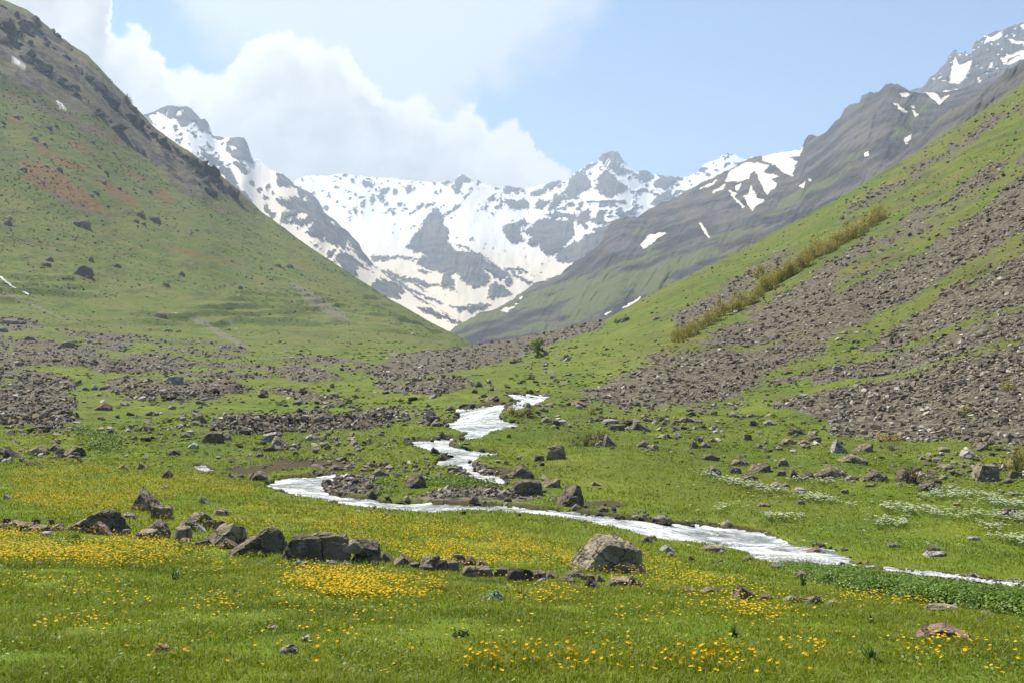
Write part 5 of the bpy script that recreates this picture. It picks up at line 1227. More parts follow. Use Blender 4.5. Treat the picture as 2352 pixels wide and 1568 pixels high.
MS, g = material("scree_stone")
ri = g.node('ShaderNodeNewGeometry').outputs['Random Per Island']
pos = g.node('ShaderNodeNewGeometry').outputs['Position']
nz = g.noise(pos, 5.0, 5, 0.65).outputs['Fac']
rmp = g.node('ShaderNodeValToRGB')
e = rmp.color_ramp.elements
e[0].position = 0.0; e[0].color = (0.050, 0.044, 0.034, 1)
e[1].position = 1.0; e[1].color = (0.50, 0.46, 0.39, 1)
for p_, c_ in ((0.3, (0.135, 0.117, 0.086, 1)), (0.55, (0.200, 0.174, 0.128, 1)), (0.72, (0.240, 0.212, 0.164, 1)), (0.82, (0.25, 0.212, 0.152, 1)), (0.93, (0.38, 0.35, 0.295, 1))):
    q_ = e.new(p_); q_.color = c_
g.put(rmp.inputs[0], ri)
cc = g.mix(g.ss(nz, 0.3, 0.7, 0.0, 0.45), rmp.outputs[0], (0.10, 0.084, 0.06))
g.surface(cc, 0.92, g.bump(nz, 0.6, 0.06), 0.12)


def bake(name, protos, loc, size, mats, seed, tilt=0.5, sink=0.25, smooth=False, kind='stuff', flat=None, label=None, cat=None):
    r = np.random.default_rng(seed)
    n = len(loc)
    pick = r.integers(0, len(protos), n)
    az = r.uniform(0, 2 * pi, n); tx = r.normal(0, tilt, n); ty = r.normal(0, tilt, n)
    asp = np.stack([r.uniform(0.8, 1.35, n), r.uniform(0.75, 1.1, n), r.uniform(0.6, 1.15, n) if flat is None else np.full(n, flat)], 1) * size[:, None]
    VV = []; FF = []; base = 0
    for k, (pv, pf) in enumerate(protos):
        m = np.where(pick == k)[0]
        if not len(m):
            continue
        p = pv[None] * asp[m][:, None, :]
        c, s = np.cos(tx[m])[:, None], np.sin(tx[m])[:, None]
        y = p[..., 1] * c - p[..., 2] * s; z = p[..., 1] * s + p[..., 2] * c; x = p[..., 0]
        c, s = np.cos(ty[m])[:, None], np.sin(ty[m])[:, None]
        x, z = x * c + z * s, -x * s + z * c
        c, s = np.cos(az[m])[:, None], np.sin(az[m])[:, None]
        x, y = x * c - y * s, x * s + y * c
        q = np.stack([x, y, z], -1) + loc[m][:, None, :]
        q[..., 2] += (size[m] * (0.36 - sink))[:, None]
        VV.append(q.reshape(-1, 3))
        FF.append((pf[None] + (np.arange(len(m)) * len(pv))[:, None, None] + base).reshape(-1, pf.shape[1]))
        base += len(m) * len(pv)
    o = mesh_object(name, np.concatenate(VV), faces_tris=np.concatenate(FF), mats=mats, smooth=smooth, kind=kind)
    if label:
        tag(o, label, cat)
    return o


def attr_at(name, x, y):
    c = np.clip(np.rint(np.interp(CX + x / y * F, COLS, np.arange(NX))), 0, NX - 1).astype(int)
    l = np.clip(np.rint(np.interp(np.log(y), LY, np.arange(NY))), 0, NY - 1).astype(int)
    return A[name][c, l]


def scatter(n, box, accept, lo, hi, seed, power=2.2, biggest=2.2):
    """n candidate ground points over a piece of the view; stones keep true sizes between lo and hi pixels wide at their distance"""
    r = np.random.default_rng(seed)
    px = r.uniform(box[0], box[2], n); row = r.uniform(box[1], box[3], n)
    x, y = ground_at(px, row)
    k = np.isfinite(y)
    px, row, x, y = px[k], row[k], x[k], y[k]
    pr = accept(px, row, x, y)
    k = r.uniform(size=len(x)) < pr
    px, row, x, y = px[k], row[k], x[k], y[k]
    y = y * (1 + r.normal(0, 0.002, len(y)))
    sz = (lo + (hi - lo) * r.uniform(size=len(x)) ** power) * y / F
    return np.stack([x, y, z_at(x, y)], 1), np.clip(sz, 0.06, biggest)

loc, sz = scatter(95000, (1250, 150, 2700, 1030), lambda a, b, x, y: (smooth01(attr_at('scree_slope', x, y), 0.2, 0.85) * 0.9 + 0.02) * (0.35 + 0.65 * smooth01(fbm(x / 5, y / 4, octaves=4, seed=63), -0.35, 0.15)), 2.2, 15, 31, 4.2)
sz = sz * np.clip(np.interp(loc[:, 1], [40, 60, 110, 350], [1.35, 1.15, 0.9, 0.8]), 0, 2)
bake("scree", CHIPS, loc, sz, [MS], 32)
loc, sz = scatter(60000, (-250, 720, 1400, 1140), lambda a, b, x, y: smooth01(attr_at('scree', x, y), 0.15, 0.8) * 0.8, 2.4, 14, 33, 4.4)
sz = sz * np.interp(loc[:, 1], [25, 45, 80, 200, 400], [1.2, 1.2, 1.0, 0.85, 0.75])
bake("rubble", CHIPS, loc, sz, [MS], 34, tilt=0.6)

LITTER = [[(1220, 925), (1600, 945), (1900, 985), (2352, 1020), (2600, 1030), (2600, 1130), (2352, 1110), (2050, 1110), (1800, 1100), (1620, 1085), (1500, 1040), (1300, 1010)], [(450, 970), (760, 965), (1050, 950), (1180, 985), (1060, 1010), (940, 1020), (760, 1030), (560, 1050), (420, 1040)],
          [(-100, 900), (300, 900), (620, 900), (1100, 870), (1180, 900), (1000, 950), (700, 950), (400, 1050), (-100, 1060)], [(720, 1050), (1240, 1060), (1330, 1150), (1230, 1180), (900, 1180), (740, 1150)], [(1180, 795), (1300, 800), (1320, 880), (1200, 870)]]
def litter(px, row, x, y):
    a = smooth01(sdf_any(px, row, LITTER, 40), -18, 8)
    cl = smooth01(fbm(x / 4.5, y / 4.5, octaves=4, seed=66), -0.05, 0.45)
    return a * (0.10 + 0.9 * cl) * (1 - smooth01(attr_at('dirt', x, y), 0.9, 1.0) * 0)
inw = lambda px, row: sdf_any(px, row, WATER, 20) > 1
loc, sz = scatter(34000, (-150, 780, 2600, 1190), lambda a, b, x, y: litter(a, b, x, y) * np.where(inw(a, b), 0.08, 1), 2.6, 24, 35, 4.2)
bake("scattered_stones", CHIPS, loc, sz, [MS], 36, tilt=0.35)
loc, sz = scatter(9000, (400, 895, 2352, 1340), lambda a, b, x, y: smooth01(sdf_any(a, b, WATER, 30), 0.5, 3) * 0.9 * smooth01(fbm(x / 1.3, y / 1.0, octaves=3, seed=62), 0.22, 0.55) * (a < 2000), 3.0, 17, 137, 2.4)
loc[:, 2] += 0.30
bake("stream_stones", CHIPS, loc, sz, [MRW], 138, tilt=0.3, sink=0.2)
# stones lining the water and sparse stones on both slopes
loc, sz = scatter(26000, (400, 890, 2352, 1340), lambda a, b, x, y: (np.exp(-((sdf_any(a, b, WATER, 30) + 3) / 5.0) ** 2) * 0.5 + 0.10 * attr_at('dirt', x, y)) * smooth01(fbm(x / 1.6, y / 1.6, octaves=3, seed=67), -0.1, 0.35), 3.5, 14, 37, 2.5)
sz = sz * 1.15
bake("bank_stones", CHIPS, loc, sz, [MS], 38, tilt=0.35)
loc, sz = scatter(15000, (-250, 150, 1150, 860), lambda a, b, x, y: (0.10 + 0.9 * smooth01(fbm(x / 40, y / 30, octaves=4, seed=68), 0.05, 0.5)) * (y < 1000) * (1 - 0.6 * attr_at('cliff', x, y)), 1.5, 9, 39, 4.5)
bake("hillside_stones", CHIPS, loc, sz, [MS], 40, tilt=0.4)
loc, sz = scatter(14000, (1180, 180, 2352, 930), lambda a, b, x, y: (0.25 + 0.75 * smooth01(fbm(x / 12, y / 12, octaves=3, seed=69), 0.0, 0.5)) * (y < 420) * (0.25 + 0.75 * smooth01(a, 1550, 1850)), 1.6, 9, 41, 4.0)
bake("hillside_stones", CHIPS, loc, sz, [MS], 42, tilt=0.4)

# ---- tussocks: rounded clumps of grass that roughen the slopes and the valley floor
MT, g = material("tussock_grass")
ri = g.node('ShaderNodeNewGeometry').outputs['Random Per Island']
pos = g.node('ShaderNodeNewGeometry').outputs['Position']
rmp = g.node('ShaderNodeValToRGB')
e = rmp.color_ramp.elements
e[0].position = 0.0; e[0].color = (0.060, 0.088, 0.012, 1)
e[1].position = 1.0; e[1].color = (0.150, 0.118, 0.045, 1)
for p_, c_ in ((0.35, (0.090, 0.135, 0.012, 1)), (0.65, (0.115, 0.150, 0.016, 1)), (0.85, (0.150, 0.165, 0.030, 1))):
    q_ = e.new(p_); q_.color = c_
g.put(rmp.inputs[0], ri)
nz = g.noise(pos, 6.0, 4, 0.7).outputs['Fac']
g.surface(g.mix(g.ss(nz, 0.4, 0.7, 0.0, 0.5), rmp.outputs[0], (0.07, 0.095, 0.015)), 0.9, g.bump(nz, 1.0, 0.08), 0.1)
grassy = lambda x, y: np.clip(1 - 1.4 * (attr_at('scree', x, y) + attr_at('cliff', x, y)) - 0.9 * attr_at('scree_slope', x, y), 0, 1)
loc, sz = scatter(26000, (-250, 150, 1150, 850), lambda a, b, x, y: grassy(x, y) * (y < 1050) * (0.15 + 0.85 * smooth01(fbm(x / 30, y / 60, octaves=4, seed=44), -0.2, 0.35)), 1.8, 7, 45, 2.6)
bake("tussocks", CHIPS, loc, sz, [MT], 46, tilt=0.15, sink=0.36, smooth=True, flat=0.6)
loc, sz = scatter(30000, (-250, 780, 2600, 1150), lambda a, b, x, y: grassy(x, y) * (y > 34) * (y < 420) * (0.1 + 0.9 * smooth01(fbm(x / 5, y / 5, octaves=4, seed=47), -0.15, 0.35)) * np.where(inw(a, b), 0, 1), 2.6, 13, 48, 3.0)
bake("tussocks", CHIPS, loc, sz, [MT], 49, tilt=0.12, sink=0.33, smooth=True, flat=0.7)
loc, sz = scatter(16000, (1180, 180, 2500, 950), lambda a, b, x, y: grassy(x, y) * (y < 420) * (0.15 + 0.85 * smooth01(fbm(x / 9, y / 6, octaves=4, seed=43), -0.2, 0.35)), 2.0, 8, 145, 2.8)
bake("tussocks", CHIPS, loc, sz, [MT], 146, tilt=0.15, sink=0.32, smooth=True, flat=0.7)

# ---- crags breaking through the upper left slope and along the dark ridge
MCR, g = material("crag_rock")
ri = g.node('ShaderNodeNewGeometry').outputs['Random Per Island']
pos = g.node('ShaderNodeNewGeometry').outputs['Position']
nz = g.noise(pos, 0.7, 6, 0.7).outputs['Fac']
cc = g.mix(ri, (0.034, 0.031, 0.029), (0.105, 0.093, 0.078))
cc = g.mix(g.ss(nz, 0.50, 0.68, 0.0, 0.7), cc, (0.115, 0.100, 0.045))
g.surface(cc, 0.95, g.bump(nz, 1.0, 0.8), 0.1)
loc, sz = scatter(5200, (-250, -200, 640, 480), lambda a, b, x, y: smooth01(attr_at('cliff', x, y), 0.5, 0.95) * smooth01(fbm(x / 34 + z_at(x, y) / 40, y / 26, octaves=4, seed=148), -0.15, 0.2), 5.0, 52, 149, 2.4, 17)
bake("crags", CHIPS, loc, sz, [MCR], 150, tilt=0.8, sink=0.46, smooth=False)
# ------------------------------------------------------------------ meadow: grass, flowers, plants
MGR, g = material("grass_blade")
geo = g.node('ShaderNodeNewGeometry')
ri = geo.outputs['Random Per Island']
pos = geo.outputs['Position']
n1 = g.noise(pos, 0.9, 4, 0.6).outputs['Fac']
n2 = g.noise(pos, 0.16, 3, 0.6).outputs['Fac']
c = g.mix(ri, (0.112, 0.168, 0.008), (0.272, 0.312, 0.013))
c = g.mix(g.ss(n1, 0.35, 0.65, 0.0, 0.7), c, (0.165, 0.215, 0.008))
c = g.mix(g.ss(n2, 0.40, 0.62, 0.0, 0.6), c, (0.225, 0.245, 0.020))
c = g.mix(g.ss(g.noise(pos, 0.45, 5, 0.65).outputs['Fac'], 0.50, 0.68, 0.0, 0.6), c, (0.075, 0.120, 0.010))
dry = g.ss(g.m('FRACT', g.m('MULTIPLY', ri, 37.0)), 0.955, 0.96)
c = g.mix(dry, c, (0.30, 0.25, 0.12))
g.surface(c, 0.55, None, 0.22, trans=0.42)

MBL, g = material("broad_leaf")
ri = g.node('ShaderNodeNewGeometry').outputs['Random Per Island']
c = g.mix(ri, (0.085, 0.150, 0.010), (0.190, 0.270, 0.018))
g.surface(c, 0.5, None, 0.25, trans=0.35)
MHL, g = material("herb_leaf")
ri = g.node('ShaderNodeNewGeometry').outputs['Random Per Island']
g.surface(g.mix(ri, (0.045, 0.100, 0.008), (0.145, 0.235, 0.018)), 0.5, None, 0.25, trans=0.25)
MTL, g = material("pale_tree_leaf")
ri = g.node('ShaderNodeNewGeometry').outputs['Random Per Island']
g.surface(g.mix(ri, (0.110, 0.180, 0.028), (0.250, 0.340, 0.065)), 0.5, None, 0.25, trans=0.35)
MDL, g = material("dark_leaf")
ri = g.node('ShaderNodeNewGeometry').outputs['Random Per Island']
g.surface(g.mix(ri, (0.020, 0.055, 0.008), (0.060, 0.120, 0.016)), 0.5, None, 0.3, trans=0.25)
MSL, g = material("silvery_leaf")
ri = g.node('ShaderNodeNewGeometry').outputs['Random Per Island']
g.surface(g.mix(ri, (0.13, 0.19, 0.10), (0.34, 0.42, 0.30)), 0.6, None, 0.2, trans=0.25)
MYL, g = material("yellow_brown_twig_leaf")
ri = g.node('ShaderNodeNewGeometry').outputs['Random Per Island']
g.surface(g.mix(ri, (0.22, 0.19, 0.038), (0.43, 0.37, 0.095)), 0.7, None, 0.15, trans=0.3)
MBT, g = material("bare_twig")
ri = g.node('ShaderNodeNewGeometry').outputs['Random Per Island']
g.surface(g.mix(ri, (0.075, 0.055, 0.036), (0.17, 0.125, 0.08)), 0.8, None, 0.15)
MBK, g = material("bark")
g.surface((0.09, 0.075, 0.058), 0.9, None, 0.1)
MYF, g = material("buttercup_petal")
ri = g.node('ShaderNodeNewGeometry').outputs['Random Per Island']
g.surface(g.mix(ri, (0.53, 0.335, 0.003), (0.65, 0.43, 0.006)), 0.6, None, 0.12, trans=0.2)
MST, g = material("flower_stem")
g.surface((0.14, 0.22, 0.03), 0.6, None, 0.2, trans=0.2)
MWF, g = material("white_petal")
ri = g.node('ShaderNodeNewGeometry').outputs['Random Per Island']
g.surface(g.mix(ri, (0.66, 0.68, 0.50), (0.86, 0.86, 0.76)), 0.6, None, 0.2, trans=0.3)


def spread(n, y0, y1, power, margin=560, seed=0):
    """random ground points in view, density falling with distance"""
    r = np.random.default_rng(seed)
    a = 2 - power
    u = r.uniform(size=n)
    y = (y0 ** a + u * (y1 ** a - y0 ** a)) ** (1 / a)
    px = r.uniform(-margin, 2352 + margin, n)
    return (px - CX) / F * y, y


def project(x, y, z):
    return CX + x / y * F, CY - z / y * F


BARE = A['dirt'] + A['scree'] + A['scree_slope']
A['bare'] = BARE
A['waterdist'] = wsd
stone_xy = np.array([[p[0].location.x, p[0].location.y, p[3] * p[0].location.y / F] for p in placed])

def blades(n, y0, y1, power, lw, seed, name):
    x, y = spread(n, y0, y1, power, seed=seed)
    r = np.random.default_rng(seed + 1)
    k = (attr_at('bare', x, y) < 0.45) & (attr_at('waterdist', x, y) < -2.5) & (r.uniform(size=len(x)) > smooth01(y, 35, 75))
    x, y = x[k], y[k]
    clump = fbm(x / 0.45, y / 0.45, octaves=3, seed=81)
    k = r.uniform(size=len(x)) < 0.88 + 0.5 * clump + 0.2 * fbm(x / 1.8, y / 1.8, octaves=2, seed=82)
    x, y, clump = x[k], y[k], clump[k]
    n = len(x)
    z = z_at(x, y) - 0.008
    tall = 1 + 0.9 * np.clip(clump, -0.6, 0.8) + 1.5 * np.clip(fbm(x / 0.35, y / 0.35, octaves=2, seed=84) - 0.42, 0, 1) + 0.3 * fbm(x / 2.5, y / 2.5, octaves=2, seed=83)
    L = r.uniform(0.028, 0.062, n) * tall * np.clip(0.85 + y / 60, 0.8, 1.3)
    W = np.maximum(lw[0], lw[1] * y) * r.uniform(0.6, 1.35, n)
    az = r.uniform(0, 2 * pi, n)
    lean = r.uniform(0.15, 1.15, n)
    dx_, dy_ = np.cos(az), np.sin(az)
    sx, sy = -dy_ * W / 2, dx_ * W / 2
    mx, my, mz = x + dx_ * L * lean * 0.28, y + dy_ * L * lean * 0.28, z + L * 0.62
    tx, ty, tz = x + dx_ * L * lean * 0.9, y + dy_ * L * lean * 0.9, z + L * (1.12 - 0.42 * lean)
    V = np.empty((n, 5, 3))
    V[:, 0] = np.stack([x - sx * .7, y - sy * .7, z], 1); V[:, 1] = np.stack([x + sx * .7, y + sy * .7, z], 1)
    V[:, 2] = np.stack([mx + sx, my + sy, mz], 1); V[:, 3] = np.stack([mx - sx, my - sy, mz], 1); V[:, 4] = np.stack([tx, ty, tz], 1)
    b = (np.arange(n) * 5)[:, None]
    return V.reshape(-1, 3), b + np.array([[0, 1, 2, 3]]), b + np.array([[3, 2, 4]])

parts = [blades(480000, 3.6, 12, 1.35, (0.0045, 0.0006), 90, 'a'), blades(470000, 11, 75, 1.6, (0.005, 0.00075), 92, 'b')]
v0, q0, t0 = parts[0]; v1, q1, t1 = parts[1]
mesh_object("grass", np.concatenate([v0, v1]), np.concatenate([q0, q1 + len(v0)]), np.concatenate([t0, t1 + len(v0)]), [MGR], True, kind='stuff')

# small broad leaves among the grass
def leaf_quads(P, N, size, r, aspect=1.6):
    """little leaves: pointed quads at P, facing roughly N"""
    n = len(P)
    t = r.normal(size=(n, 3)); t -= (t * N).sum(1)[:, None] * N; t /= np.linalg.norm(t, axis=1)[:, None] + 1e-9
    b = np.cross(N, t)
    a = size[:, None] * aspect * 0.5; w = size[:, None] * 0.5
    V = np.empty((n, 4, 3))
    V[:, 0] = P - t * a; V[:, 1] = P + b * w; V[:, 2] = P + t * a; V[:, 3] = P - b * w
    return V.reshape(-1, 3), (np.arange(n) * 4)[:, None] + np.array([[0, 1, 2, 3]])
x, y = spread(70000, 3.8, 32, 1.5, seed=95)
r = np.random.default_rng(96)
k = (r.uniform(size=len(x)) < smooth01(fbm(x / 0.7, y / 0.7, octaves=3, seed=97), -0.05, 0.4)) & (attr_at('bare', x, y) < 0.45) & (attr_at('waterdist', x, y) < -3)
x, y = x[k], y[k]
P = np.stack([x, y, z_at(x, y) + r.uniform(0.015, 0.07, len(x))], 1)
N = r.normal(size=P.shape) * 0.5 + np.array([0, 0, 1.0]); N /= np.linalg.norm(N, axis=1)[:, None]
lv, lq = leaf_quads(P, N, r.uniform(0.006, 0.017, len(x)) * np.clip(0.8 + y / 18, 0.9, 2.2), r)
mesh_object("herb_leaves", lv, lq, None, [MBL], True, kind='stuff')

# ---- yellow flowers
FL = [([(30, 1090), (110, 1072), (210, 1076), (330, 1105), (480, 1108), (580, 1130), (560, 1150), (420, 1132), (350, 1152), (250, 1182), (130, 1165), (40, 1155)], 1.5),
      ([(60, 1130), (330, 1140), (420, 1180), (560, 1190), (640, 1195), (620, 1225), (430, 1215), (250, 1200), (100, 1190)], 0.42),
      ([(560, 1165), (760, 1175), (900, 1180), (920, 1200), (700, 1215), (560, 1200)], 0.45),
      ([(690, 1215), (760, 1200), (860, 1192), (1000, 1210), (1180, 1238), (1310, 1270), (1320, 1312), (1100, 1302), (960, 1295), (900, 1270), (780, 1240)], 1.15),
      ([(-150, 1215), (120, 1228), (300, 1240), (520, 1278), (545, 1300), (420, 1300), (250, 1312), (150, 1302), (-150, 1290)], 1.15),
      ([(630, 1326), (700, 1314), (800, 1328), (950, 1345), (1020, 1350), (1010, 1378), (880, 1388), (760, 1376), (660, 1350)], 1.15),
      ([(1480, 1285), (1600, 1325), (1720, 1352), (1600, 1350), (1490, 1325), (1320, 1318)], 0.8),
      ([(1400, 1330), (1560, 1345), (1700, 1370), (1800, 1378), (1760, 1390), (1560, 1372), (1420, 1350)], 0.35)]
FB = [(1740, 1418, 75, 24, 0.9), (2090, 1398, 60, 14, 0.9), (1975, 1388, 70, 14, 0.7), (1640, 1400, 50, 20, 0.4), (1255, 1380, 60, 16, 0.6), (150, 1372, 90, 20, 0.35), (90, 1355, 60, 24, 0.3), (480, 1320, 50, 14, 0.4), (730, 1395, 180, 20, 0.16), (500, 1410, 60, 20, 0.30),
      (270, 1395, 50, 14, 0.3), (820, 1430, 60, 20, 0.25), (880, 1435, 60, 20, 0.3), (700, 1420, 100, 22, 0.16), (1500, 1430, 100, 16, 0.25), (1130, 1530, 60, 22, 0.4), (1260, 1520, 90, 30, 0.24), (1650, 1520, 80, 24, 0.3), (1840, 1500, 60, 20, 0.25), (2150, 1500, 90, 20, 0.22), (180, 1450, 90, 18, 0.16),
      (1900, 1110, 160, 12, 0.25), (1990, 1190, 120, 14, 0.25), (1750, 1135, 120, 14, 0.2), (2250, 1215, 120, 20, 0.22), (900, 1115, 60, 8, 0.2), (160, 1010, 130, 8, 0.5), (90, 960, 90, 6, 0.5), (60, 1040, 80, 8, 0.35)]
STRIPS = [([(940, 870), (990, 874), (1012, 884), (985, 882)], 1.0), ([(820, 911), (870, 914), (940, 920), (930, 924), (860, 920)], 1.0), ([(1400, 962), (1450, 957), (1480, 962), (1420, 968)], 0.9), ([(1140, 896), (1155, 895), (1160, 900)], 0.8)]
def flower_density(px, row):
    d = np.zeros(px.shape)
    w = 9 * fbm(px / 40, row / 14, octaves=3, seed=85)
    for p, a in FL:
        d = np.maximum(d, a * smooth01(sdf(px + w, row + 0.6 * w, p, 40), -16, 10))
    for cx, cy, rx, ry, a in FB:
        d = np.maximum(d, a * np.exp(-((px - cx) / rx) ** 2 - ((row - cy) / ry) ** 2))
    for p, a in STRIPS:
        d = np.maximum(d, a * smooth01(sdf(px, row, p, 10), -2, 1))
    return d
r = np.random.default_rng(99)
n = 420000
px = r.uniform(-150, 2500, n); row = 870 + (1575 - 870) * r.uniform(size=n)
x, y = ground_at(px, row)
k = np.isfinite(y); px, row, x, y = px[k], row[k], x[k], y[k]
dens = flower_density(px, row)
texture = np.clip(0.65 + 1.1 * fbm(x / 0.8, y / 0.8, octaves=3, seed=86), 0.05, 1.5)
sprinkle = 0.012 * smooth01(row, 1200, 1300) * np.clip(0.3 + 2.2 * fbm(x / 0.6, y / 0.6, octaves=2, seed=88), 0, 2)
prob = (dens * texture * 1.2 + sprinkle * 2.4) * np.interp(y, [5, 9, 14, 22, 32, 80], [0.15, 0.35, 0.65, 1.1, 1.2, 1.2])
k = (r.uniform(size=len(x)) < prob) & (attr_at('waterdist', x, y) < -2)
for sx, sy, sw in stone_xy:
    k &= ((x - sx) ** 2 + (y - sy) ** 2) > (0.42 * sw) ** 2
px, row, x, y = px[k], row[k], x[k], y[k]
order = np.argsort(y)
px, row, x, y = px[order], row[order], x[order], y[order]
z = z_at(x, y)
inframe = (px > 4) & (px < 2348) & (row < 1560) & (row > 860)
ind = np.where(inframe)[0][:300]


def buttercup(seed, h):
    """five cupped petals on a thin stem"""
    rr = np.random.default_rng(seed)
    V = []; Q = []; T = []; MI = []
    tilt = rr.uniform(-0.5, 0.5, 2)
    cx, cy = rr.uniform(-0.012, 0.012, 2)
    for i in range(4):                        # stem: thin square tube, bent
        t = i / 3
        for a in range(3):
            V.append((cx * t * t + 0.0010 * cos(a * 2.094), cy * t * t + 0.0010 * sin(a * 2.094), h * t))
    for i in range(3):
        for a in range(3):
            b = (a + 1) % 3
            Q.append((i * 3 + a, i * 3 + b, i * 3 + 3 + b, i * 3 + 3 + a)); MI.append(1)
    R = 0.0135
    def put(rad, az, up):
        px_, py_ = rad * cos(az), rad * sin(az)
        V.append((cx + px_, cy + py_, h + up + px_ * tilt[0] + py_ * tilt[1]))
        return len(V) - 1
    off = rr.uniform(0, 6)
    for p_ in range(5):
        a0 = off + p_ * 2 * pi / 5
        c0 = put(0.0, 0, 0.0)
        l1 = put(R * 0.62, a0 - 0.62, 0.0035); r1 = put(R * 0.62, a0 + 0.62, 0.0035)
        l2 = put(R * 1.02, a0 - 0.42, 0.0085); r2 = put(R * 1.02, a0 + 0.42, 0.0085)
        m2 = put(R * 0.95, a0, 0.0065)
        Q.append((l1, m2, r1, c0)[::-1]); MI.append(0)
        Q.append((l1, l2, m2, m2)[:4]) if False else None
        T.append((l1, l2, m2)); T.append((m2, r2, r1))
    return np.array(V), np.array(Q), np.array(T), MI + [0] * len(T)
protos = []
for i in range(5):
    v, q, t, mi = buttercup(500 + i, (0.07, 0.10, 0.085, 0.12, 0.095)[i])
    o = mesh_object("buttercup", v, q, t, [MYF, MST], True, mat_index=mi)
    protos.append(o)
used = [False] * 5
for n_, j in enumerate(ind):
    k = n_ % 5
    o = protos[k] if not used[k] else protos[k].copy()
    if used[k]:
        scene.collection.objects.link(o)
    used[k] = True
    o.location = (x[j], y[j], z[j] - 0.005)
    o.rotation_euler = (0, 0, r.uniform(0, 6.28))
    s = r.uniform(0.75, 1.05)
    o.scale = (s, s, s * r.uniform(0.8, 1.1))
    tag(o, "yellow buttercup with glossy cupped petals on a thin stem in the closest meadow grass", "flower", "yellow buttercups in the meadow")
rest = np.setdiff1d(np.arange(len(x)), ind)
# every other flower: five petal cups
xr_, yr_, zr_ = x[rest], y[rest], z[rest]
n = len(rest)
hgt = r.uniform(0.06, 0.12, n) * np.clip(0.75 + yr_ / 40, 0.8, 1.5)
rad = r.uniform(0.008, 0.0125, n) * np.interp(yr_, [5, 20, 40, 100], [1.0, 1.05, 1.4, 3.2])
ang = r.uniform(0, 6.28, n); tx = r.normal(0, 0.2, n); ty = r.normal(-0.05, 0.2, n)
V = np.empty((n, 6, 3))
V[:, 0] = np.stack([xr_, yr_, zr_ + hgt], 1)
for i in range(5):
    a = ang + i * 2 * pi / 5
    ox, oy = rad * np.cos(a), rad * np.sin(a)
    V[:, i + 1] = np.stack([xr_ + ox, yr_ + oy, zr_ + hgt + rad * 0.32 + ox * tx + oy * ty], 1)
tri = np.array([[0, 1, 2], [0, 2, 3], [0, 3, 4], [0, 4, 5], [0, 5, 1]])
T = ((np.arange(n) * 6)[:, None, None] + tri[None]).reshape(-1, 3)
mesh_object("buttercups", V.reshape(-1, 3), None, T, [MYF], False, kind='stuff')

# ---- white flowers on the far bank
WFL = [[(1590, 1088), (1640, 1092), (1700, 1108), (1800, 1130), (1900, 1148), (2000, 1160), (2100, 1172), (2200, 1180), (2352, 1188), (2500, 1195), (2500, 1212), (2352, 1202), (2200, 1196), (2050, 1180), (1900, 1160), (1780, 1140), (1660, 1112)],
       [(1810, 1106), (1900, 1108), (2030, 1108), (2020, 1116), (1900, 1116)], [(2090, 1128), (2200, 1130), (2352, 1140), (2500, 1150), (2500, 1180), (2352, 1172), (2200, 1160), (2120, 1150)], [(1750, 1188), (1840, 1192), (1830, 1202), (1760, 1200)],
       [(2010, 1198), (2080, 1196), (2085, 1212), (2015, 1216)], [(1640, 1168), (1670, 1170), (1665, 1180)], [(2240, 1205), (2352, 1215), (2352, 1260), (2270, 1240)]]
n = 60000
px = r.uniform(1550, 2550, n); row = r.uniform(1075, 1270, n)
x, y = ground_at(px, row)
w = 8 * fbm(px / 40, row / 12, octaves=3, seed=87)
pr = smooth01(sdf_any(px + w, row + 0.4 * w, WFL, 30), -6, 5) * np.clip(0.5 + 1.2 * fbm(x / 0.9, y / 0.9, octaves=3, seed=89), 0.02, 1) * 0.42
pr = np.maximum(pr, 0.003)
k = r.uniform(size=n) < pr
px, row, x, y = px[k], row[k], x[k], y[k]
order = np.argsort(y); px, row, x, y = px[order], row[order], x[order], y[order]
z = z_at(x, y)

def umbel(seed):
    """flat head of white florets on a forked stem with two leaves"""
    rr = np.random.default_rng(seed)
    V = []; T = []; MI = []
    h = rr.uniform(0.22, 0.32)
    for i in range(3):
        t = i / 2
        for a in range(3):
            V.append((0.004 * cos(a * 2.094), 0.004 * sin(a * 2.094), h * t))
    for i in range(2):
        for a in range(3):
            b = (a + 1) % 3
            T += [(i * 3 + a, i * 3 + b, i * 3 + 3 + b), (i * 3 + a, i * 3 + 3 + b, i * 3 + 3 + a)]; MI += [1, 1]
    for s_ in (0, 1):
        a = rr.uniform(0, 6.28); b0 = len(V)
        V += [(0, 0, h * 0.3), (0.06 * cos(a + .3), 0.06 * sin(a + .3), h * 0.45), (0.12 * cos(a), 0.12 * sin(a), h * 0.4), (0.06 * cos(a - .3), 0.06 * sin(a - .3), h * 0.42)]
        T += [(b0, b0 + 1, b0 + 2), (b0, b0 + 2, b0 + 3)]; MI += [1, 1]
    for i in range(15):
        a = rr.uniform(0, 6.28); q = 0.055 * math.sqrt(rr.uniform()); s = rr.uniform(0.010, 0.017); b0 = len(V)
        cx, cy, cz = q * cos(a), q * sin(a), h + 0.02 - q * q * 6 + rr.uniform(-.004, .006)
        for e_ in range(5):
            V.append((cx + s * cos(e_ * 1.257), cy + s * sin(e_ * 1.257), cz + rr.uniform(-.004, .004)))
        T += [(b0, b0 + 1, b0 + 2), (b0, b0 + 2, b0 + 3), (b0, b0 + 3, b0 + 4)]; MI += [0, 0, 0]
    return np.array(V), np.array(T), MI
inframe = (px < 2345) & (row > 1080)
ind = np.where(inframe)[0][:300]
wp = []
for i in range(4):
    v, t, mi = umbel(540 + i)
    wp.append(mesh_object("white_flower", v, None, t, [MWF, MST], False, mat_index=mi))
used = [False] * 4
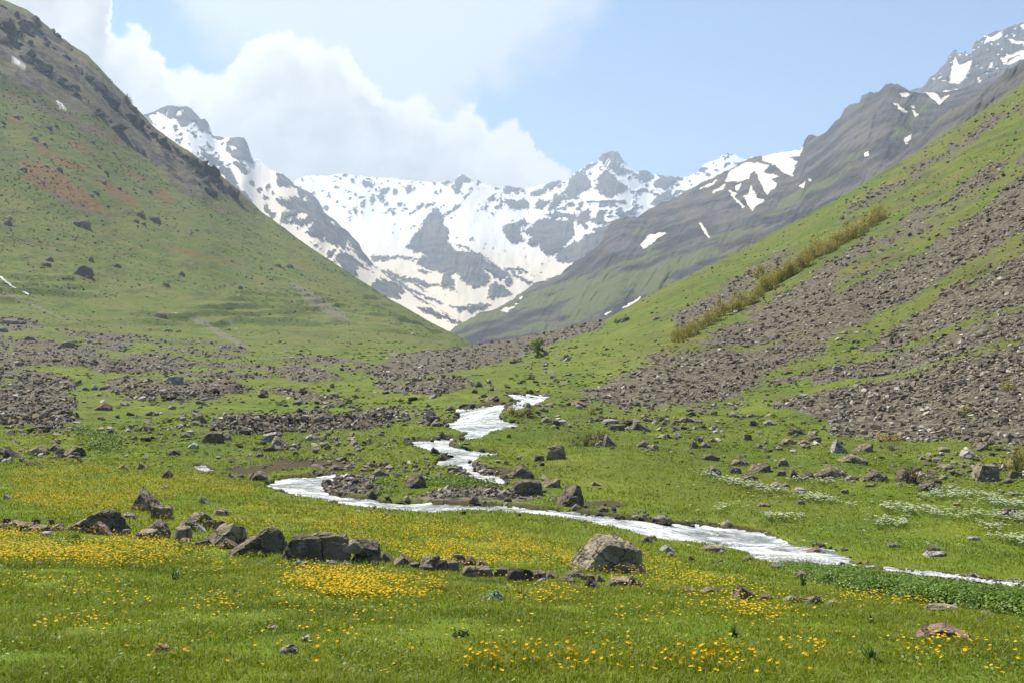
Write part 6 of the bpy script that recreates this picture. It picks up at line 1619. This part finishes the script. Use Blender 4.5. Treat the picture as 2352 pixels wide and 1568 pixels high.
for n_, j in enumerate(ind):
    k = n_ % 4
    o = wp[k] if not used[k] else wp[k].copy()
    if used[k]:
        scene.collection.objects.link(o)
    used[k] = True
    o.location = (x[j], y[j], z[j])
    o.rotation_euler = (r.uniform(-.15, .15), r.uniform(-.15, .15), r.uniform(0, 6.28))
    s = r.uniform(0.5, 0.85); o.scale = (s, s, s)
    tag(o, "white flower head on a green stem in the drift on the far stream bank", "flower", "white flowers on the far bank")
rest = np.setdiff1d(np.arange(len(x)), ind)
if len(rest):
    v, t, mi = umbel(550)
    n = len(rest)
    P = np.stack([x[rest], y[rest], z[rest]], 1)
    VV = (v[None] * r.uniform(0.45, 0.85, n)[:, None, None] + P[:, None, :]).reshape(-1, 3)
    TT = (t[None] + (np.arange(n) * len(v))[:, None, None]).reshape(-1, 3)
    mesh_object("white_flowers", VV, None, TT, [MWF, MST], False, kind='stuff', mat_index=np.tile(mi, n))

# ---- tufts, weeds
def blade_tuft(seed, n, L, W, spreadr, lean=(0.1, 0.8)):
    rr = np.random.default_rng(seed)
    V = []; Q = []; T = []
    for i in range(n):
        az = rr.uniform(0, 6.28); l = L * rr.uniform(0.6, 1.1); w = W * rr.uniform(0.7, 1.2); le = rr.uniform(*lean)
        bx, by = spreadr * rr.normal(size=2) * 0.5
        dx_, dy_ = cos(az), sin(az); sx, sy = -dy_ * w / 2, dx_ * w / 2
        b = len(V)
        for t, ww in ((0, .5), (.35, 1), (.7, .8)):
            ox = l * le * t * t; zz = l * (t - 0.35 * le * t * t)
            V += [(bx + dx_ * ox - sx * ww, by + dy_ * ox - sy * ww, zz), (bx + dx_ * ox + sx * ww, by + dy_ * ox + sy * ww, zz)]
        ox = l * le; V.append((bx + dx_ * ox, by + dy_ * ox, l * (1 - 0.35 * le)))
        Q += [(b, b + 1, b + 3, b + 2), (b + 2, b + 3, b + 5, b + 4)]; T.append((b + 4, b + 5, b + 6))
    return np.array(V), np.array(Q), np.array(T)
TUFTS = [(2003, 1522, 44, 46, "widest dark spiky leaf tuft, low in the open grass", 26), (403, 1332, 30, 30, "dark upright leaf tuft between two yellow flower patches", 18), (2005, 1437, 24, 32, "dark leaf tuft above the big spiky one in the grass", 16), (1688, 1462, 26, 30, "dim leafy tuft beside the round yellow flower cluster", 16),
         (1198, 1375, 22, 40, "tall dock plant just before the wall stones", 12), (540, 1368, 26, 22, "small spreading grassy tuft before the triangular boulder", 12), (1290, 1412, 22, 18, "small leafy tuft right of the silvery plant", 12), (1845, 1345, 26, 30, "leafy tuft in front of the sunken wall end", 14), (2165, 1505, 22, 24, "thin leaf tuft below the pinkish whaleback rock", 10)]
for i, (px_, row_, wp_, hp_, lab, nb) in enumerate(TUFTS):
    gx, gy = [float(q[0]) for q in ground_at(px_, row_)]
    s = gy / F
    v, q, t = blade_tuft(600 + i, nb, hp_ * s * 1.15, max(0.012, wp_ * s * 0.13), wp_ * s * 0.16, (0.1, 0.95))
    o = mesh_object("leaf_tuft", v, q, t, [MDL], True)
    o.location = (gx, gy, float(z_at(gx, gy)) - 0.01)
    tag(o, lab, "plant", "leaf tufts in the meadow")

def bushel(seed, n, w, h, size, clumps=14, flat=0.5):
    """positions and normals of leaves on a set of leaf clumps"""
    rr = np.random.default_rng(seed)
    c = rr.normal(size=(clumps, 3)); c /= np.linalg.norm(c, axis=1)[:, None]
    c *= rr.uniform(0.25, 0.95, clumps)[:, None] ** 0.6
    c[:, 2] = np.abs(c[:, 2]) * 0.85 if flat else c[:, 2]
    cr = rr.uniform(0.22, 0.42, clumps)
    k = rr.integers(0, clumps, n)
    d = rr.normal(size=(n, 3)); d /= np.linalg.norm(d, axis=1)[:, None]
    rad = cr[k] * rr.uniform(0.35, 1.0, n) ** 0.5
    p = c[k] + d * rad[:, None]
    p[:, 2] = np.maximum(p[:, 2], 0.02)
    p *= np.array([w / 2.3, w / 2.3, h / 1.2])
    N = d * 0.7 + rr.normal(size=(n, 3)) * 0.5 + np.array([0, 0, 0.5]); N /= np.linalg.norm(N, axis=1)[:, None]
    return leaf_quads(p, N, size * rr.uniform(0.6, 1.3, n), rr)
for i, (px_, row_, wp_, hp_, lab, mat) in enumerate([(1130, 1378, 56, 28, "silvery grey feathery plant low in the grass before the wall", MSL), (1243, 1362, 26, 14, "smaller silvery plant nearer the wall stones", MSL), (1060, 1460, 70, 16, "flat dark leafed weed patch in the close grass", MDL), (160, 1248, 60, 26, "bushy dark green herb in front of the broad dark hump backed boulder", MBL), (690, 1302, 40, 20, "dusty green herb in the grass below the long bulky boulder", MSL)]):
    gx, gy = [float(q[0]) for q in ground_at(px_, row_)]
    s = gy / F
    v, q = bushel(640 + i, 700, wp_ * s * 1.1, hp_ * s * 1.1, 0.020 * gy / 12)
    o = mesh_object("herb_plant", v, q, None, [mat], True)
    o.location = (gx, gy, float(z_at(gx, gy)) - 0.01)
    tag(o, lab, "plant", "low herbs in the meadow")

# ---- lush herbs along the water (stuff)
BANK = [[(2560, 1440), (2600, 1440), (2600, 1450)],
        [(1290, 1158), (1360, 1162), (1460, 1180), (1540, 1190), (1520, 1197), (1430, 1186), (1340, 1174)], [(850, 1105), (930, 1112), (960, 1125), (900, 1140), (850, 1130)], [(950, 1100), (1040, 1095), (1180, 1110), (1190, 1125), (1060, 1118), (960, 1120)], [(1090, 975), (1160, 972), (1165, 990), (1100, 998)],
        [(990, 1030), (1060, 1025), (1090, 1030), (1080, 1038), (1000, 1040)], [(1030, 1055), (1100, 1045), (1200, 1050), (1100, 1062)], [(160, 975), (270, 1000), (300, 1030), (230, 1040), (170, 1010)], [(1600, 1165), (1800, 1180), (2000, 1215), (2200, 1250), (2352, 1270), (2352, 1300), (2100, 1270), (1860, 1235), (1700, 1200)],
        [(1560, 1285), (1660, 1290), (1760, 1320), (1730, 1330), (1600, 1300)], [(1240, 1150), (1290, 1140), (1330, 1150), (1300, 1165)],
        [(505, 1074), (560, 1060), (640, 1048), (740, 1050), (835, 1054), (840, 1062), (740, 1058), (640, 1058), (570, 1070), (520, 1082)]]
HB = [0.34, 0.22, 0.3, 0.28, 0.3, 0.25, 0.25, 0.35, 0.13, 0.14, 0.3, 0.3]
LV = []; LN = []; LS = []
for bi, (poly, hb) in enumerate(zip(BANK, HB)):
    p = np.array(poly, float)
    n = int(np.clip(abs(np.dot(p[:, 0], np.roll(p[:, 1], 1)) - np.dot(p[:, 1], np.roll(p[:, 0], 1))) / 2 * (4.0 if bi == 0 else 0.35 if bi == 8 else 1.3), 900, 60000))
    px = r.uniform(p[:, 0].min(), p[:, 0].max(), n); row = r.uniform(p[:, 1].min(), p[:, 1].max(), n)
    d = sdf(px, row, p, 30)
    x, y = ground_at(px, row)
    k = (d > -3) & np.isfinite(y); x, y, d = x[k], y[k], d[k]
    y = y + r.normal(0, 0.12, len(y))
    hm = hb * smooth01(d, -3, 18 if bi == 0 else 9) * np.clip(0.45 + 0.9 * fbm(x / 0.55, y / 0.55, octaves=3, seed=111) + 0.25, 0.08, 1.3)
    if bi > 0:
        hm = hm * smooth01(fbm(x / 1.1, y / 1.1, octaves=3, seed=112), -0.25, 0.15)
        kk = hm > 0.04
        x, y, hm = x[kk], y[kk], hm[kk]
    top_ = r.uniform(size=len(x)) ** 0.35
    P = np.stack([x, y, z_at(x, y) + hm * top_], 1)
    N = r.normal(size=P.shape) * 0.55 + np.array([0, -0.15, 0.9]); N /= np.linalg.norm(N, axis=1)[:, None]
    LV.append(P); LN.append(N); LS.append(r.uniform(0.018, 0.042, len(x)) * np.clip(y / 26, 0.8, 2))
# the thick hedge of herbs overhanging the near bank
EDGE = np.array([(1800, 1306), (1850, 1322), (1900, 1337), (1960, 1353), (2040, 1370), (2120, 1384), (2200, 1397), (2280, 1407), (2352, 1414), (2460, 1427), (2600, 1440), (2900, 1462)], float)
for kx in np.arange(1812, 2860, 8.5):
    for rowoff, hs in ((0, 0.88), (-9, 1.0), (-17, 0.85)):
        bx = kx + r.uniform(-6, 6)
        br = np.interp(bx, EDGE[:, 0], EDGE[:, 1]) + rowoff + r.uniform(-3, 3)
        gx, gy = [float(q_[0]) for q_ in ground_at(bx, br)]
        hh = np.interp(bx, [1800, 1860, 1950, 2100, 2352, 2600], [0.07, 0.17, 0.26, 0.25, 0.25, 0.26]) * hs * r.uniform(0.75, 1.15)
        ww = r.uniform(0.17, 0.30)
        n = 380
        d_ = r.normal(size=(n, 3)); d_ /= np.linalg.norm(d_, axis=1)[:, None]
        d_[:, 2] = np.abs(d_[:, 2])
        sh_ = (r.uniform(0.55, 1.0, n) ** 0.5)[:, None]
        P = np.array([gx, gy, float(z_at(gx, gy))]) + d_ * sh_ * np.array([ww, ww, hh])
        N = d_ * 0.6 + r.normal(size=(n, 3)) * 0.4 + np.array([0, 0, 0.7]); N /= np.linalg.norm(N, axis=1)[:, None]
        LV.append(P); LN.append(N); LS.append(r.uniform(0.011, 0.030, n))
v, q = leaf_quads(np.concatenate(LV), np.concatenate(LN), np.concatenate(LS), r, 1.35)
mesh_object("bank_foliage", v, q, None, [MHL], True, kind='stuff')

# ------------------------------------------------------------------ shrubs and the tree
def tube(pts, radii, n=5):
    V = []; Q = []
    for i, (p, rd) in enumerate(zip(pts, radii)):
        p = Vector(p)
        d = (Vector(pts[min(i + 1, len(pts) - 1)]) - Vector(pts[max(i - 1, 0)])).normalized()
        a = d.orthogonal().normalized(); b = d.cross(a)
        for k in range(n):
            t = 2 * pi * k / n
            V.append(tuple(p + (a * cos(t) + b * sin(t)) * rd))
    for i in range(len(pts) - 1):
        for k in range(n):
            l = (k + 1) % n
            Q.append((i * n + k, i * n + l, (i + 1) * n + l, (i + 1) * n + k))
    return np.array(V), np.array(Q)

def stems_mesh(seed, w, h, n, rad, upright=0.6):
    rr = np.random.default_rng(seed)
    VV = []; QQ = []; b = 0; tips = []
    for i in range(n):
        az = rr.uniform(0, 6.28); sp = w * 0.5 * rr.uniform(0.1, 1.0) * (1.1 - 0.5 * upright); hh = h * rr.uniform(0.6, 1.0)
        pts = [(0.04 * w * cos(az), 0.04 * w * sin(az), -0.03)]
        for t in (0.3, 0.6, 1.0):
            pts.append((sp * cos(az) * t ** 1.3 + rr.normal() * w * 0.03, sp * sin(az) * t ** 1.3 + rr.normal() * w * 0.03, hh * t))
        v, q = tube(pts, [rad, rad * 0.8, rad * 0.55, rad * 0.25], 4)
        VV.append(v); QQ.append(q + b); b += len(v); tips += pts[1:]
    return np.concatenate(VV), np.concatenate(QQ), np.array(tips)

def shrub(name, px_, row_, wpx, hpx, leafmat, seed, label, cat, group, leaves=900, leaf_px=1.9, stems=9):
    gx, gy = [float(q[0]) for q in ground_at(px_, row_)]
    s = gy / F
    w_, h_ = wpx * s, hpx * s
    root = bpy.data.objects.new(name, None)
    scene.collection.objects.link(root)
    root.location = (gx, gy, float(z_at(gx, gy)))
    root.empty_display_size = 0.1
    v, q, tips = stems_mesh(seed, w_, h_ * 0.95, stems, max(0.012, 0.25 * s), 0.6)
    mesh_object("stem", v, q, None, [MBK if leafmat is not MBT else MBT], True, parent=root)
    v, q = bushel(seed + 1, leaves, w_ * 1.05, h_ * 1.05, leaf_px * s, clumps=18)
    mesh_object("foliage" if leafmat is not MBT else "twigs", v, q, None, [leafmat], True, parent=root)
    tag(root, label, cat, group)
    return root, (gx, gy, s)

# the row of yellowish bushes running up the slope
LINE = [(1556, 782), (1590, 765), (1626, 742), (1660, 722), (1690, 707), (1722, 690), (1752, 668), (1782, 650), (1808, 634), (1836, 616), (1862, 598), (1892, 582), (1920, 566), (1950, 548), (1982, 528), (2012, 508), (2034, 492)]
first = None
GRP = "yellowish bushes in the row up the slope"
protos = []
tot = 0
cum_pts = []
for (ax, ay), (bx, by) in zip(LINE[:-1], LINE[1:]):
    for t in (0, 0.5):
        cum_pts.append((ax + (bx - ax) * t + r.normal() * 4, ay + (by - ay) * t + 5 + r.normal() * 2))
for i, (px_, row_) in enumerate(cum_pts):
    gx, gy = [float(q[0]) for q in ground_at(px_, row_)]
    if not np.isfinite(gy):
        continue
    s = gy / F
    size = r.uniform(34, 52) * s
    lab = "tawny leafless looking bush in the dense row climbing the scree slope"
    if len(protos) < 4:
        root, (gx, gy, s0) = shrub("bush", px_, row_, 46, 44, MYL, 700 + 7 * i, lab, "bush", GRP, leaves=1700, leaf_px=1.5, stems=10)
        protos.append((root, 44 * s0))
        continue
    src, h0 = protos[i % 4]
    root = src.copy(); scene.collection.objects.link(root)
    for ch in list(src.children):
        c_ = ch.copy(); c_.parent = root; scene.collection.objects.link(c_)
    k = size / h0
    root.scale = (k * r.uniform(0.85, 1.1), k, k * r.uniform(0.85, 1.15)); root.rotation_euler = (0, 0, r.uniform(0, 6.28))
    root.location = (gx, gy, float(z_at(gx, gy)))
    tag(root, lab, "bush", GRP)

SHRUBS = [("shrub", 1345, 1024, 90, 42, MBT, "leafless brown bush among boulders in the middle of the valley", 260, 2.6), ("shrub", 1380, 1020, 50, 44, MBT, "smaller leafless brown bush touching the dark fin shaped boulder", 200, 2.6), ("shrub", 2100, 1108, 80, 52, MBT, "tall leafless brown shrub in the rock litter above white flowers", 320, 2.6),
          ("shrub", 2336, 1080, 62, 62, MYL, "rounded yellow green shrub at the foot of the scree", 1100, 2.6), ("shrub", 1178, 955, 44, 32, MYL, "olive shrub beside the upper white water", 500, 2.4), ("shrub", 1215, 958, 56, 32, MBT, "brownish shrub behind the upper stream bend", 300, 2.6), ("shrub", 1100, 888, 24, 16, MDL, "small dark green bush in the far pasture", 300, 1.8), ("shrub", 1200, 880, 26, 10, MDL, "low dark bush on the bank above the farthest water", 250, 1.8),
          ("shrub", 1360, 950, 24, 16, MYL, "small yellowish bush at the tip of the scree", 300, 2.0), ("shrub", 2045, 1012, 70, 26, MYL, "wide olive shrub on the lowest part of the scree", 700, 2.4), ("shrub", 2222, 945, 44, 18, MYL, "flat olive bush high on the broad scree", 400, 2.2), ("shrub", 2315, 895, 36, 24, MYL, "olive bush on the scree at the frame edge", 400, 2.2), ("shrub", 380, 658, 22, 16, MDL, "dark bush alone on the grass slope above the rivulet", 250, 1.6),
          ("shrub", 160, 643, 34, 12, MDL, "low dark bush below the largest rugged crag", 250, 1.6), ("shrub", 292, 236, 26, 24, MBT, "leafless bush on the crest of the crags against cloud", 160, 2.0), ("shrub", 1420, 742, 22, 14, MDL, "dark bush near the top of the green spur", 200, 1.8), ("shrub", 1800, 925, 26, 14, MYL, "olive tuft on the grassy strip inside the scree", 250, 2.0), ("shrub", 1745, 640, 34, 46, MYL, "taller darker bush standing within the tawny row", 700, 2.2)]
for i, (nm, px_, row_, w_, h_, mt, lab, nl, lp) in enumerate(SHRUBS):
    if mt is MBT:
        gx, gy = [float(q[0]) for q in ground_at(px_, row_)]
        if not np.isfinite(gy):
            continue
        s = gy / F
        root = bpy.data.objects.new("shrub", None); scene.collection.objects.link(root)
        root.location = (gx, gy, float(z_at(gx, gy)))
        v, q, tips = stems_mesh(800 + i, w_ * s, h_ * s, 26, 0.55 * s, 0.55)
        mesh_object("stem", v, q, None, [MBT], True, parent=root)
        v, q = bushel(830 + i, nl * 2, w_ * s * 1.05, h_ * s, lp * s * 0.8, clumps=16)
        mesh_object("twigs", v, q, None, [MBT], True, parent=root)
        tag(root, lab, "shrub", "shrubs scattered over the valley")
    else:
        shrub(nm, px_, row_, w_, h_, mt, 800 + i, lab, "shrub", "shrubs scattered over the valley", leaves=nl, leaf_px=lp, stems=6)

# the lone tree
px_, row_ = 1233, 822
gx, gy = [float(q[0]) for q in ground_at(px_, row_)]
s = gy / F
root = bpy.data.objects.new("tree", None); scene.collection.objects.link(root)
root.location = (gx, gy, float(z_at(gx, gy)))
H, W = 52 * s, 42 * s
vt, qt = tube([(0, 0, -0.1), (0.02 * H, 0, 0.25 * H), (0.0, 0.02 * H, 0.55 * H), (-0.02 * H, 0, 0.85 * H)], [0.035 * H, 0.028 * H, 0.018 * H, 0.006 * H], 7)
VV = [vt]; QQ = [qt]; b = len(vt)
for k in range(7):
    a = k * 0.9; h0 = (0.3 + 0.08 * k) * H
    v, q = tube([(0, 0, h0), (0.16 * W * cos(a), 0.16 * W * sin(a), h0 + 0.10 * H), (0.36 * W * cos(a), 0.36 * W * sin(a), h0 + 0.16 * H)], [0.012 * H, 0.008 * H, 0.003 * H], 5)
    VV.append(v); QQ.append(q + b); b += len(v)
mesh_object("trunk", np.concatenate(VV), np.concatenate(QQ), None, [MBK], True, parent=root)
LVs = []; LQs = []; b = 0
for k, (cx, cy, cz, rw, rh, nl) in enumerate([(0, 0, 0.55, 0.9, 0.5, 700), (0.12, 0.05, 0.25, 0.7, 0.30, 350), (-0.1, 0, 0.40, 0.75, 0.35, 350), (0.02, -0.02, 0.02, 0.8, 0.2, 260)]):
    v, q = bushel(900 + k, nl, rw * W, rh * H, 2.2 * s, clumps=11)
    v = v + np.array([cx * W, cy * W, cz * H])
    LVs.append(v); LQs.append(q + b); b += len(v)
mesh_object("crown", np.concatenate(LVs), np.concatenate(LQs), None, [MTL], True, parent=root)
tag(root, "lone small leafy green tree standing where the boulder field meets the green slope", "tree")

# ------------------------------------------------------------------ cattle
MCB, g = material("black_hide"); g.surface((0.016, 0.014, 0.013), 0.7, None, 0.2)
MCT, g = material("tan_hide"); g.surface((0.36, 0.20, 0.095), 0.7, None, 0.2)
MCC, g = material("pale_tan_hide"); g.surface((0.50, 0.36, 0.22), 0.7, None, 0.2)
MCR, g = material("rust_hide"); g.surface((0.40, 0.15, 0.07), 0.7, None, 0.2)

def cow_mesh(grazing=True, length=1.0):
    """one continuous body grown round a skeleton; faces +X, hooves at z = 0"""
    P = []; E = []; Rr = []
    def add(p, r_, parent=None):
        P.append(p); Rr.append(r_)
        if parent is not None:
            E.append((parent, len(P) - 1))
        return len(P) - 1
    hip = add((-0.62, 0, 1.06), (0.27, 0.30))
    mid = add((-0.05, 0, 1.00), (0.33, 0.36), hip)
    sh = add((0.55, 0, 1.04), (0.26, 0.33), mid)
    rump = add((-0.90, 0, 1.08), (0.16, 0.18), hip)
    t1 = add((-1.00, 0, 0.85), (0.035, 0.035), rump); add((-1.02, 0, 0.45), (0.03, 0.03), t1)
    if grazing:
        n1 = add((0.92, 0, 0.82), (0.15, 0.19), sh); n2 = add((1.12, 0, 0.48), (0.12, 0.14), n1); hd = add((1.20, 0, 0.30), (0.12, 0.13), n2); mz = add((1.28, 0, 0.10), (0.075, 0.075), hd)
    else:
        n1 = add((0.88, 0, 1.20), (0.15, 0.20), sh); n2 = add((1.08, 0, 1.34), (0.12, 0.14), n1); hd = add((1.22, 0, 1.36), (0.12, 0.13), n2); mz = add((1.46, 0, 1.20), (0.075, 0.075), hd)
    for s_ in (-1, 1):
        add((P[hd][0] - 0.04, s_ * 0.22, P[hd][2] + 0.06), (0.035, 0.03), hd)
        a = add((0.56, s_ * 0.17, 0.72), (0.12, 0.11), sh); b_ = add((0.60, s_ * 0.17, 0.40), (0.068, 0.068), a); c_ = add((0.56, s_ * 0.17, 0.08), (0.05, 0.05), b_); add((0.60, s_ * 0.17, 0.0), (0.06, 0.05), c_)
        a = add((-0.66, s_ * 0.18, 0.70), (0.15, 0.12), hip); b_ = add((-0.82, s_ * 0.18, 0.42), (0.075, 0.07), a); c_ = add((-0.74, s_ * 0.18, 0.08), (0.05, 0.05), b_); add((-0.70, s_ * 0.18, 0.0), (0.06, 0.05), c_)
    me = bpy.data.meshes.new("cow_skeleton")
    me.from_pydata([(p[0] * length, p[1], p[2]) for p in P], E, [])
    o = bpy.data.objects.new("cow_skeleton", me); scene.collection.objects.link(o)
    md = o.modifiers.new("skin", 'SKIN')
    for i, r_ in enumerate(Rr):
        me.skin_vertices[0].data[i].radius = r_
    me.skin_vertices[0].data[0].use_root = True
    sb = o.modifiers.new("sub", 'SUBSURF'); sb.levels = 1; sb.render_levels = 1
    dg = bpy.context.evaluated_depsgraph_get()
    out = bpy.data.meshes.new_from_object(o.evaluated_get(dg))
    bpy.data.objects.remove(o)
    for p in out.polygons:
        p.use_smooth = True
    return out
graze = cow_mesh(True); stand = cow_mesh(False)
CP = Z4  # positions measured in the enlarged view
COWS = [(ZL(168, 232), 0.0, MCT, graze, "tan cow grazing highest on the green slope"), (ZL(188, 266), 1.75, MCC, graze, "pale rumped brown cow below the highest tan cow"), (ZL(221, 287), 1.4, MCT, graze, "small tan calf on the slope between the brown cow and the black one"), (ZL(287, 299), 3.3, MCB, graze, "black cow grazing below the dark flat boulder"),
        (ZL(1008, 711), 2.6, MCR, stand, "rust coloured cow lying apart on the slope to the side of the black pair"), (ZL(1122, 720), 3.2, MCB, graze, "black cow overlapping another black one, its head turned to the left"), (ZL(1142, 720), 0.0, MCB, graze, "black cow overlapping another black one, its head hidden to the right"), (ZL(1201, 726), 3.3, MCB, graze, "black cow alone just beyond the overlapping black pair"),
        (ZL(1290, 768), 1.6, MCC, graze, "cream coloured cow seen end on near the rubble edge"), (ZL(1347, 772), 1.3, MCT, graze, "tan cow seen end on, lowest by the rubble edge")]
for (px_, row_), az, mt, me, lab in COWS:
    gx, gy = [float(q[0]) for q in ground_at(px_, row_)]
    m2 = me.copy(); m2.materials.clear(); m2.materials.append(mt)
    o = bpy.data.objects.new("cow", m2); scene.collection.objects.link(o)
    k = np.clip(11.0 * gy / F / 2.2, 0.7, 1.5) * (0.72 if 'calf' in lab else 1.0)
    o.location = (gx, gy, float(z_at(gx, gy)) - 0.06)
    o.rotation_euler = (0, 0, az)
    o.scale = (k, k, k)
    tag(o, lab, "cow", "cattle grazing on the slope")
